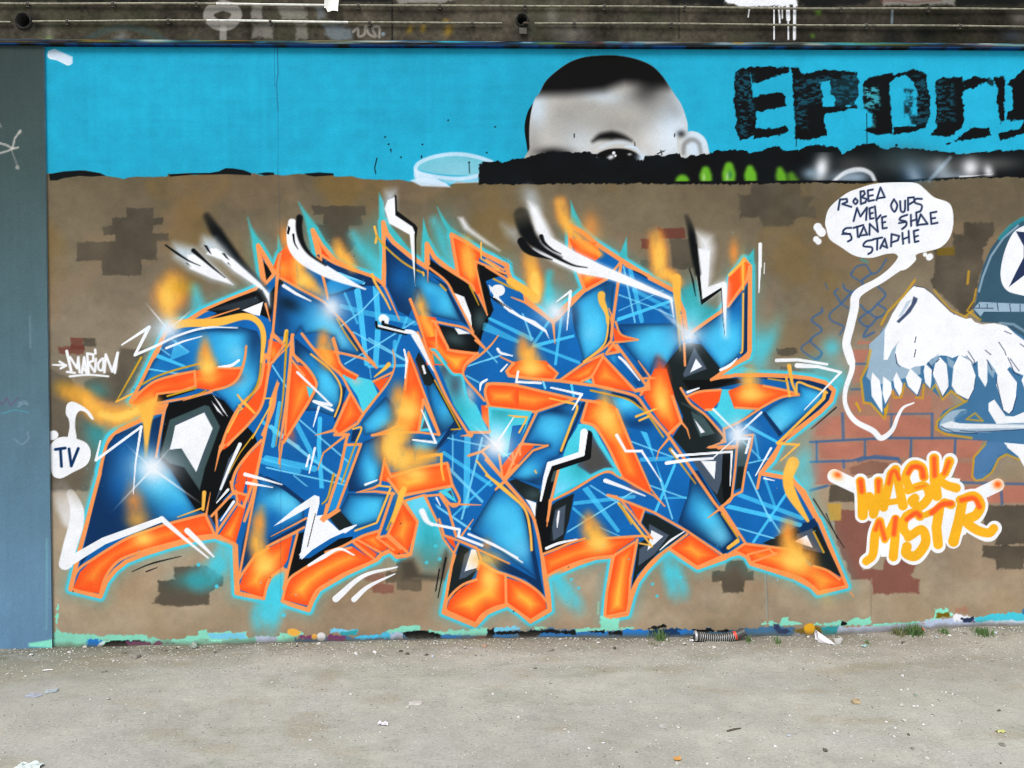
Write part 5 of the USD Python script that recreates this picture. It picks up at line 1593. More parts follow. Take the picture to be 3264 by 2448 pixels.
C SAL 8.6 N 1580,1160 1650,1070 1740,1000 1850,960
L SAL 8.6 N 1575,1220 1590,1240 1840,1350
C SAL 8.6 N 1840,1350 1900,1270 2000,1210 2110,1180
L SAL 8.6 O 170,920 175,1170
C SAL 8.6 N 1880,800 2000,880 2120,920 O 330,980 450,1060 530,1150
L SAL 8.6 O 175,1170 390,1320 550,1220
L SAL 7.7 N 1560,570 1700,620 1850,680 1890,780 1860,870
L SAL 7.7>5.2 N 1700,620 2140,820
L SAL 6.9 N 1690,640 1650,730
C SAL 8.6 O 490,740 620,690 760,630 870,600
C SAL 8.6 O 530,930 700,850 900,780 1130,750
L SAL 8.6 O 500,760 530,940
L SAL 8.6 O 1130,745 1310,630
L SAL 8.6 O 1000,600 1380,575 1440,590
L SAL 9.5>6.9 O 1330,610 1270,950 1255,1180
L SAL 8.6 O 1120,760 1060,1080 1045,1290
L SAL 8.6 O 1045,1290 1240,1250 1255,1180
C SAL 8.6 O 1260,1120 1320,980 1450,810 1600,690 1770,560
L SAL 8.6>7.7 O 1070,215 1280,290 1480,370 1780,540 2090,750
L SAL 7.7>3.4 O 1150,230 1070,212
L SAL 7.7 O 1180,250 1460,600
L SAL 6.9 O 1390,350 1350,470
L SAL 8.6 O 1620,690 1860,850 2110,740
L SAL 8.6 P 860,760 1040,640 840,330
C SAL 8.6 P 1040,645 1160,660 1400,690 1480,700
C SAL 7.7 P 1640,840 1760,880 1870,960
L SAL 6.9 P 1060,740 1250,690
L SAL 6.9 P 1060,750 1090,810 1310,730
L SAL 6.9 P 1250,690 1300,740
L SAL 8.6 P 950,710 1050,760
C SAL 8.6 P 1090,815 1480,930 1620,1010 1680,1070
L SAL 8.6 P 1680,1070 1930,1020
L SAL 3.4 P 1965,1070 1995,1110
# graffiti_lettering/turquoise_outline
C CYA 8 J 1460,150 1500,170 1600,320 1650,370 1720,385 1750,520 1780,620
C CYA 7 J 680,380 760,480 800,540
L CYA 8 K 40,850 30,665 390,705 370,760
C CYA 8 K 810,840 830,815 940,845 1010,970 1180,1260
C CYA 8 K 1170,1255 1040,1210 600,1450
# graffiti_lettering/yellow_line
L AMB 7 F 950,450 970,530 960,590
C OCH 6 F 970,530 1040,620 1160,730 1260,800 1385,860
L AMB 5 F 1375,850 1385,880
C AMB 9>7>5 F 930,870 960,950 1040,1080 1090,1180
L AMB 5 F 1890,590 1890,730 2050,830
L OCH 6 F 2000,910 2120,970 2212,1010
L OCH 6>3 F 1790,970 1870,1140
L OCH 6 F 1530,960 1580,1010
C OCH 5 F 620,1260 700,1400 800,1540
C OCH 6 I 1890,0 1890,200 1860,440 1770,590 1750,600
L AMB 6>9>5 I 1680,550 1740,630 1750,600
L AMB 10>6 I 1740,620 1830,710
L AMB 5 I 1690,640 1720,670 1690,690 1590,880
L AMB 5 I 1920,580 1980,580 1960,660 1810,930
L OCH 5>3 I 1820,900 1700,1060 1600,1240
L AMB 13>9 I 1385,1410 1375,1560
L AMB 6>3 M 1370,330 1150,410
C OCH 6 I 830,460 960,390 1130,330 1360,270
L OCH 7>4 I 830,220 700,450 610,610
L AMB 6 I 610,610 750,540
L OCH 6 I 1060,560 1310,490
L OCH 4 I 1280,570 1400,510
L AMB 12>8 E 2110,1370 2090,1460
C OCH 8>6>3 J 180,0 165,250 140,600 80,1000
C AMB 6 J 390,190 560,330 650,470 650,600 600,740
L AMB 14>9>4 J 1075,280 1050,310 950,390
C AMB 6 J 760,850 835,840 790,960
L OCH 5 J 790,960 660,1330
C OCH 8>5 J 590,1250 540,1450 490,1510
L OCH 5 J 1480,420 1710,850 1630,855
C AMB 10 J 1360,1100 1480,1080 1540,1075
L AMB 9>5 J 1540,1075 1540,1200 1560,1300
C AMB 6 J 1850,1130 2000,1310 2212,1490
C AMB 8 O 0,40 150,150 300,290 360,390 390,560 400,700
L AMB 14>8 J 1190,1400 1110,1640
L AMB 6 J 1090,1380 980,1659
L AMB 6 N 1090,160 970,460 780,530
L OCH 6 N 1170,250 1060,520
L AMB 6 J 1090,1360 980,1350
L AMB 6>3 J 2212,740 2130,730
L AMB 6 K 250,740 360,745 340,790 290,880
C AMB 8 K 700,610 800,650 750,800 660,1040
L AMB 5 K 560,580 740,620
C OCH 6 K 920,510 1100,550 1250,590 1340,650 1420,720 1560,920
L AMB 8>6 K 1320,740 1500,670
L AMB 7 K 1350,775 1430,740
C AMB 6 G 1080,1240 1060,1430 1010,1520 860,1640
C AMB 12>6 L 1740,520 1730,570 1690,620 1320,975
C AMB 7 L 1490,540 1500,440 1600,470 1690,500 1760,530
L AMB 8>7 L 1320,975 1510,990
L AMB 7>4 L 1510,985 1350,1130
L AMB 14>10>7 L 1425,295 1450,440 1480,520
L AMB 8 L 1400,400 1430,560
L OCH 5 L 1240,405 1400,430
C OCH 12>6>4 L 380,1030 480,1170 600,1330
C AMB 10>6 O 1170,290 1300,460 1400,590 1460,670
C OCH 7>5 O 1180,300 1280,470
L AMB 5 O 1350,640 1450,660
L AMB 14>12 P 970,620 890,680
L OCH 6 P 1640,540 1730,720
L OCH 5 P 830,380 980,600
C AMB 6 H 1020,1040 1015,1500 1000,1560
L AMB 7 H 895,875 1030,745
L AMB 6 H 1015,760 1020,1000
L AMB 5 O 430,0 440,20
'''

FLAMES = '''
# graffiti_lettering/flame
C w=0.6 f=58 a=0.75 FLM 65>104>52>39 fade=0.7>1>1>0.8 E 1110,930 1080,1070 1070,1180 1110,1300
C w=0.5 f=53 a=0.9 AMB 40>64>32>24 fade=0.7>1>1>0.8 E 1110,930 1080,1070 1070,1180 1110,1300
B a=0.8 YGL 26,40 E 1060,1060
B a=0.6 OCH 40,26 E 1180,980
C f=4 AMB 24>26>26>20>16>8 E 1130,1320 1240,1300 1500,1290 1740,1240 1860,1290 1910,1420 1890,1640
C w=0.45 f=41 OCH 30>50>44 fade=0>0.7>1 T 420,660 560,660 720,740
C w=0.6 f=49 a=0.75 FLM 52>68>75>73>65>52 fade=0.4>0.9>1>1>1>1 I 180,520 300,570 460,700 620,740 780,690 930,620
C w=0.5 f=45 a=0.9 AMB 32>42>46>45>40>32 fade=0.4>0.9>1>1>1>1 I 180,520 300,570 460,700 620,740 780,690 930,620
C f=19 a=0.9 YGL 20>26>20 I 480,720 620,750 820,680
C f=8 AMB 36>24>14>10 fade=1>1>1>0.3 I 890,700 880,850 875,980 870,1100
F f=19 AMB I 800,640 960,580 940,720 900,800 840,790
# graffiti_lettering/flame
C w=0.6 f=36 a=0.75 FLM 26>44>65>39 fade=0.3>1>1>0.6 I 1390,80 1395,200 1410,300 1430,400
C w=0.5 f=33 a=0.9 AMB 16>27>40>24 fade=0.3>1>1>0.6 I 1390,80 1395,200 1410,300 1430,400
B a=0.9 YGL 24,22 I 1420,310
B a=0.6 FLM 14,34 I 1390,130
# graffiti_lettering/flame
C w=0.45 f=57 a=0.95 FLM 20>50>60 fade=0.5>0.9>0.5 M 750,130 770,280 790,400
B a=0.95 YGL 34,24 M 850,600
B a=0.6 AMB 34,30 M 800,440
# graffiti_lettering/flame
C w=0.6 f=45 a=0.75 FLM 13>31>52>65 fade=0.4>1>1>0.9 M 1890,330 1870,480 1850,640 1900,780
C w=0.5 f=41 a=0.9 AMB 8>19>32>40 fade=0.4>1>1>0.9 M 1890,330 1870,480 1850,640 1900,780
B a=0.95 YGL 36,30 M 1920,850
B a=0.7 FLM 20,30 M 1860,450
# graffiti_lettering/flame
C w=0.6 f=31 a=0.75 FLM 29>44>39>31 fade=0.6>1>1>0.7 F 620,590 660,690 720,760 760,810
C w=0.5 f=28 a=0.9 AMB 18>27>24>19 fade=0.6>1>1>0.7 F 620,590 660,690 720,760 760,810
B a=0.8 FLM 20,40,10 F 170,560
C w=0.6 f=36 a=0.75 FLM 52>57>47>31 fade=0.9>1>1>0.5 F 280,760 290,870 380,960 490,1040
C w=0.5 f=33 a=0.9 AMB 32>35>29>19 fade=0.9>1>1>0.5 F 280,760 290,870 380,960 490,1040
B a=0.8 YGL 24,18,30 F 320,930
# graffiti_lettering/flame
C w=0.6 f=45 a=0.75 FLM 26>52>39 fade=0.4>1>0.9 F 500,1400 510,1520 540,1640
C w=0.5 f=41 a=0.9 AMB 16>32>24 fade=0.4>1>0.9 F 500,1400 510,1520 540,1640
B a=0.7 FLM 18,24 F 500,1440
# graffiti_lettering/flame
C w=0.6 f=40 a=0.75 FLM 16>39>34>26 fade=0.3>1>0.9>0.4 F 1340,1030 1360,1150 1390,1260 1420,1360
C w=0.5 f=37 a=0.9 AMB 10>24>21>16 fade=0.3>1>0.9>0.4 F 1340,1030 1360,1150 1390,1260 1420,1360
# graffiti_lettering/flame
C w=0.6 f=36 a=0.75 FLM 31>39>34 fade=0.4>1>0.8 F 1760,560 1780,720 1800,860
C w=0.5 f=33 a=0.9 AMB 19>24>21 fade=0.4>1>0.8 F 1760,560 1780,720 1800,860
# graffiti_lettering/flame
C w=0.6 f=26 a=0.75 FLM 52>57>65>44 fade=0.5>0.9>1>1 G 380,700 400,830 430,960 430,1080
C w=0.5 f=24 a=0.9 AMB 32>35>40>27 fade=0.5>0.9>1>1 G 380,700 400,830 430,960 430,1080
C w=0.45 f=22 YGL 20>26>24 G 430,880 430,980 440,1060
C f=5 AMB 30>26>24 G 430,1080 340,1010 210,930
# graffiti_lettering/flame
C w=0.6 f=31 a=0.75 FLM 44>47>26>16 fade=0.7>1>1>1 G 650,240 690,390 800,540 1000,690
C w=0.5 f=28 a=0.9 AMB 27>29>16>10 fade=0.7>1>1>1 G 650,240 690,390 800,540 1000,690
B a=0.6 FLM 40,40 G 900,520
B a=0.5 FLM 24,36 G 920,420
# graffiti_lettering/flame
C w=0.6 f=31 a=0.75 FLM 57>60>57>47>39 fade=0.6>1>1>1>1 G 1500,540 1520,700 1530,830 1630,890 1680,940
C w=0.5 f=28 a=0.9 AMB 35>37>35>29>24 fade=0.6>1>1>1>1 G 1500,540 1520,700 1530,830 1630,890 1680,940
C f=5 AMB 26>24>16>10>6 fade=1>1>0.9>0.7>0.3 G 1680,900 1680,1020 1690,1180 1700,1380 1710,1540
B a=0.7 YGL 18,44 G 1530,740
# graffiti_lettering/flame
C f=6 AMB 24>20>12>8 G 1015,1050 1020,1110 1060,1210 1070,1300
# graffiti_lettering/flame
C w=0.6 f=45 a=0.75 FLM 18>65>78 fade=0.3>1>0.9 K 320,60 360,180 400,290
C w=0.5 f=41 a=0.9 AMB 11>40>48 fade=0.3>1>0.9 K 320,60 360,180 400,290
B a=0.95 YGL 34,20 K 400,320
B a=0.6 FLM 16,30 K 320,100
# graffiti_lettering/flame
C w=0.6 f=49 a=0.75 FLM 26>52>73>65 fade=0.4>1>1>0.7 K 1040,520 1050,640 1060,740 1130,860
C w=0.5 f=45 a=0.9 AMB 16>32>45>40 fade=0.4>1>1>0.7 K 1040,520 1050,640 1060,740 1130,860
B a=0.8 YGL 30,30 K 1070,750
# graffiti_lettering/flame
C w=0.45 f=38 a=0.95 ORA 14>34>40 fade=0.5>1>0.8 K 1520,220 1540,330 1550,420
C w=0.6 f=45 a=0.75 FLM 26>52>39 fade=0.3>1>0.6 K 1530,380 1545,560 1570,700
C w=0.5 f=41 a=0.9 AMB 16>32>24 fade=0.3>1>0.6 K 1530,380 1545,560 1570,700
B a=0.7 YGL 18,24 K 1545,620
# graffiti_lettering/flame
C w=0.6 f=45 a=0.75 FLM 39>57>91 fade=0.2>1>1 J 1150,470 1170,580 1240,680
C w=0.5 f=41 a=0.9 AMB 24>35>56 fade=0.2>1>1 J 1150,470 1170,580 1240,680
B a=0.95 YGL 34,26 J 1240,700
B a=0.5 FLM 20,26 J 1170,520
# graffiti_lettering/flame
C w=0.6 f=58 a=0.75 FLM 91>104>104>78>44 fade=0.9>1>1>1>0.9 J 1150,900 1100,1010 1180,1110 1320,1110 1450,1090
C w=0.5 f=53 a=0.9 AMB 56>64>64>48>27 fade=0.9>1>1>1>0.9 J 1150,900 1100,1010 1180,1110 1320,1110 1450,1090
C w=0.45 f=38 a=0.9 YGL 40>50>40 J 1130,930 1100,1020 1190,1120
B a=0.8 AMB 30,40 J 1190,860
B a=0.9 YGL 40,22 J 1310,1250
B a=0.5 AMB 20,50 J 1180,1340
L f=5 AMB 18>12 J 1210,1380 1110,1659
# graffiti_lettering/flame
C w=0.6 f=45 a=0.75 FLM 18>65>78 fade=0.3>1>1 O 900,380 920,500 980,620
C w=0.5 f=41 a=0.9 AMB 11>40>48 fade=0.3>1>1 O 900,380 920,500 980,620
B a=0.95 YGL 34,22 O 990,640
B a=0.5 FLM 20,24 O 900,430
# graffiti_lettering/flame
B a=0.8 AMB 50,26 N 1930,780
B a=0.95 YGL 30,40 N 1960,950
B a=0.7 FLM 16,18 N 1940,650
# graffiti_lettering/flame
C w=0.6 f=58 a=0.75 FLM 39>57>117 fade=0.6>1>1 P 1420,480 1410,600 1500,780
C w=0.5 f=53 a=0.9 AMB 24>35>72 fade=0.6>1>1 P 1420,480 1410,600 1500,780
B a=0.95 YGL 46,26,-20 P 1460,800
B a=0.7 FLM 20,30 P 1420,540
B a=0.5 AMB 22,60,20 P 1700,980
# graffiti_lettering/flame
C w=0.6 f=45 a=0.75 FLM 26>65>65 fade=0.3>1>0.8 L 1080,320 1080,430 1090,530
C w=0.5 f=41 a=0.9 AMB 16>40>40 fade=0.3>1>0.8 L 1080,320 1080,430 1090,530
B a=0.8 YGL 40,20 L 1090,540
B a=0.8 FLM 16,40 H 940,680
C f=6 AMB 40>34>34>22>10 fade=0.9>1>1>1>1 L 1460,1150 1420,1250 1420,1350 1470,1470 1590,1659
B a=0.6 YGL 14,24 L 1440,1180
'''
HIGHLIGHTS = '''
# graffiti_lettering/black_stroke
C f=20 BLK 22>36>30>22>12>8 fade=0.7>1>1>1>1>1 E 1410,360 1470,460 1540,560 1700,760 1830,890 1930,990
F f=3 BLK E 1380,610 1410,620 1450,690 1425,680
F f=3 BLK E 1540,680 1565,685 1610,745 1580,725
F f=3 BLK E 1585,765 1600,765 1615,795
# graffiti_lettering/white_swoosh
F f=44 a=0.8 GLO E 1380,540 1480,560 1560,640 1640,740 1880,950 1960,1040 1960,1145 1940,1080 1900,1010 1640,850 1540,760 1420,700 1360,620
F f=7 WHT E 1490,640 1640,735 1880,950 1960,1040 1962,1145 1942,1090 1900,1010 1650,840 1540,740 1400,690 1440,640
F f=3 BLK E 1380,610 1410,615 1452,695 1425,675
F f=3 BLK E 1538,682 1565,685 1610,745 1580,728
F f=3 BLK E 1585,765 1600,765 1618,797
F f=44 a=0.8 GLO E 1120,600 1300,640 1400,720 1540,860 1640,960 1450,910 1250,820 1130,720
F f=9 WHT E 1230,700 1310,690 1400,740 1540,860 1642,962 1450,905 1260,820
C BLK 5>8>5>2 E 1045,612 1140,680 1250,750 1350,795
C f=5 BLK 14>9>6>2 E 1290,660 1370,730 1450,800 1570,900
F f=3 BLK E 1222,770 1240,772 1270,800
# graffiti_lettering/white_swoosh
C f=6 WHT 22>34>34>24>14>5 F 220,410 215,530 260,670 400,790 600,900 870,1000
F f=4 WHT F 240,380 260,400 265,500 300,600 450,740 690,890 870,1000 600,910 330,760 230,680 185,560 180,470
C f=8 BLK 20>20>14>8>5 F 290,370 285,460 310,580 380,690 520,790
F f=3 BLK F 190,440 210,460 195,520 178,510
C BLK 7>5>2 F 235,520 245,590 275,645
L f=3 WHT 11>9>4 F 150,970 260,1040 390,1105
# graffiti_lettering/white_swoosh
F f=44 a=0.7 GLO F 1050,140 1130,130 1130,340 1080,420 1040,300
F f=5 WHT F 1065,215 1130,190 1135,340 1290,450 1320,470 1300,520 1310,970 1290,800 1260,520 1080,420 1040,290
F f=4 BLK F 1128,165 1145,180 1150,310 1310,430 1330,460 1318,560 1320,800 1312,960 1306,500 1285,450 1135,350
# graffiti_lettering/white_swoosh
F f=20 a=0.85 WHT F 1690,370 1730,370 1790,460 2050,660 1920,590 1740,470
F f=50 a=0.45 GLO F 2080,430 2212,480 2212,580 2120,520
F f=2 BLK F 2010,680 2100,740 2200,810 2080,730
# graffiti_lettering/white_swoosh
C f=44 a=0.5 fade=0>1>1 GLO 30>44>40 G 310,60 390,180 430,300
F f=30 WHT G 375,230 450,280 520,400 600,560 780,670 1000,780 1250,890 1640,1070 1660,1280 1620,1090 1250,960 1060,900 820,860 600,760 400,630 480,560 420,480 380,300
F f=3 WHT G 500,500 780,670 1000,780 1250,890 1640,1075 1655,1270 1620,1095 1250,965 1060,905 820,860 560,740 400,650 470,580
C f=16 BLK 50>48>34>12>4 fade=0.5>1>1>1>1 G 310,350 340,450 400,560 520,660 660,720
C f=6 BLK 10>12>10>6>2 G 420,590 520,660 640,730 770,790 890,810
C f=6 BLK 26>26>18>8>3 G 310,580 350,640 430,690 580,740
C f=5 BLK 14>9>6>2 G 485,535 510,590 580,650 660,690
# graffiti_lettering/white_swoosh
F f=50 a=0.9 WHT H 610,500 735,540 760,640 715,960 710,985 860,930 875,960 865,1410 850,1300 830,1000 660,1090 640,800
F f=7 WHT H 620,640 728,660 712,980 850,932 872,945 878,1000 865,1410 848,1250 832,1000 662,1095 640,850
C f=14 BLK 14>24>22>18 fade=0.4>1>1>1 H 520,360 560,480 590,680 620,860
F f=3 BLK H 570,600 612,600 660,1090 830,985 840,1230 860,1410 838,1240 825,1010 650,1140
C BLK 3>6>2 H 545,820 575,920 600,1060
# graffiti_lettering/white_stroke
L f=3 WHT 12>10 H 1170,605 1170,800
L f=2.6 WHT 10>3 H 1168,760 1160,1030
L f=2.6 a=0.8 WHT 4 H 1208,770 1205,860
# graffiti_lettering/white_stroke
L f=2.6 WHT 5>11>9 E 660,1490 900,1335 775,1580
C f=2.6 WHT 9>8>7>3 E 775,1580 960,1500 1150,1410 1400,1340 1680,1340
L f=2.6 WHT 8>6>3 E 1050,1520 1200,1460 1365,1415
# graffiti_lettering/white_stroke
L f=2.6 WHT 8>5 I 430,1125 470,955
L f=2.6 WHT 9>8 I 430,1125 830,830
L f=2.6 WHT 9>3 I 830,830 780,1150 760,1420
# graffiti_lettering/white_stroke
C f=2.6 WHT 4>10>8 I 1510,300 1620,290 1690,245
F f=2.6 WHT I 1455,540 1520,620 1600,750 1550,690
F f=2.6 WHT I 1450,605 1500,660 1555,735 1500,690
L f=2.6 WHT 12>9>7 I 1700,985 1610,1180 1530,1380
L f=2.6 WHT 9>4 I 1595,1385 1495,1500
L f=2.6 WHT 9>4 I 1645,1490 1530,1659
L f=3 WHT 12>8>4 I 1745,1250 1900,1290 2070,1340
L f=3 WHT 10>7>3 I 1760,1325 1990,1365
# graffiti_lettering/white_stroke
C f=26 a=0.7 WHT 50>64>60 fade=0.2>0.8>1 M 120,160 150,260 210,420
C f=5 WHT 26>44>46>44>40 fade=0.4>0.9>1>1>1 M 210,200 260,330 260,460 210,640 160,820
F f=4 WHT M 110,830 200,640 240,700 220,850 140,865
L f=3 WHT 30>22>18 M 150,830 500,620 1010,430
L f=3 WHT 17>10>5 M 1010,425 1200,590 1420,770
L f=3 WHT 18>14>5 M 1235,530 1330,620 1470,760
C BLK 2>5>2 M 750,890 920,820 1180,755
L BLK 4>2 M 875,890 970,855
# graffiti_lettering/white_stroke
F f=3 WHT N 60,490 250,330 420,215 465,230 465,290 390,600 360,720 290,780 330,560 380,320 130,460
L f=2 BLK 2.5 N 430,380 360,670
C f=2.6 WHT 8>14>9>4 N 370,835 500,760 640,690 770,745
L f=3 WHT 16>12>4 N 690,530 790,480
C f=3 WHT 22>13>5 N 610,1130 850,930 1150,850
C f=3 WHT 18>11>4 N 770,1135 900,1020 1130,910
L BLK 6>3 N 1580,770 1510,1120
L BLK 4 N 1522,870 1490,1060
# graffiti_lettering/white_stroke
L f=3 WHT 8>6 J 270,350 570,640
L f=2.6 WHT 9 J 570,640 415,605 580,685
L f=2.6 WHT 8>3 J 460,655 410,830
L f=2.6 WHT 8>4 J 425,1020 375,1240
L f=2.6 WHT 7 J 375,1080 350,1180
L f=2.6 WHT 6>9>4 J 1212,150 1235,250 1220,400
L f=2.6 WHT 8>4 J 870,1340 975,1300
# graffiti_lettering/white_stroke
O WHT 14 F 1025,1260 1040,1270
C f=4 WHT 20>9 F 1030,1260 1070,1330
C f=3 WHT 7>12>14>10>5 F 980,1320 1150,1370 1300,1390 1370,1540 1430,1659
L BLK 8>5 F 965,1290 970,1340 1230,1400
L BLK 10>5 F 1025,1290 1030,1310 1210,1360
F f=3 WHT J 1270,20 1340,20 1480,350 1460,330
# graffiti_lettering/white_stroke
O WHT 18 G 95,1010 115,1010
F f=3 WHT G 80,970 140,970 150,1010 110,1070 160,1130 300,1230 430,1280 530,1360 560,1450 520,1380 400,1310 200,1200 60,1080
F f=3 WHT G 20,960 60,990 40,1030
L BLK 6>3 G 0,1040 150,1150
L f=2 BLK 4>2 G 70,1080 220,1180
# graffiti_lettering/white_stroke
L f=2.6 WHT 4>8 G 620,1110 740,1020
L f=2.6 WHT 10>3 G 742,1020 710,1360
F f=3 WHT G 730,1020 750,1010 748,1080 722,1180
C f=2.6 WHT 9>8>4 K 100,145 130,180 230,205
L f=2.6 WHT 8 K 280,345 265,435 480,445
L f=2.6 WHT 6>7>9 K 570,485 840,545
L f=2.6 WHT 9>4 K 840,545 760,680
L f=2.6 WHT 7>5 K 130,340 185,280
C f=2.6 WHT 7>9>4 J 1940,415 1890,450 1880,510
C f=2.6 WHT 7>9>6>4 K 1170,215 1230,270 1350,420
# graffiti_lettering/white_stroke
L f=3 BLK 26>22>18 K 900,900 890,1090 570,1200 490,1480
L f=3 WHT 24>20 K 862,880 840,1065
L f=3 WHT 18>16 K 845,1068 560,1160
L f=3 WHT 18>12>7 K 558,1160 520,1280 480,1480
# graffiti_lettering/white_stroke
L f=2.6 WHT 11>8 K 1150,905 1230,1045
L f=2.6 WHT 9 K 1230,1045 1370,1045
L f=2.6 WHT 8>3 K 1370,1045 1540,1310
L f=3 WHT 14>9>4 K 1050,1305 1200,1360 1400,1440
# graffiti_lettering/white_stroke
L f=2.6 WHT 5>9 L 390,1035 440,1095
L f=2.6 WHT 8 L 430,1085 920,1050
L f=2.6 WHT 8>3 L 920,1050 905,1350
L f=3 WHT 12>8 L 345,1150 560,1120 750,1110
L f=2.6 WHT 4 L 750,1110 930,950
L f=2.6 WHT 8 L 940,935 1080,935 1045,1060
C f=2.6 WHT 9>10>4 L 820,330 900,290 965,230
L f=3 WHT 9>8>5 L 530,525 630,490
L f=3 WHT 12>8 L 1315,245 1500,240 1760,280
L f=3 WHT 16>10>8 L 1495,290 1680,300 1880,350
L f=2.6 WHT 8>3 L 1880,350 1560,680
L f=3 WHT 8>4 L 1265,1020 1130,1260
L f=3 WHT 6>3 L 1205,1285 1295,1305
L BLK 4>2 L 1840,660 1620,850
L BLK 4>2 P 1640,250 1910,680
L BLK 3>2 P 1750,380 1850,600
# graffiti_lettering/white_stroke
C f=3 WHT 10>9>4 O 530,685 640,640 800,605
C f=3 WHT 6>8>3 O 640,360 630,430 625,500
C f=3 WHT 3>8>4 O 1530,700 1620,620 1740,540
L f=3 WHT 9>7>4 O 0,625 150,700 320,810
L f=3 WHT 8>6 N 1780,560 2000,650 2212,770
L f=3 WHT 9 N 1450,470 1700,520 1690,580 1900,660
C f=8 WHT 20>18>8 N 1370,360 1410,440 1460,480
L f=3 WHT 6>3 N 1495,240 1530,310
L f=2.6 WHT 6>8 J 1290,945 1490,970
L f=2.6 WHT 8>4 J 1490,970 1365,680
L f=3 SAL 7>3 N 1720,570 1820,430
# graffiti_lettering/star_glint
L f=4 a=0.9 WHT 5>8>5 fade=0>1>0 I 680,970 930,1200 1390,1530
L f=4 a=0.8 WHT 4>7>4 fade=0>1>0 I 1150,940 930,1200 560,1590
B a=1.0 WHT 30 I 930,1190
B a=0.5 GLO 80,60 I 940,1200
B a=0.55 WHT 62,45 I 950,1190
# graffiti_lettering/star_glint
L f=4 a=0.9 WHT 4>7>4 fade=0>1>0 E 860,1110 1060,1350 1150,1430
L f=4 a=0.8 WHT 4>7>4 fade=0>1>0 E 1300,1160 1060,1370
B a=0.9 WHT 27 E 1070,1350
B a=0.6 GLO 55,45 E 1040,1360
# graffiti_lettering/star_glint
B a=1.0 WHT 25,30 F 570,1160
B a=0.6 GLO 50,50 F 580,1180
# graffiti_lettering/star_glint
B a=0.95 WHT 25 G 610,1200
B a=0.6 GLO 57,42 G 600,1210
# graffiti_lettering/star_glint
B a=1.0 WHT 27 G 1790,1415
B a=0.6 GLO 50,55 G 1780,1400
L f=8 a=0.5 GLO 8>16 G 1530,1180 1770,1390
# graffiti_lettering/star_glint
L f=4 a=0.9 WHT 4>7>3 fade=0>1>0 J 1790,790 2030,1000 2212,1180
L f=3 a=0.9 WHT 4>8 K 240,750 110,950
B a=1.0 WHT 30 J 2030,1000
B a=0.65 WHT 57,50 J 2020,990
# graffiti_lettering/star_glint
L f=3 a=0.95 WHT 7>5 L 755,675 960,880
L f=3 a=0.95 WHT 8>5 L 1180,705 990,880
B a=1.0 WHT 27 L 970,905
B a=0.7 GLO 50,45 L 970,900
B a=0.5 WHT 32,12,90 L 970,860
'''

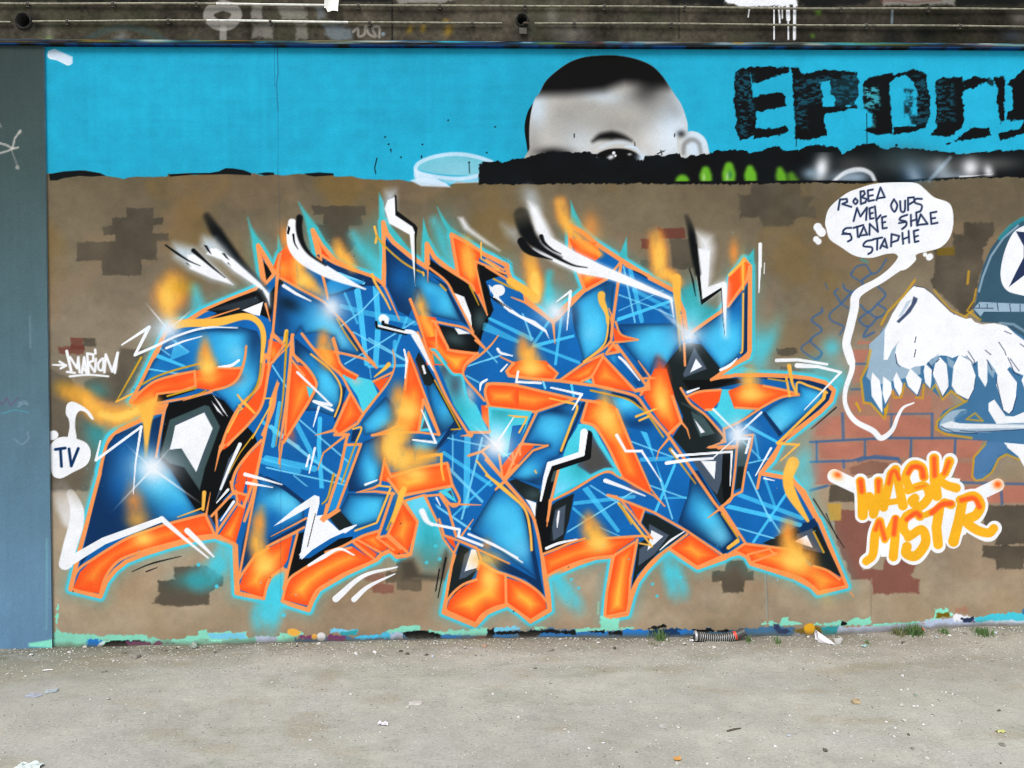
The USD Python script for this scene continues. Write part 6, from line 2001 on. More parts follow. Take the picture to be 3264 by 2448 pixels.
BASE = '''
# base_paint_strip ragged strip of turquoise blue and lilac paint along the foot of the wall
F rag=8 f=4 n=0.3 MIN M -420,1590 60,1500 600,1475 1200,1485 2212,1450 N 280,1440 280,1560 M 1600,1600 -420,1700
F rag=8 f=4 n=0.3 STE N 240,1470 800,1450 1400,1425 2212,1400 O 1400,1400 2212,1400 P 1080,1400 1500,1380 1500,1560 N 240,1600
F rag=8 f=4 n=0.2 LAV P 1450,1385 2140,1370 S 1000,1370 1500,1310 2760,1290 2760,1480 1000,1520 P 1450,1560
F rag=5 f=4 MIN M -420,1600 -100,1530 60,1480 80,1380 75,1250 100,1180 90,1380 130,1430 300,1440 500,1460 620,1440 880,1450 885,1505 500,1500 470,1540 250,1560 -420,1640
F rag=5 f=5 STR M 360,1490 500,1490 450,1560 360,1560
F rag=5 f=6 WHT M 450,1510 520,1500 480,1570 440,1570
F rag=5 f=4 n=0.3 BLK M 520,1505 780,1500 860,1500 900,1560 470,1570
F rag=5 f=5 PUR M 700,1510 1000,1510 1130,1520 1000,1540 720,1570
F rag=5 f=3 MIN M 890,1490 960,1500 920,1530
F rag=5 f=4 MIN M 1070,1500 1200,1470 1330,1450 1340,1405 1400,1400 1420,1430 1550,1420 1610,1400 1640,1430 1760,1420 1770,1480 1620,1490 1400,1500 1200,1510
F rag=5 f=4 LSK M 1420,1440 1740,1430 1760,1480 1560,1490 1420,1480
F rag=5 f=6 LAV M 1830,1460 2030,1460 2000,1520 1850,1520
F rag=5 f=4 MIN M 2050,1430 2212,1420 N 300,1410 320,1440 200,1470 120,1460
S f=5 AMB N 190,1400 250,1395 300,1430 250,1460 190,1440
F rag=5 f=5 PUR N 290,1460 400,1450 410,1490 300,1490
O WHT 14 N 480,1465
O AMB 9 N 420,1465
F rag=5 f=4 LSK N 560,1400 620,1385 760,1400 800,1400 800,1450 560,1430
F rag=5 f=4 n=0.3 TEA N 640,1420 800,1405 800,1460 650,1450
F rag=5 f=5 PUR N 540,1440 700,1460 690,1510 530,1500
F rag=5 f=4 SKY N 740,1460 1000,1440 1080,1410 1200,1420 1200,1470 1000,1480 760,1480
F rag=5 f=4 MIN N 1060,1420 1190,1370 1350,1365 1370,1400 1300,1420 1100,1430
F rag=5 f=3 n=0.3 BLK N 1190,1430 1400,1400 1560,1440 1560,1480 1250,1480
F rag=5 f=5 LAV N 1100,1440 1200,1430 1200,1490 1100,1490
F rag=5 f=4 MIN N 1380,1400 1500,1410 1760,1410 1940,1380 1960,1450 1760,1460 1540,1450
F rag=5 f=5 STR N 1530,1450 1740,1450 1720,1490 1540,1490
F rag=5 f=4 MAR N 1760,1460 1950,1460 1950,1500 1780,1490
F rag=5 f=4 n=0.3 BLK N 1940,1400 2010,1390 2010,1490 1940,1490
F rag=5 f=4 LSK N 2010,1390 2212,1380 O 300,1380 300,1400 70,1420
F rag=5 f=4 BLK O 90,1430 290,1410 290,1440 90,1450
F rag=5 f=4 STR O 60,1450 280,1450 270,1490 60,1490
F rag=5 f=4 n=0.3 BLK O 290,1410 480,1400 580,1410 570,1440 480,1460 280,1470
F rag=5 f=4 STR O 480,1440 1070,1410 1070,1450 800,1460 440,1480
F rag=5 f=4 MIN O 420,1370 520,1370 530,1390 430,1400
F rag=5 f=4 MIN O 780,1400 1010,1380 1010,1290 1170,1310 1175,1390 1300,1380 1300,1400 1000,1420 790,1415
F rag=5 f=4 n=0.3 BLK O 560,1410 780,1410 780,1440 620,1440
F rag=5 f=4 BLK O 910,1410 1040,1405 1040,1430 920,1430
F rag=5 f=6 BLK O 1070,1420 1200,1410 1200,1450 1080,1450
F rag=5 f=4 STR O 1200,1400 1420,1400 1450,1440 1210,1460
F rag=5 f=4 n=0.2 BLK O 1410,1390 1580,1350 1590,1380 1500,1400 1430,1400
F rag=5 f=5 n=0.3 NAV O 1430,1410 1600,1390 1900,1420 1850,1450 1450,1440
F rag=5 f=4 STR O 1700,1410 1830,1400 1830,1440 1720,1440
F rag=5 f=4 n=0.3 BLK O 1820,1400 2100,1400 2180,1400 2100,1420 1850,1430
F rag=5 f=5 STE P 1040,1400 1320,1360 1500,1380 1480,1440 1030,1460
F rag=5 f=4 MIN P 1180,1350 1270,1330 1340,1340 1360,1300 1410,1300 1420,1330 1540,1340 1540,1360 1400,1370 1340,1380
F rag=5 f=5 n=0.3 INK P 1280,1350 1340,1340 1360,1400 1400,1370 1440,1420 1360,1450 1300,1420
F rag=5 f=8 OLI P 1450,1400 1560,1370 1680,1370 1760,1400 1700,1450 1480,1440
S f=5 YBR P 1560,1370 1610,1345 1650,1370 1640,1430 1590,1450 1560,1410
F rag=5 f=4 MIN P 1640,1350 1760,1340 1900,1320 2140,1295 2145,1355 2000,1370 1700,1370
F rag=5 f=4 n=0.4 BLK P 1885,1325 1940,1320 1940,1360 1890,1360
F rag=5 f=5 TEA P 1700,1380 1860,1370 1850,1440 1720,1440
F rag=5 f=4 LAV S 580,1380 860,1370 1060,1350 1170,1340 1300,1330 1420,1300 1600,1290 1600,1340 1400,1350 1200,1370 1100,1400 1000,1430 850,1460 640,1460
F rag=5 f=4 MIN S 860,1365 1040,1350 1050,1340 1300,1330 1420,1310 1420,1220 1540,1215 1560,1250 1600,1260 1600,1290 1440,1310 1200,1350
F rag=5 f=5 OLI S 1430,1250 1550,1240 1570,1300 1440,1300
F rag=5 f=5 WHT S 1560,1260 1700,1270 1780,1290 1770,1340 1600,1330
F rag=5 f=5 n=0.3 INK S 1640,1300 1770,1280 1775,1335 1680,1340
F rag=5 f=4 CYA S 1775,1300 1900,1265 2000,1255 2760,1265 2760,1370 1800,1360
F rag=5 f=6 GLO S 1850,1330 1960,1320 2760,1330 2760,1380 1850,1370
F rag=5 f=6 a=0.9 LAV S 1200,1370 1420,1330 1850,1350 2760,1370 2760,1420 1300,1400
F rag=5 f=14 a=0.6 TER S 1600,1210 1700,1200 1720,1260 1600,1250
F rag=5 f=6 STE S 2195,1210 2760,1190 2760,1270 2200,1270
'''

# ---------------------------------------------------------------- the wall and everything painted on it
def axis(lo, hi, a, b, fine, coarse):
    return np.concatenate([np.arange(lo, a, coarse), np.arange(a, b, fine), np.arange(b, hi + coarse, coarse)])


FINE = 0.0041
xl, _ = at_plane(155, 1100)
wx0 = float(at_plane(120, 1100)[0])
us = np.concatenate([np.arange(wx0, 3.12, FINE), np.arange(3.12, 4.4, 0.03)])
z_top = float(at_plane(1632, 147)[1])
zs = np.arange(-0.12, z_top + 0.02, FINE)
wall_cv = Canvas(us, zs, 0.0, (30, 168, 206))
U, Z = wall_cv.U, wall_cv.Z
zlo, zhi = 0.0, float(at_plane(1632, 560)[1])
# the blue band, rolled on: a little uneven
n1, n2 = fbm(U * 2.2, Z * 2.2), fbm(U * 14, Z * 14)
wall_cv.c[:] = np.array([34, 166, 204]) * (1 + 0.10 * (n1 - 0.5) + 0.05 * (n2 - 0.5))[..., None]
wall_cv.c[:] *= (1 + 0.05 * (fbm(U * 45 + 3, Z * 1.5) - 0.5) + 0.05 * (fbm(U * 3, Z * 40 + 8) - 0.5))[..., None]
t = np.clip((U - 0.2) / 2.2, 0, 1)[..., None]
wall_cv.c[:] = wall_cv.c * (1 - 0.55 * t) + np.array([40, 182, 224]) * 0.55 * t
edge = parse_points(('A 380,1535 420,1530 470,1530 560,1512 600,1520 700,1504 760,1506 880,1528 930,1548 1020,1560 1090,1577 1120,1566 1200,1558 1330,1562 1470,1555 1480,1535 1650,1528 1700,1545 1900,1528 1980,1500 2060,1510 2150,1505 2212,1530 '
                     'B 40,1530 100,1545 200,1538 280,1548 420,1530 520,1538 720,1540 740,1560 900,1555 960,1575 1090,1580 1200,1590 1300,1582 1400,1600 1500,1610 1640,1620 1740,1640 1820,1600 1920,1612 2010,1605 2212,1612 '
                     'C 300,1606 700,1600 1200,1600 1600,1604 2000,1608 D 0,1596 300,1594 560,1592 900,1596 1200,1590 1400,1586 1600,1560 1900,1548 2100,1545 2330,1535').split())
ex, ez = at_plane(edge[:, 0], edge[:, 1])
eb = np.interp(us, np.concatenate([[-9], ex, [9]]), np.concatenate([ez[:1], ez, ez[-1:]]))
eb = eb + 0.006 * (fbm(us * 40, us * 0 + 2, 3) - 0.5)
a = np.clip(0.5 + (eb[None, :] - Z) / 0.006, 0, 1)
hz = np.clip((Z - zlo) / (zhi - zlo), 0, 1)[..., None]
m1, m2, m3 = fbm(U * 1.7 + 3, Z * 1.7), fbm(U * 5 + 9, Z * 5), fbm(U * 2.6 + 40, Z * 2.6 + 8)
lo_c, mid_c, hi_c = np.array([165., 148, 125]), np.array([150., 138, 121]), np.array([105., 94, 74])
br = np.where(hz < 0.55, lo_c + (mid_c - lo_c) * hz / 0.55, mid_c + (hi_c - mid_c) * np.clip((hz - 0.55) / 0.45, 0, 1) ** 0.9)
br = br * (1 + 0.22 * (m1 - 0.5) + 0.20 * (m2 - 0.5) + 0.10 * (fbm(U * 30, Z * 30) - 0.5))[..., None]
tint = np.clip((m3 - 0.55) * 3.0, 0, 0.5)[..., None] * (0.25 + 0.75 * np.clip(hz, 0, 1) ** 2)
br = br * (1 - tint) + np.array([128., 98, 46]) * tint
tint2 = np.clip((fbm(U * 2.2 + 80, Z * 3 + 3) - 0.58) * 2.4, 0, 0.2)[..., None]
br = br * (1 - tint2) + np.array([158., 122, 92]) * tint2
wall_cv.label('brown_paint_field', 'brown and ochre mottled paint behind the lettering')
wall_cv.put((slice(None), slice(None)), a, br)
# ragged black roller marks left along the border
wall_cv.label('roller_mark', 'black roller marks along the border of the blue and the brown')
wall_cv.run('''
F f=4 n=0.3 BLK A 430,1535 560,1512 700,1502 760,1506 880,1526 930,1548 800,1556 700,1550 560,1570 500,1590 440,1590
F f=4 n=0.3 BLK A 1480,1536 1650,1528 1700,1526 1850,1524 1930,1510 1990,1482 2060,1485 2150,1500 2212,1525 2212,1545 2000,1535 1850,1540 1700,1540 1500,1556
F f=4 n=0.3 BLK B 60,1530 140,1518 200,1522 205,1540 120,1548
F f=4 n=0.3 BLK B 470,1530 600,1520 725,1528 730,1545 560,1556 500,1545
''')
wall_cv.cur = 0
wall_cv.run(BRICKS)
wall_cv.run(TOPBAND)
wall_cv.run(SKULL)
wall_cv.label('graffiti_lettering', 'blue and orange wild style graffiti lettering with salmon and turquoise outlines')
gl = wall_cv.cur
sil = parse_points(SIL.split())
wall_cv.cur = 0
wall_cv.stroke(wall_cv.uv(np.vstack([sil, sil[:1]])), [30 * PXM], COL['TUR'], 0.16, 0.42)
wall_cv.names.append(('graffiti_lettering/turquoise_halo', None)); wall_cv.cur = len(wall_cv.names) - 1
wall_cv.stroke(wall_cv.uv(np.vstack([sil, sil[:1]])), [33 * PXM], COL['CYA'], 0.017, 0.95)
wall_cv.run('\n'.join(GRAFFITI.strip().splitlines()[1:]))
wall_cv.cur = gl
wall_cv.fill(wall_cv.uv(sil), COL['BLU'], 0.005, noise=0.1)
wall_cv.stroke(wall_cv.uv(np.vstack([sil, sil[:1]])), [14 * PXM], COL['SAL'], 0.005)
wall_cv.run(GRAFFITI2)
wall_cv.run(GRAFFITI3)
wall_cv.run(FLAMES)
wall_cv.run(HIGHLIGHTS)
wall_cv.cur = 0
sp = random.Random(4)
sm = wall_cv.uv(sil)
for _ in range(520):                                                # spatter thrown off the cans
    k = sp.randrange(len(sm)); t_ = sp.random()
    q = sm[k] * (1 - t_) + sm[(k + 1) % len(sm)] * t_ + np.array([sp.gauss(0, 0.07), sp.gauss(0, 0.07)])
    wall_cv.stroke(np.array([q, q + 1e-5]), [sp.uniform(0.001, 0.006) * (0.5 + sp.random() ** 2)], COL[sp.choice(['CYA', 'CYA', 'TUR', 'FLM', 'LSK', 'BLK'])], 0.004, sp.uniform(0.3, 0.85))
wall_cv.run(BUBBLE)
wall_cv.run(BASE)
# dirt and painted contact shadow along the foot, dirt at the joints of the panels, and the stipple of the spray cans
wall_cv.cur = 0
wall_cv.run('''
L f=6 a=0.20 INK 3 B 238,1500 250,1700 258,2600 262,5300
L f=6 a=0.22 LSK 4 P 1215,920 1230,1300
L f=5 a=0.18 INK 3 P 1225,900 1240,1300
L f=6 a=0.16 BLK 3 S 862,960 866,1300
L f=5 a=0.5 MIN 6 O 990,1160 985,1260
''')
wall_cv.c[:] *= (1 + 0.07 * (fbm(U * 18 + 60, Z * 18) - 0.5) + 0.05 * (fbm(U * 4 + 6, Z * 4 + 60) - 0.5))[..., None]
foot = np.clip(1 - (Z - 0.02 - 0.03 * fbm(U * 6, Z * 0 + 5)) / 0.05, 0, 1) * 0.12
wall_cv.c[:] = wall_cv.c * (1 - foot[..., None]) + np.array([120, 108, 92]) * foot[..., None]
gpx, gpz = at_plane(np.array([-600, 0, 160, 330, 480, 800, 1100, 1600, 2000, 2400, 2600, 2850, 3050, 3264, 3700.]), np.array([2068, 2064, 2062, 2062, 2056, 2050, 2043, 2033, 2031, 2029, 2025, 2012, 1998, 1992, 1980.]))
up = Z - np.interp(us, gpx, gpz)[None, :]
dirt = np.clip(1.15 - up / (0.010 + 0.035 * fbm(U * 16, U * 0 + 3, 4) ** 1.5), 0, 1) * (0.35 + 0.5 * fbm(U * 30, Z * 60))  # splashed dirt, with the contact shadow of the base painted in
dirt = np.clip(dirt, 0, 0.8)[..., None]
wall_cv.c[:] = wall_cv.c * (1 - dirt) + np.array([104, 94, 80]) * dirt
wall = thing('painted_wall', 'long concrete wall covered in spray paint below the dirty concrete beam', 'wall')
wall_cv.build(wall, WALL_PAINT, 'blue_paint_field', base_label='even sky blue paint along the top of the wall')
wx1 = float(wall_cv.us[-1])


def box(x0, x1, y0, y1, z0, z1):
    return trimesh.creation.box(extents=(x1 - x0, y1 - y0, z1 - z0), transform=trimesh.transformations.translation_matrix(((x0 + x1) / 2, (y0 + y1) / 2, (z0 + z1) / 2)))


obj('concrete_core', box(wx0 - 1.6, wx1, 0.004, 0.40, -0.5, z_top - 0.004), CONCRETE, wall)

# ---------------------------------------------------------------- the grey pilaster at the left
PY = -0.014
px1 = float(at_plane(152, 1100, PY)[0])
pus = np.append(np.arange(px1 - 0.42, px1, FINE * 1.5), px1)
pus = np.concatenate([np.arange(px1 - 1.9, px1 - 0.42, 0.03), pus])
pil = Canvas(pus, np.arange(-0.12, z_top + 0.01, FINE * 1.5), PY, (90, 115, 125))
h = np.clip(pil.Z / z_top, 0, 1)
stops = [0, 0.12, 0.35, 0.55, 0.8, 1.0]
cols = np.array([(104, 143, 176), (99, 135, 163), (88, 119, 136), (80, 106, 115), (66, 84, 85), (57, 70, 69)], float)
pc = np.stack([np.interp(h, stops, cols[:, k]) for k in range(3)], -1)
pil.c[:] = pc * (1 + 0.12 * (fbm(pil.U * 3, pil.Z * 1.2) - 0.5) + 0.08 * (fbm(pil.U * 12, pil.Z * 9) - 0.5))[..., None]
pil.c[:] *= (1 + 0.05 * (fbm(pil.U * 50, pil.Z * 2) - 0.5) + 0.12 * np.clip(fbm(pil.U * 8 + 4, pil.Z * 3) - 0.6, 0, 1))[..., None]
pil.label('scratched_tag', 'faint pale scratched marks on the grey pilaster')
pil.run('''
L f=4 a=0.8 SKN 6 A -40,1250 60,1280 110,1310 160,1300
L f=4 a=0.75 SKN 6 A -40,1360 70,1330 110,1310 130,1220 180,1150
L f=4 a=0.4 SKN 4 A 100,1320 130,1400 165,1490
O a=0.5 SKN 6 A 175,1165 110,1305 150,1475
L f=4 a=0.4 SKN 5 A -20,1060 10,1120
L f=4 a=0.4 PUR 4 T -40,740 20,800 60,740 90,810 160,740
L f=4 a=0.35 LAV 4 T 160,790 220,770 250,800 200,790 160,820
C f=4 a=0.3 CYA 4 T 20,880 130,850 250,870
C f=4 a=0.25 LAV 4 T 120,1100 190,1150 250,1100 240,1040
L f=6 a=0.2 LAV 5 T 262,20 268,300
''')
pil.cur = 0
pil.run('''
F f=6 MIN U 250,560 380,540 480,520 480,600 260,590
L f=9 a=0.3 MIN 4 M -2,600 -4,1400
''')
pillar = thing('pilaster', 'flat grey blue painted pilaster at the left end of the wall', 'pillar')
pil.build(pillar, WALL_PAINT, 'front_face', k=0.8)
obj('side_face', box(px1 - 1.9, px1 - 0.001, PY + 0.002, 0.003, -0.5, z_top + 0.005), mat('pilaster_side', (0.10, 0.16, 0.19), 0.8, 0.2, 9), pillar)

# ---------------------------------------------------------------- beam, ledge, holes, conduits
BY = 0.02
z_led0, z_led1 = float(at_plane(1632, 147, -0.03)[1]), float(at_plane(1632, 131, -0.03)[1])
z_b0 = z_led0
bus = np.concatenate([np.arange(-3.6, -2.72, 0.03), np.arange(-2.72, 2.78, FINE), np.arange(2.78, 4.4, 0.03)])
bzs = np.concatenate([np.arange(z_b0, z_b0 + 0.30, FINE), np.arange(z_b0 + 0.30, z_b0 + 1.2, 0.03)])
beam = Canvas(bus, bzs, BY, (82, 76, 64))
n1, n2, n3 = fbm(beam.U * 2.5, beam.Z * 5), fbm(beam.U * 14, beam.Z * 14), fbm(beam.U * 7 + 4, beam.Z * 1.5)
beam.c[:] = np.array([72, 67, 58]) * (1 + 0.6 * (n1 - 0.5) + 0.55 * (n2 - 0.5) + 0.6 * (n3 - 0.5) + 0.5 * (fbm(beam.U * 60, beam.Z * 60) - 0.5))[..., None]
g = np.clip((fbm(beam.U * 4 + 30, beam.Z * 8) - 0.55) * 3, 0, 0.25)[..., None]
beam.c[:] = beam.c * (1 - g) + np.array([74, 84, 58]) * g
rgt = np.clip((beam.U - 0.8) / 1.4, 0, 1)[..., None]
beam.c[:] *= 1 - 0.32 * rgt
beam.label('sprayed_ring', 'pale sprayed ring with a stalk on the beam')
beam.run('''
C f=7 a=0.65 SKN 34 A 1965,45 2060,80 2085,140 2040,205 1965,225 1890,205 1840,150 1860,85 1965,45
C f=7 a=0.6 SKN 22 A 1968,250 1966,345
''')
beam.label('sprayed_marks', 'pale and yellow sprayed marks on the concrete beam')
beam.run('''
C f=10 a=0.45 SGR 20 A 760,350 900,280 1100,240 1300,280 1480,370
F rag=4 f=20 a=0.35 ICE A 1000,330 1080,280 1130,320 1060,350
F rag=4 f=20 a=0.35 GRN A 370,340 460,320 470,360 370,380
B a=0.24 SKN 18,30 A 430,290
F rag=4 f=10 a=0.49 SKN B 0,40 100,40 95,170 0,170
F rag=4 f=14 a=0.42 SKN B 240,50 480,50 490,170 270,170
F rag=4 f=12 a=0.42 SKN B 10,205 200,205 190,340 10,335
F rag=4 f=12 a=0.42 SKN B 380,205 490,205 500,345 400,345
F rag=4 f=18 a=0.45 ICE B 630,215 760,220 890,250 900,350 720,355 660,300
C f=5 a=0.56 SKN 8 B 900,280 940,250 950,320 1000,300 1010,230 1040,300 1100,320 1070,250 1130,240 1130,330
O a=0.63 ICE 6 B 1165,300
F rag=4 f=14 a=0.35 ICE B 560,60 640,50 660,160 600,165
B a=0.49 OCH 9,14,-30 B 1400,260
B a=0.49 OCH 9,12,-20 B 1515,250
B a=0.56 OCH 12,18,-20 B 1740,270
B a=0.42 OCH 10,6 B 1720,180
L f=4 a=0.8 BLK 4 B 1243,-60 1245,390
F rag=4 f=16 a=0.7 BLK B 780,-60 1240,-60 1240,20 790,25
F rag=4 f=16 a=0.6 BLK A -60,-60 2212,-60 1800,10 600,14 0,10
F rag=4 f=16 a=0.7 BLK C 1400,-60 1980,-60 1960,40 1500,40
F rag=4 f=16 a=0.7 BLK D 220,-60 960,-60 800,40 300,60 230,30
F rag=4 f=16 a=0.7 BLK D 1610,-60 2300,-60 2212,40 1620,50
F rag=4 f=8 WHT C 1960,-60 D 215,-60 215,55 0,55 C 2100,60 1960,20
F rag=4 f=10 a=0.56 SKN B 1240,-60 2100,-60 1700,20 1300,25
F rag=4 f=10 a=0.52 SKN D 960,-60 1600,-60 1600,50 1400,40 1100,40 970,55
L f=5 a=0.35 RED 7 D 960,10 1100,5 1240,20 1480,0
L f=3 WHT 5 D 8,60 10,345
L f=3 WHT 6 D 50,60 60,200
L f=3 WHT 5 D 82,60 82,160
L f=3 WHT 13 D 130,60 135,170
L f=3 WHT 5 D 132,150 136,345
L f=3 WHT 10 D 190,60 188,340
L f=3 a=0.56 ICE 8 D 1052,80 1048,200
L f=3 WHT 4 C 2180,80 2170,150
B a=0.42 GRN 10,9 D 400,110
B a=0.35 GRN 8,8 D 350,315
B a=0.28 SKN 34,20 D 2180,150
B a=0.45 GRY 40,20 D 2120,310
B a=0.6 BLK 50,22 D 1350,290
B a=0.5 BLK 40,30 D 1050,330
B a=0.35 SKN 20,40 C 440,130
B a=0.28 SKN 60,40 C 600,280
B a=0.5 BLK 30,30 A 300,200
B a=0.5 BLK 30,34 C 200,240
L f=5 a=0.4 BLK 5 C 1560,40 1560,340
''')
beam.cur = 0
beam.lab[beam.lab < 0] = 0
hx1, hz1 = at_plane(76, 67, BY)
hx2, hz2 = at_plane(1664, 64, BY)
beam.hole = (np.hypot(beam.U - hx1, beam.Z - hz1) < 0.036) | (np.hypot(beam.U - hx2, beam.Z - hz2) < 0.028)
girder = thing('concrete_beam', 'dark stained concrete beam above the painted wall', 'beam')
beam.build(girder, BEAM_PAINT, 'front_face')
HOLE = mat('hole_lining', (0.02, 0.02, 0.018), 0.95, 0.3, 60)


def tube(p, r, n=14, closed=False):
    """A round bar through the points, capped."""
    p = np.asarray(p, float)
    r = np.broadcast_to(r, len(p))
    t = np.gradient(p, axis=0); t /= np.linalg.norm(t, axis=1)[:, None]
    up = np.array([0, 0, 1.0]) if abs(t[0][2]) < 0.9 else np.array([0, 1.0, 0])
    v, f = [], []
    for i in range(len(p)):
        a = np.cross(t[i], up); a /= np.linalg.norm(a); b = np.cross(a, t[i])
        for k in range(n):
            q = 2 * math.pi * k / n
            v.append(p[i] + r[i] * (math.cos(q) * a + math.sin(q) * b))
    for i in range(len(p) - 1):
        for k in range(n):
            A, B = i * n + k, i * n + (k + 1) % n
            f += [[A, A + n, B + n], [A, B + n, B]]
    v += [p[0], p[-1]]
    for k in range(n):
        f += [[len(v) - 2, k, (k + 1) % n], [len(v) - 1, (len(p) - 1) * n + (k + 1) % n, (len(p) - 1) * n + k]]
    m = trimesh.Trimesh(np.array(v), np.array(f), process=False)
    trimesh.repair.fix_normals(m)
    return m


def hole_lining(x, z, r):
    n = 28
    a = np.linspace(0, 2 * np.pi, n, endpoint=False)
    rings = [(r * 1.22, BY - 0.004), (r * 1.05, BY - 0.012), (r * 0.9, BY - 0.006), (r * 0.86, BY + 0.07)]
    v = [[x + rr * math.cos(t) * (1 + 0.06 * math.sin(3 * t + rr * 90)), y, z + rr * math.sin(t)] for rr, y in rings for t in a] + [[x, BY + 0.07, z]]
    f = []
    for i in range(len(rings) - 1):
        for k in range(n):
            A, B = i * n + k, i * n + (k + 1) % n
            f += [[A, A + n, B + n], [A, B + n, B]]
    f += [[(len(rings) - 1) * n + k, len(v) - 1, (len(rings) - 1) * n + (k + 1) % n] for k in range(n)]
    return trimesh.Trimesh(v, f, process=False)


obj('drain_hole', hole_lining(hx1, hz1, 0.036), HOLE, girder, smooth=40, label='round dark hole at the left end of the beam')
obj('drain_hole', hole_lining(hx2, hz2, 0.028), HOLE, girder, smooth=40, label='smaller dark hole with a broken rim above the painted head')
obj('upper_slab', box(-3.6, 4.4, BY + 0.08, 0.5, z_b0, z_b0 + 1.15), CONCRETE, girder)

led_us = np.concatenate([np.arange(-3.6, -2.72, 0.03), np.arange(-2.72, 2.78, FINE), np.arange(2.78, 4.4, 0.03)])
led_zs = np.concatenate([[z_led0 - 0.001], np.linspace(z_led0, z_led1, 8), z_led1 + np.array([0.003, 0.007, 0.012])])
led = Canvas(led_us, led_zs, -0.03, (40, 44, 44))
LW = fbm(led.U * 9, led.U * 0 + 1, 4)
led.c[:] = np.array([34, 36, 38]) * (1 + 0.8 * (fbm(led.U * 20, led.Z * 90) - 0.5))[..., None]
lr = random.Random(5)
pal = [(40, 70, 120), (60, 140, 150), (200, 210, 205), (90, 110, 60), (30, 60, 110), (150, 120, 50), (30, 110, 150), (110, 70, 60), (60, 180, 210), (190, 195, 190)]
for i in range(150):
    x = lr.uniform(-2.7, 2.7); w = lr.uniform(0.02, 0.16); zc = lr.uniform(z_led0 + 0.012, z_led1 + 0.008)
    m = np.exp(-((led.U - x) / w) ** 4 - ((led.Z - zc) / lr.uniform(0.002, 0.007)) ** 2) * lr.uniform(0.4, 0.95)
    led.c[:] = led.c * (1 - m[..., None]) + np.array(lr.choice(pal)) * m[..., None]
m = np.exp(-((led.Z - z_led0) / 0.006) ** 2) * np.clip((fbm(led.U * 12 + 50, led.U * 0 + 9) - 0.35) * 4, 0, 1) * 0.9
led.c[:] = led.c * (1 - m[..., None]) + np.array([26, 70, 130]) * m[..., None]
led.yfun = lambda U, Z: np.where(Z < z_led0, 0.02, np.where(Z <= z_led1 + 1e-6, -0.03 + 0.004 * (LW - 0.5), -0.03 + (Z - z_led1) * 4.2))
ledge = thing('ledge', 'narrow paint smeared ledge between the beam and the blue band', 'ledge')
led.build(ledge, BEAM_PAINT, 'ledge_face')

PIPE = mat('conduit_metal', (0.20, 0.19, 0.14), 0.55, 0.5, 40, 0.3, 0.002, metallic=0.25)
PIPE_W = mat('conduit_painted', (0.62, 0.62, 0.58), 0.6, 0.25, 40, 0.3, 0.002)
CLIP = mat('clip_steel', (0.06, 0.055, 0.045), 0.7, 0.4, 80)


def conduit(pts, clips, label, painted=()):
    t = thing('conduit', label, 'pipe', group=None)
    P = np.array([[*at_plane(x, y, BY - 0.017)] for x, y in pts])
    P = np.stack([P[:, 0], np.full(len(P), BY - 0.017), P[:, 1]], 1)
    xs = np.linspace(P[0, 0], P[-1, 0], 60)
    Q = np.stack([xs, BY - 0.017 + 0.002 * np.sin(xs * 5), np.interp(xs, P[:, 0], P[:, 2]) + 0.002 * np.sin(xs * 3.1)], 1)
    obj('pipe', tube(Q, 0.0056, 10), PIPE, t, smooth=50)
    for x0, x1 in painted:
        a, b = float(at_plane(x0, pts[0][1], BY - 0.017)[0]), float(at_plane(x1, pts[0][1], BY - 0.017)[0])
        ys = np.linspace(a, b, 12)
        obj('painted_length', tube(np.stack([ys, np.interp(ys, xs, Q[:, 1]), np.interp(ys, xs, Q[:, 2])], 1), 0.0061, 10), PIPE_W, t, smooth=50, label='length of the pipe oversprayed white')
    for cx in clips:
        x, _ = at_plane(cx, pts[0][1], BY - 0.017)
        y, z = np.interp(x, xs, Q[:, 1]), np.interp(x, xs, Q[:, 2])
        ring = trimesh.creation.annulus(r_min=0.0062, r_max=0.0092, height=0.012, sections=16)
        ring.apply_transform(rot([0, 1, 0], math.pi / 2)); ring.apply_translation((x, y, z))
        lug = box(x - 0.006, x + 0.006, y + 0.0, BY + 0.004, z - 0.016, z - 0.007)
        lug2 = box(x - 0.006, x + 0.006, y + 0.012, BY + 0.004, z - 0.0065, z + 0.016)
        obj('clip', trimesh.util.concatenate([ring, lug, lug2]), CLIP, t)


conduit([(-260, 9), (0, 10), (800, 14), (1600, 19), (2464, 25), (3264, 30), (3500, 32)], [88, 360, 626, 1142, 1402, 1674, 1926, 2182, 2681, 2960], 'upper thin conduit pipe clipped along the dark beam', [(690, 1080)])
conduit([(104, 67), (800, 67), (1600, 74)], [213, 537, 862, 1178, 1505], 'lower left conduit pipe between the two holes in the beam', [(660, 1110)])
conduit([(1704, 75), (2400, 77), (3264, 86), (3500, 89)], [1830, 2140, 2762, 3060], 'lower right conduit pipe running to the right from the smaller hole')
conduit([(-260, 68), (34, 69)], [-60], 'short conduit stub left of the round hole')
sx, sz = at_plane(1668, 75, BY - 0.02)
el = thing('conduit_elbow', 'rusty broken conduit bracket hanging in the smaller hole', 'bracket', (sx, BY - 0.02, sz))
obj('bend', tube([(0.026, 0.002, 0.0), (0.016, -0.002, 0.002), (0.006, 0.008, 0.006), (0.001, 0.03, 0.008)], 0.0062, 10), mat('rust', (0.06, 0.045, 0.03), 0.9, 0.5, 90), el, smooth=50)
obj('plate', box(-0.020, 0.016, -0.002, 0.004, -0.052, -0.022), CLIP, el)
sh = at_plane(1057, 20, BY - 0.03)
n = 10
V = []
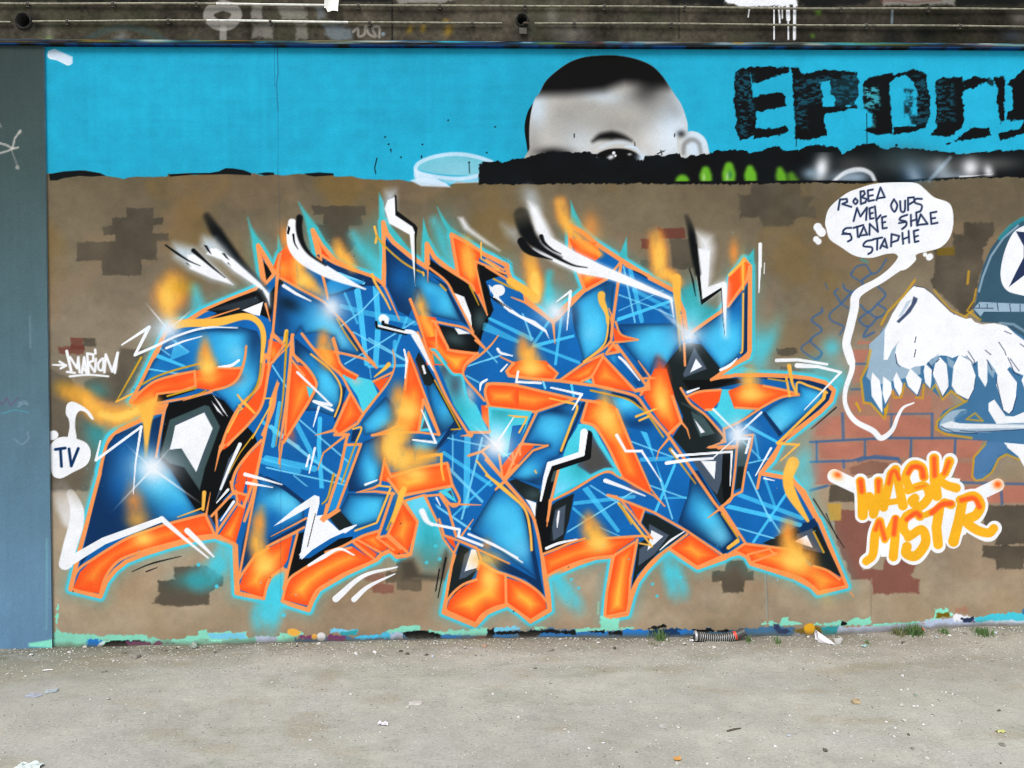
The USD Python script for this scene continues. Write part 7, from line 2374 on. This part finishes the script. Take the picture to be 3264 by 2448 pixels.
for i in range(n):
    for j in range(n):
        a, b = i / (n - 1), j / (n - 1)
        x = -0.036 + 0.072 * a
        z = 0.06 - (0.06 + 0.034 * (0.55 + 0.45 * a) + 0.018 * max(0, 0.6 - a)) * b * (1.0 if a > 0.15 else 0.8)
        V.append([x, 0.012 * math.sin(a * 2.6 + b) - 0.014 * b * b + 0.004 * math.sin(7 * a * b), z])
F = [[i * n + j, (i + 1) * n + j, (i + 1) * n + j + 1, i * n + j + 1] for i in range(n - 1) for j in range(n - 1)]
sheet = trimesh.Trimesh(V, np.vstack([np.array(F)[:, [0, 1, 2]], np.array(F)[:, [0, 2, 3]]]), process=False)
back = sheet.copy(); back.apply_translation((0, 0.0012, 0)); back.invert()
t = thing('torn_sheet', 'torn white sheet hanging over the upper conduit', 'sheet', (sh[0], BY - 0.034, sh[1]))
obj('sheet_face', trimesh.util.concatenate([sheet, back]), mat('white_sheet', (0.66, 0.66, 0.64), 0.6, 0.12, 30), t)

# ---------------------------------------------------------------- ground
cpx = np.array([-600, 0, 160, 330, 480, 800, 1100, 1600, 2000, 2150, 2400, 2600, 2850, 3050, 3264, 3700])
cpy = np.array([2068, 2064, 2062, 2062, 2056, 2050, 2043, 2033, 2031, 2029, 2029, 2025, 2012, 1998, 1992, 1980])
cx, cz = at_plane(cpx, cpy)


def ground_z(x, y):
    """Height of the sandy ground: a low bank of dirt against the wall, nearly level in front of it."""
    d = np.maximum(-y, 0)
    foot = np.interp(x, cx, cz)
    far = 0.000 * x - 0.012
    w = np.exp(-(d / 0.30) ** 1.4)
    near = np.exp(-(d / 0.22) ** 2)
    rough = 0.020 * (fbm(x * 6 + 11, y * 6) - 0.5) * (0.35 + near) + 0.008 * (fbm(x * 22, y * 22 + 7) - 0.5) * (0.6 + near) + 0.02 * (fbm(x * 1.3 + 2, y * 1.3 + 5) - 0.5) * (1 - near)
    return foot * w + far * (1 - w) + rough * np.clip(d / 0.04, 0.3, 1)


def grow(a, b, n):
    return a + (b - a) * (np.arange(1, n + 1) / n) ** 4


gx = np.concatenate([-grow(3.2, 400, 26)[::-1], np.arange(-3.2, 3.2, 0.0125), grow(3.2, 400, 26)])
gy = np.concatenate([-grow(1.75, 500, 30)[::-1], np.arange(-1.75, 0.0, 0.0125), [0.0, 0.06]])
GX, GY = np.meshgrid(gx, gy)
GZ = ground_z(GX, GY)
GZ = np.where(np.maximum(np.abs(GX) - 3.2, -1.75 - GY) > 1, -0.015, GZ)
d = -GY
c = np.empty(GX.shape + (3,))
c[:] = np.array([191, 190, 179])
q = np.exp(-np.clip(d + 0.10 * (fbm(GX * 3, GY * 3 + 3) - 0.5), 0, 9) ** 2 / 0.20 ** 2)[..., None] * 0.75
c = c * (1 - q) + np.array([138, 129, 114]) * q
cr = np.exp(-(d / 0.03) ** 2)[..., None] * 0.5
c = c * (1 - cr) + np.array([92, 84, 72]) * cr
c = c * (1 + 0.13 * (fbm(GX * 2.3 + 5, GY * 5) - 0.5) + 0.12 * (fbm(GX * 13, GY * 13) - 0.5))[..., None]
lt = np.clip((2.0 - np.abs(GX + 2.4) * 1.5) * 0.4, 0, 0.45)[..., None] * np.exp(-((d - 0.15) / 0.35) ** 2)[..., None]
c = c * (1 - lt) + np.array([112, 116, 102]) * lt
wk = np.exp(-(((GX - 2.15) / 0.75) ** 2 + ((d - 0.45) / 0.22) ** 2))[..., None] * 0.32 * (0.6 + 0.8 * fbm(GX * 5, GY * 8))[..., None]
c = c * (1 - wk) + np.array([138, 132, 120]) * wk
for (k, col, th) in ((20, (166, 154, 126), 0.60), (60, (150, 154, 138), 0.62), (95, (194, 192, 188), 0.56)):
    a = np.clip((fbm(GX * 4 + k, GY * 7 + k) - th) * 2.5, 0, 0.3)[..., None]
    c = c * (1 - a) + np.array(col) * a
GROUND = usdkit.material(stage, '/World/Looks/sandy_ground', {
    'a': ('attribute', {'attribute': 'paint'}), 'g': ('geometry', {}),
    'n': ('noise_texture', {'scale': 90.0, 'detail': 8.0, 'roughness': 0.75}),
    'r': ('rgb_ramp', {'ramp': [(0.28, (0.55, 0.55, 0.53)), (0.45, (0.92, 0.92, 0.92)), (0.62, (1.05, 1.05, 1.04)), (0.78, (1.5, 1.5, 1.5))]}),
    's': ('voronoi_texture', {'scale': 70.0, 'randomness': 1.0}), 'sr': ('rgb_ramp', {'ramp': [(0.0, (0.42, 0.42, 0.38)), (0.10, (0.55, 0.55, 0.5)), (0.16, (1, 1, 1)), (1, (1, 1, 1))]}),
    'sn': ('noise_texture', {'scale': 7.0, 'detail': 2.0}), 'snr': ('rgb_ramp', {'ramp': [(0.52, (0, 0, 0)), (0.62, (1, 1, 1))]}),
    'sm': ('mix_color', {'a': (1, 1, 1)}),
    'm': ('mix', {'mix_type': 'multiply', 'fac': 1.0}), 'm2': ('mix', {'mix_type': 'multiply', 'fac': 0.9}),
    'b': ('bump', {'strength': 0.55, 'distance': 0.008}), 'p': ('principled_bsdf', {'roughness': 0.95, 'specular_ior_level': 0.2})},
    [('g.position', 'n.vector'), ('g.position', 's.vector'), ('g.position', 'sn.vector'), ('n.fac', 'r.fac'), ('s.distance', 'sr.fac'), ('sn.fac', 'snr.fac'), ('snr.color', 'sm.fac'), ('sr.color', 'sm.b'),
     ('a.color', 'm.color1'), ('r.color', 'm.color2'), ('m.color', 'm2.color1'), ('sm.result', 'm2.color2'), ('m2.color', 'p.base_color'), ('n.fac', 'b.height'), ('b.normal', 'p.normal')], surface='p.BSDF')
idx = np.arange(GX.size).reshape(GX.shape)
gp = quads_mesh('/World/ground', np.stack([GX, GY, GZ], -1).reshape(-1, 3), np.stack([idx[:-1, :-1], idx[:-1, 1:], idx[1:, 1:], idx[1:, :-1]], -1).reshape(-1, 4), GROUND, (lin(np.clip(c, 0, 255)) * 0.80).reshape(-1, 3))
tag(gp, 'pale sandy ground with a bank of darker dirt along the wall', kind='structure')


def spot(tile, x, y):
    """Where the ground shows at a point of the photograph: (x, y, z)."""
    p = parse_points([tile, f'{x},{y}'])[0]
    z = 0.0
    for _ in range(12):
        a, b = at_ground(p[0], p[1], z)
        b = min(float(b), -0.02)
        z = 0.6 * z + 0.4 * float(ground_z(np.array([float(a)]), np.array([b]))[0])
    return float(a), b, float(ground_z(np.array([float(a)]), np.array([b]))[0])


# ---------------------------------------------------------------- stones
STONES = {'pale': mat('stone_pale', (0.44, 0.42, 0.39), 0.9, 0.25, 60), 'grey': mat('stone_grey', (0.22, 0.21, 0.18), 0.9, 0.3, 60), 'dark': mat('stone_dark', (0.09, 0.085, 0.07), 0.95, 0.4, 60),
          'ochre': mat('stone_ochre', (0.38, 0.30, 0.18), 0.9, 0.3, 60), 'white': mat('stone_white', (0.62, 0.62, 0.61), 0.8, 0.1, 60), 'red': mat('stone_brick', (0.36, 0.21, 0.15), 0.95, 0.3, 60),
          'bluish': mat('stone_bluish', (0.44, 0.50, 0.56), 0.85, 0.2, 60), 'grit': mat('stone_grit', (0.46, 0.45, 0.43), 0.95, 0.3, 60), 'green': mat('stone_green', (0.26, 0.31, 0.27), 0.9, 0.3, 60)}


def stone(seed, flat=0.6, sub=2):
    m = trimesh.creation.icosphere(subdivisions=sub, radius=0.5)
    r = np.random.default_rng(seed)
    v = m.vertices
    for _ in range(7):                                              # broken faces
        nrm = r.normal(size=3); nrm /= np.linalg.norm(nrm)
        d = v @ nrm
        cut = r.uniform(0.26, 0.40)
        v = v - np.maximum(d - cut, 0)[:, None] * nrm * 0.9
    v = v * (1 + 0.08 * r.normal(size=len(v)))[:, None] * np.array([1, r.uniform(0.65, 0.95), flat])
    m.vertices = v
    return m


def put_stone(tile, x, y, size, tone, label, name='stone', flat=0.6, seed=1, sink=0.22, rz=None):
    X, Y, Zg = spot(tile, x, y)
    m = stone(seed, flat)
    m.apply_scale(size)
    m.apply_transform(rot([0, 0, 1], seed * 1.7 if rz is None else rz))
    m.apply_translation((X, Y, Zg + size * flat * (0.5 - sink)))
    return obj(name, m, STONES[tone], None, smooth=35, label=label, cat='stone')


put_stone('U', 1715, 592, 0.052, 'green', 'round greenish grey stone against the wall foot below the turquoise strip', seed=3)
put_stone('U', 1190, 690, 0.050, 'grey', 'grey brown stone in the dirt bank left of the round greenish one', seed=4)
put_stone('U', 1000, 720, 0.017, 'white', 'small white stone in the dirt below the black roller patch', seed=5)
put_stone('U', 920, 812, 0.026, 'grey', 'flat dull stone on the sand below the small white one', seed=6, flat=0.35)
put_stone('U', 955, 1055, 0.018, 'pale', 'cream pebble alone on open sand at the left', seed=8)
put_stone('U', 275, 665, 0.019, 'white', 'white pebble with a bluish side beneath the pilaster', seed=9)
put_stone('V', 1602, 680, 0.020, 'bluish', 'bright bluish white stone below the middle of the wall', seed=10)
put_stone('V', 2060, 588, 0.030, 'red', 'flat piece of reddish brick at the wall foot', seed=11, flat=0.45)
put_stone('V', 1885, 605, 0.024, 'pale', 'pale stone left of the reddish brick piece', seed=12)
put_stone('V', 1940, 610, 0.022, 'pale', 'pale stone touching the left side of the reddish brick piece', seed=13)
put_stone('V', 1430, 612, 0.017, 'grey', 'grey stone in the dirt bank below the black strip', seed=14)
put_stone('V', 1385, 600, 0.018, 'pale', 'pale stone beside the grey one in the dirt bank', seed=15)
put_stone('V', 1055, 555, 0.018, 'pale', 'pale stone at the wall foot under the two white strokes', seed=16)
put_stone('V', 1385, 1132, 0.018, 'pale', 'rounded stone in front of the flat pale slab', seed=17)
put_stone('V', 1460, 1090, 0.068, 'pale', 'flat pale slab of stone half sunk in the sand', seed=18, flat=0.14, sink=0.3, rz=0.3)
put_stone('V', 580, 1208, 0.016, 'pale', 'lone pale pebble on the sand left of the crumpled tissue', seed=19)
put_stone('W', 850, 562, 0.022, 'pale', 'pale stone in the dirt bank left of the weeds', seed=20)
put_stone('W', 1610, 572, 0.028, 'pale', 'pale brown stone left of the ribbed hose', seed=21)
put_stone('W', 1868, 600, 0.023, 'pale', 'pale stone on the sand in front of the ribbed hose', seed=22)
put_stone('W', 1420, 1290, 0.050, 'pale', 'thin pale three cornered shard lying on the sand', seed=23, flat=0.10, sink=0.2)
put_stone('W', 893, 1445, 0.017, 'white', 'white pebble near the lower edge of the picture', seed=24)
put_stone('W', 770, 1490, 0.014, 'white', 'smaller white pebble in front of the white one', seed=25)
put_stone('X', 735, 1085, 0.040, 'ochre', 'yellowish stone with an orange edge on the sand at the right', seed=26, flat=0.5)
put_stone('X', 1140, 850, 0.018, 'white', 'white stone on the darker sand at the right', seed=27)
put_stone('X', 140, 1380, 0.017, 'bluish', 'bluish white round pebble right of the middle', seed=28)
put_stone('X', 1440, 512, 0.020, 'bluish', 'pale bluish stone in front of the small weeds', seed=29)
put_stone('X', 1800, 482, 0.017, 'pale', 'pale stone in the grass at the right end of the wall', seed=30)
put_stone('X', 1960, 470, 0.018, 'bluish', 'light stone right of the last grass tuft', seed=31)
put_stone('X', 1210, 500, 0.018, 'pale', 'pale stone in front of the big grass tuft', seed=32)
put_stone('X', 1130, 1112, 0.021, 'pale', 'angular pale stone on open sand at the right', seed=33)
put_stone('X', 1255, 1020, 0.018, 'green', 'greenish stone beyond the angular pale one', seed=34)

pr = random.Random(11)
listed = [('W', 213, 998), ('W', 433, 1013), ('W', 733, 1012), ('W', 558, 1243), ('W', 550, 1320), ('W', 588, 1345), ('W', 820, 1297), ('W', 860, 1125), ('W', 1360, 1222), ('W', 1550, 1185), ('W', 1097, 745), ('W', 1393, 822), ('W', 965, 1138), ('W', 1268, 1040),
          ('W', 1908, 1225), ('W', 1355, 1420), ('W', 1625, 1390), ('W', 960, 1503), ('W', 143, 1597), ('W', 1810, 1625), ('X', 125, 958), ('X', 572, 1012), ('X', 670, 1130), ('X', 145, 1198), ('X', 228, 1308), ('X', 540, 1355), ('X', 570, 1360), ('X', 1000, 1255), ('X', 1295, 1248), ('X', 1328, 1280), ('X', 1075, 1307),
          ('X', 1068, 1385), ('X', 1128, 975), ('X', 1187, 967), ('X', 1490, 990), ('X', 1525, 995), ('X', 1580, 1010), ('X', 1628, 1025), ('X', 1265, 850), ('X', 1405, 1110), ('X', 1275, 1115), ('X', 780, 1575), ('X', 430, 1555), ('X', 2050, 1378), ('X', 1245, 1120), ('X', 20, 1470), ('X', 690, 1382),
          ('U', 980, 970), ('U', 225, 853), ('U', 1275, 1180), ('U', 135, 1200), ('U', 30, 1525), ('U', 1655, 822), ('V', 1410, 1195), ('V', 1700, 1270), ('V', 1315, 1297), ('V', 878, 1010), ('V', 523, 1415), ('V', 568, 1630), ('V', 2130, 1008)]
for _ in range(120):
    tile = pr.choice('UVVWWX')
    listed.append((tile, pr.uniform(0, 2200), {'U': 585, 'V': 545, 'W': 505, 'X': 440}[tile] + 130 * pr.random() ** 1.5))
for _ in range(50):
    tile = pr.choice('WWXXXV')
    listed.append((tile, pr.uniform(0, 2200), pr.uniform(700, 1650)))
protos = {}
PEB = {'pale': ('small pale pebble scattered on the sand', 'small pale pebbles'), 'grey': ('small grey pebble scattered on the sand', 'small grey pebbles'), 'dark': ('small dark pebble scattered on the sand', 'small dark pebbles'),
       'white': ('small bright white pebble scattered on the sand', 'small bright white pebbles')}
for i, (tile, x, y) in enumerate(listed):
    tone = pr.choice(['pale', 'pale', 'pale', 'grey', 'grey', 'grey', 'dark', 'white']) if i > 59 else pr.choice(['pale', 'white', 'white', 'pale'])
    X, Y, Zg = spot(tile, x, y)
    size = pr.uniform(0.008, 0.016) if i <= 59 else (0.008 + 0.020 * pr.random() ** 2.2)
    key = (tone, pr.randrange(3))
    if key not in protos:
        cp = Sdf.Path('/World').AppendChild('class_pebble_%s_%d' % key)
        stage.CreateClassPrim(cp)
        m = stone(100 + len(protos), 0.62, 1)
        usdkit.mesh(stage, str(cp) + '/body', m, STONES[tone], smooth=35)
        protos[key] = cp
    p = path_for('pebble')
    xf = UsdGeom.Xform.Define(stage, p)
    xf.AddTranslateOp().Set(Gf.Vec3d(X, Y, Zg + size * 0.14)); xf.AddRotateZOp().Set(pr.uniform(0, 360)); xf.AddScaleOp().Set(Gf.Vec3f(size * pr.uniform(0.8, 1.3), size, size))
    xf.GetPrim().GetReferences().AddInternalReference(protos[key])
    xf.GetPrim().SetInstanceable(True)
    tag(xf.GetPrim(), PEB[tone][0], 'pebble', PEB[tone][1])

grains = {'pale': [], 'dark': []}
base = trimesh.creation.octahedron() if hasattr(trimesh.creation, 'octahedron') else trimesh.creation.icosphere(subdivisions=0)
gr = np.random.default_rng(3)
for i in range(7000):
    x = gr.uniform(-3.1, 3.1)
    y = -0.02 - (gr.random() ** 1.7) * 0.4 if i % 2 else -0.02 - gr.random() * 1.6
    s = gr.uniform(0.0012, 0.0036) * (1.3 if i % 2 else 1.15)
    m = base.vertices * s * gr.uniform(0.6, 1.3, 3) @ trimesh.transformations.random_rotation_matrix(gr.random(3))[:3, :3] + [x, y, 0]
    grains['pale' if gr.random() < 0.72 else 'dark'].append(m)
for k, vs in grains.items():
    V = np.vstack(vs)
    nb = len(base.vertices)
    cen = np.repeat(np.array([q.mean(0) for q in vs]), nb, axis=0)
    V[:, 2] += ground_z(cen[:, 0], cen[:, 1])
    Fm = np.vstack([base.faces + nb * i for i in range(len(vs))])
    obj('gravel', (V, Fm), STONES['grit' if k == 'pale' else 'grey'], kind='stuff', label=f'fine {k} gravel grains strewn over the sand', cat='gravel')

# ---------------------------------------------------------------- weeds
LEAF = [usdkit.material(stage, f'/World/Looks/weed_leaf_{i}', {
    'oi': ('geometry', {}), 'r': ('rgb_ramp', {'ramp': [(0, a), (1, b)]}), 'd': ('principled_bsdf', {'roughness': 0.6}), 't': ('translucent_bsdf', {'color': b}), 'm': ('mix_closure', {'fac': 0.3})},
    [('oi.random_per_island', 'r.fac'), ('r.color', 'd.base_color'), ('d.BSDF', 'm.closure1'), ('t.BSDF', 'm.closure2')], surface='m.closure')
    for i, (a, b) in enumerate([((0.10, 0.19, 0.06), (0.24, 0.33, 0.13)), ((0.18, 0.20, 0.09), (0.32, 0.31, 0.16))])]


def tuft(tile, x, y, w, h, n, label, seed, dry=0):
    X, Y, Zg = spot(tile, x, y)
    r = random.Random(seed)
    V, F = [], []
    for _ in range(n):
        bx, by = r.gauss(0, w * 0.35), r.gauss(0, 0.018)
        a = r.uniform(0, 2 * math.pi); lean = r.uniform(0.1, 0.9) * h; L = h * r.uniform(0.45, 1.1); wd = r.uniform(0.0012, 0.0030)
        dx, dy = math.cos(a), math.sin(a)
        k = len(V)
        for t in (0, 0.4, 0.75):
            c_ = np.array([bx + dx * lean * t * t, by + dy * lean * t * t * 0.5, L * t * (1 - 0.25 * t)])
            s_ = np.array([-dy, dx, 0]) * wd * (1 - 0.55 * t)
            V += [c_ - s_, c_ + s_]
        V.append([bx + dx * lean, by + dy * lean * 0.5, L * 0.8])
        F += [[k, k + 1, k + 3], [k, k + 3, k + 2], [k + 2, k + 3, k + 5], [k + 2, k + 5, k + 4], [k + 4, k + 5, k + 6]]
    zz = np.array(V)
    t = thing('grass_tuft', label, 'grass', (X, min(Y, -0.015), Zg - 0.004))
    zz[:, 2] *= 1.35
    obj('blades', (zz, np.array(F)), LEAF[dry], t)


tuft('W', 1390, 520, 0.06, 0.055, 80, 'sparse green weeds at the wall foot left of the ribbed hose', 1)
tuft('W', 1330, 575, 0.025, 0.018, 30, 'low brownish weeds on the sand in front of the sparse green ones', 2, 1)
tuft('P', 1065, 1500, 0.02, 0.032, 26, 'small green tuft just right of the ribbed hose', 3)
tuft('P', 1315, 1520, 0.02, 0.034, 30, 'small green tuft between the ribbed hose and the paper cone', 4)
tuft('X', 1110, 480, 0.045, 0.035, 110, 'olive low grass left of the biggest grass tuft', 5, 1)
tuft('X', 1240, 480, 0.06, 0.055, 190, 'biggest green grass tuft at the wall foot beside the red and white cap', 6)
tuft('X', 1510, 470, 0.035, 0.032, 50, 'faint green grass right of the red and white cap', 7)
tuft('X', 1840, 480, 0.055, 0.042, 130, 'green grass at the wall foot below the cyan paint', 8)
tuft('X', 830, 560, 0.012, 0.03, 14, 'thin single weed on the sand right of the paper cone', 9)
tuft('U', 30, 700, 0.06, 0.012, 40, 'flat mossy weeds at the left edge below the pilaster', 10, 1)

# ---------------------------------------------------------------- litter
HOSE = mat('hose_sleeve', (0.05, 0.05, 0.05), 0.45, 0.4, 50, 0.3, 0.002)
STEEL = mat('hose_rings', (0.62, 0.62, 0.60), 0.35, 0.15, 60, metallic=0.6)
RED_ = mat('red_plastic', (0.60, 0.05, 0.03), 0.45, 0.15, 60)
WHITE_ = mat('white_paper', (0.74, 0.73, 0.78), 0.6, 0.08, 40)
SAND_ = mat('sandy_plastic', (0.30, 0.29, 0.26), 0.6, 0.3, 60)
a0, a1 = spot('W', 1705, 552), spot('W', 2130, 520)
yl = min(-0.06, (a0[1] + a1[1]) / 2)
L_ = math.hypot(a1[0] - a0[0], 0.0)
hz = float(ground_z(np.array([a0[0]]), np.array([yl]))[0])
hose = thing('ribbed_hose', 'crushed ribbed metal hose lying at the wall foot', 'hose', (a0[0], yl, hz + 0.024))
ts = np.linspace(0, 1, 61)
path = np.stack([ts * L_, 0.004 * np.sin(ts * 5), 0.008 - 0.024 * np.sin(ts * math.pi * 0.9) + 0.026 * ts ** 2], 1)
rad = 0.0235 * (1 - 0.12 * ts) * (1 - 0.05 * (np.arange(61) % 3 == 1))
obj('sleeve', tube(path, rad, 20), HOSE, hose, smooth=30)
for k in range(17):
    tt = 0.10 + 0.043 * k
    c0 = np.array([np.interp(tt, ts, path[:, j]) for j in range(3)])
    a = np.linspace(0, 2 * math.pi, 25)[:-1]
    rr = float(np.interp(tt, ts, rad)) + 0.0012
    ring = [c0 + np.array([0.0035 * math.sin(q), rr * math.cos(q), rr * math.sin(q)]) for q in a]
    ring = np.array(ring + ring[:1])
    obj('ring', tube(ring, 0.0013, 6), STEEL, hose, smooth=50)
endc = trimesh.creation.annulus(r_min=0.012, r_max=0.0262, height=0.010, sections=24); endc.apply_transform(rot([0, 1, 0], math.pi / 2)); endc.apply_translation((0.004, 0, 0.006))
obj('end_collar', endc, STEEL, hose, smooth=30, label='bright collar at the left end')
b = tube([path[47] + [0, -0.0015, 0.001], path[50] + [0, -0.0015, 0.001]], [0.0218, 0.0216], 20)
obj('red_band', b, RED_, hose, smooth=30, label='red band near the right end')

e1, e2 = spot('X', 380, 535), spot('X', 548, 572)
cone = thing('paper_cone', 'crumpled white paper cone cup lying on its side by the wall', 'cup', (e1[0], min(e1[1], -0.07), e1[2] + 0.022))
lx, ly = e2[0] - e1[0], e2[1] - min(e1[1], -0.07)
rgs, nn = np.linspace(0, 1, 12), 26
V, F = [], []
for si, off in ((0, 0.0), (1, -0.0012)):
    for i, t_ in enumerate(rgs):
        r_ = 0.030 * (1 - t_) ** 0.85 + 0.003 + off
        for k in range(nn):
            q = 2 * math.pi * k / nn
            w_ = 1 + 0.07 * math.sin(3 * q + 5 * t_) + 0.05 * math.sin(7 * q - 9 * t_)
            V.append([lx * t_ * 1.0 + 0.004 * math.cos(q) * (1 - t_), ly * t_ + r_ * math.cos(q) * w_ * (1 + 0.3 * t_), -0.018 * t_ + r_ * math.sin(q) * w_ * (1 - 0.35 * t_)])
    o_ = si * len(rgs) * nn
    for i in range(len(rgs) - 1):
        for k in range(nn):
            A, B = o_ + i * nn + k, o_ + i * nn + (k + 1) % nn
            F += [[A, B, B + nn], [A, B + nn, A + nn]] if si == 0 else [[A, B + nn, B], [A, A + nn, B + nn]]
for k in range(nn):
    A, B, C_, D_ = k, (k + 1) % nn, len(rgs) * nn + k, len(rgs) * nn + (k + 1) % nn
    F += [[A, C_, B], [B, C_, D_]]
cm = trimesh.Trimesh(V, F, process=False)
obj('cone_wall', cm, WHITE_, cone, smooth=25)
f1 = spot('X', 545, 570)
cup = thing('plastic_cup', 'flattened see through plastic cup touching the paper cone', 'cup', (f1[0] + 0.004, min(f1[1], -0.05), f1[2] + 0.002))
V, F = [], []
for i, (r_, z_) in enumerate([(0.013, 0.0), (0.017, 0.010), (0.021, 0.022), (0.022, 0.026), (0.0208, 0.0255), (0.016, 0.011), (0.012, 0.0015)]):
    for k in range(24):
        q = 2 * math.pi * k / 24
        V.append([0.012 + r_ * math.cos(q) * (1 + 0.12 * math.sin(2 * q)), r_ * math.sin(q) * 0.8, z_ + 0.004 * math.sin(q * 3) * z_ / 0.026])
for i in range(6):
    for k in range(24):
        A, B = i * 24 + k, i * 24 + (k + 1) % 24
        F += [[A, B, B + 24], [A, B + 24, A + 24]]
CLEAR = usdkit.material(stage, '/World/Looks/clear_plastic', {'p': ('principled_bsdf', {'base_color': (0.75, 0.76, 0.75), 'roughness': 0.25}), 't': ('transparent_bsdf', {'color': (0.9, 0.9, 0.9)}), 'm': ('mix_closure', {'fac': 0.6})},
                        [('p.BSDF', 'm.closure1'), ('t.BSDF', 'm.closure2')], surface='m.closure')
obj('cup_wall', trimesh.Trimesh(V, F, process=False), CLEAR, cup, smooth=40)

g1 = spot('X', 1318, 462)
cap = thing('bottle_cap', 'small red and white cap standing at the wall foot', 'cap', (g1[0], min(g1[1], -0.03), g1[2] + 0.010), 0.4)
cyl = trimesh.creation.cylinder(radius=0.0105, height=0.006, sections=24); cyl.apply_transform(rot([0, 1, 0], math.pi / 2 - 0.4)); cyl.apply_translation((0.003, -0.002, 0.001))
obj('white_top', cyl, WHITE_, cap, smooth=40)
cyl = trimesh.creation.cylinder(radius=0.0112, height=0.006, sections=24); cyl.apply_transform(rot([0, 1, 0], math.pi / 2 - 0.4)); cyl.apply_translation((-0.0025, -0.002, 0.0035))
obj('red_skirt', cyl, RED_, cap, smooth=40)


def scrap(name, label, cat, tile, x, y, w, d_, seed, m, crumple=0.004, lift=0.003, n=9, rz=0.0):
    """A bent thin scrap with a thickness, w by d_ metres."""
    X, Y, Zg = spot(tile, x, y)
    r = np.random.default_rng(seed)
    u = np.linspace(-0.5, 0.5, n)
    A, B = np.meshgrid(u, u)
    edge_ = 1 + 0.25 * (r.random((n, n)) - 0.5)
    Zs = crumple * r.normal(0, 0.6, (n, n)) + crumple * 1.5 * np.sin(A * 6 + seed) * np.cos(B * 5)
    Zs = np.abs(Zs) + lift
    P = np.stack([A * w * edge_, B * d_ * edge_, Zs], -1).reshape(-1, 3)
    P2 = P - [0, 0, 0.0012]
    ii = np.arange(n * n).reshape(n, n)
    q = np.stack([ii[:-1, :-1], ii[:-1, 1:], ii[1:, 1:], ii[1:, :-1]], -1).reshape(-1, 4)
    F1 = np.vstack([q[:, [0, 1, 2]], q[:, [0, 2, 3]]])
    rim = np.concatenate([ii[0, :-1], ii[:-1, -1], ii[-1, :0:-1], ii[:0:-1, 0]])
    F3 = []
    for a, b in zip(rim, np.roll(rim, -1)):
        F3 += [[a, a + n * n, b + n * n], [a, b + n * n, b]]
    me = trimesh.Trimesh(np.vstack([P, P2]), np.vstack([F1, F1[:, ::-1] + n * n, F3]), process=False)
    me.apply_transform(rot([0, 0, 1], rz)); me.apply_translation((X, Y, Zg))
    obj(name, me, m, None, label=label, cat=cat)


scrap('card_strip', 'thin white strip of card on the sand below the pilaster', 'card', 'U', 420, 802, 0.042, 0.010, 3, WHITE_, 0.001, 0.004, rz=0.15)
scrap('crumpled_tissue', 'crumpled white tissue on open sand below the middle', 'tissue', 'V', 1165, 1280, 0.038, 0.022, 4, WHITE_, 0.006, 0.003)
scrap('plastic_scrap', 'pale bluish scrap of plastic pressed into the sand at the left', 'plastic', 'U', 300, 1022, 0.062, 0.042, 5, mat('blue_plastic', (0.34, 0.36, 0.42), 0.6, 0.2, 60), 0.002, 0.001, rz=-0.2)
scrap('plastic_scrap', 'greyer scrap of plastic right of the bluish one', 'plastic', 'U', 450, 985, 0.050, 0.040, 6, mat('grey_plastic', (0.33, 0.38, 0.40), 0.6, 0.2, 60), 0.002, 0.001, rz=0.3)
scrap('flattened_bag', 'flattened pale plastic bag cut by the lower left edge of the picture', 'bag', 'U', 260, 1655, 0.085, 0.05, 7, mat('bag_plastic', (0.55, 0.62, 0.60), 0.5, 0.15, 30), 0.005, 0.003)
scrap('orange_peel', 'piece of orange peel near the lower edge of the picture', 'peel', 'W', 1545, 1590, 0.024, 0.018, 8, mat('orange_peel', (0.62, 0.32, 0.08), 0.6, 0.2, 60), 0.005, 0.003)
scrap('plastic_scrap', 'small yellow green wrapper on the sand at the far right', 'wrapper', 'X', 2005, 1345, 0.030, 0.018, 9, mat('wrapper', (0.50, 0.50, 0.22), 0.5, 0.3, 60), 0.005, 0.002)
scrap('plastic_scrap', 'small turquoise scrap on the sand right of the paper cone', 'plastic', 'X', 805, 590, 0.026, 0.018, 10, mat('teal_plastic', (0.30, 0.48, 0.46), 0.5, 0.2, 60), 0.004, 0.002)
scrap('card_strip', 'white paper scrap at the wall foot left of the ribbed hose', 'paper', 'W', 1670, 545, 0.018, 0.018, 12, WHITE_, 0.006, 0.003)
tw = spot('W', 2045, 1330)
obj('twig', tube(np.array([[tw[0] - 0.03, tw[1] - 0.01, tw[2] + 0.004], [tw[0], tw[1] + 0.002, tw[2] + 0.005], [tw[0] + 0.03, tw[1] + 0.012, tw[2] + 0.004]]), [0.003, 0.0035, 0.002], 8), mat('bark', (0.10, 0.085, 0.06), 0.95, 0.3, 80), None, smooth=40, label='dark stubby twig on the sand at the lower right', cat='twig')
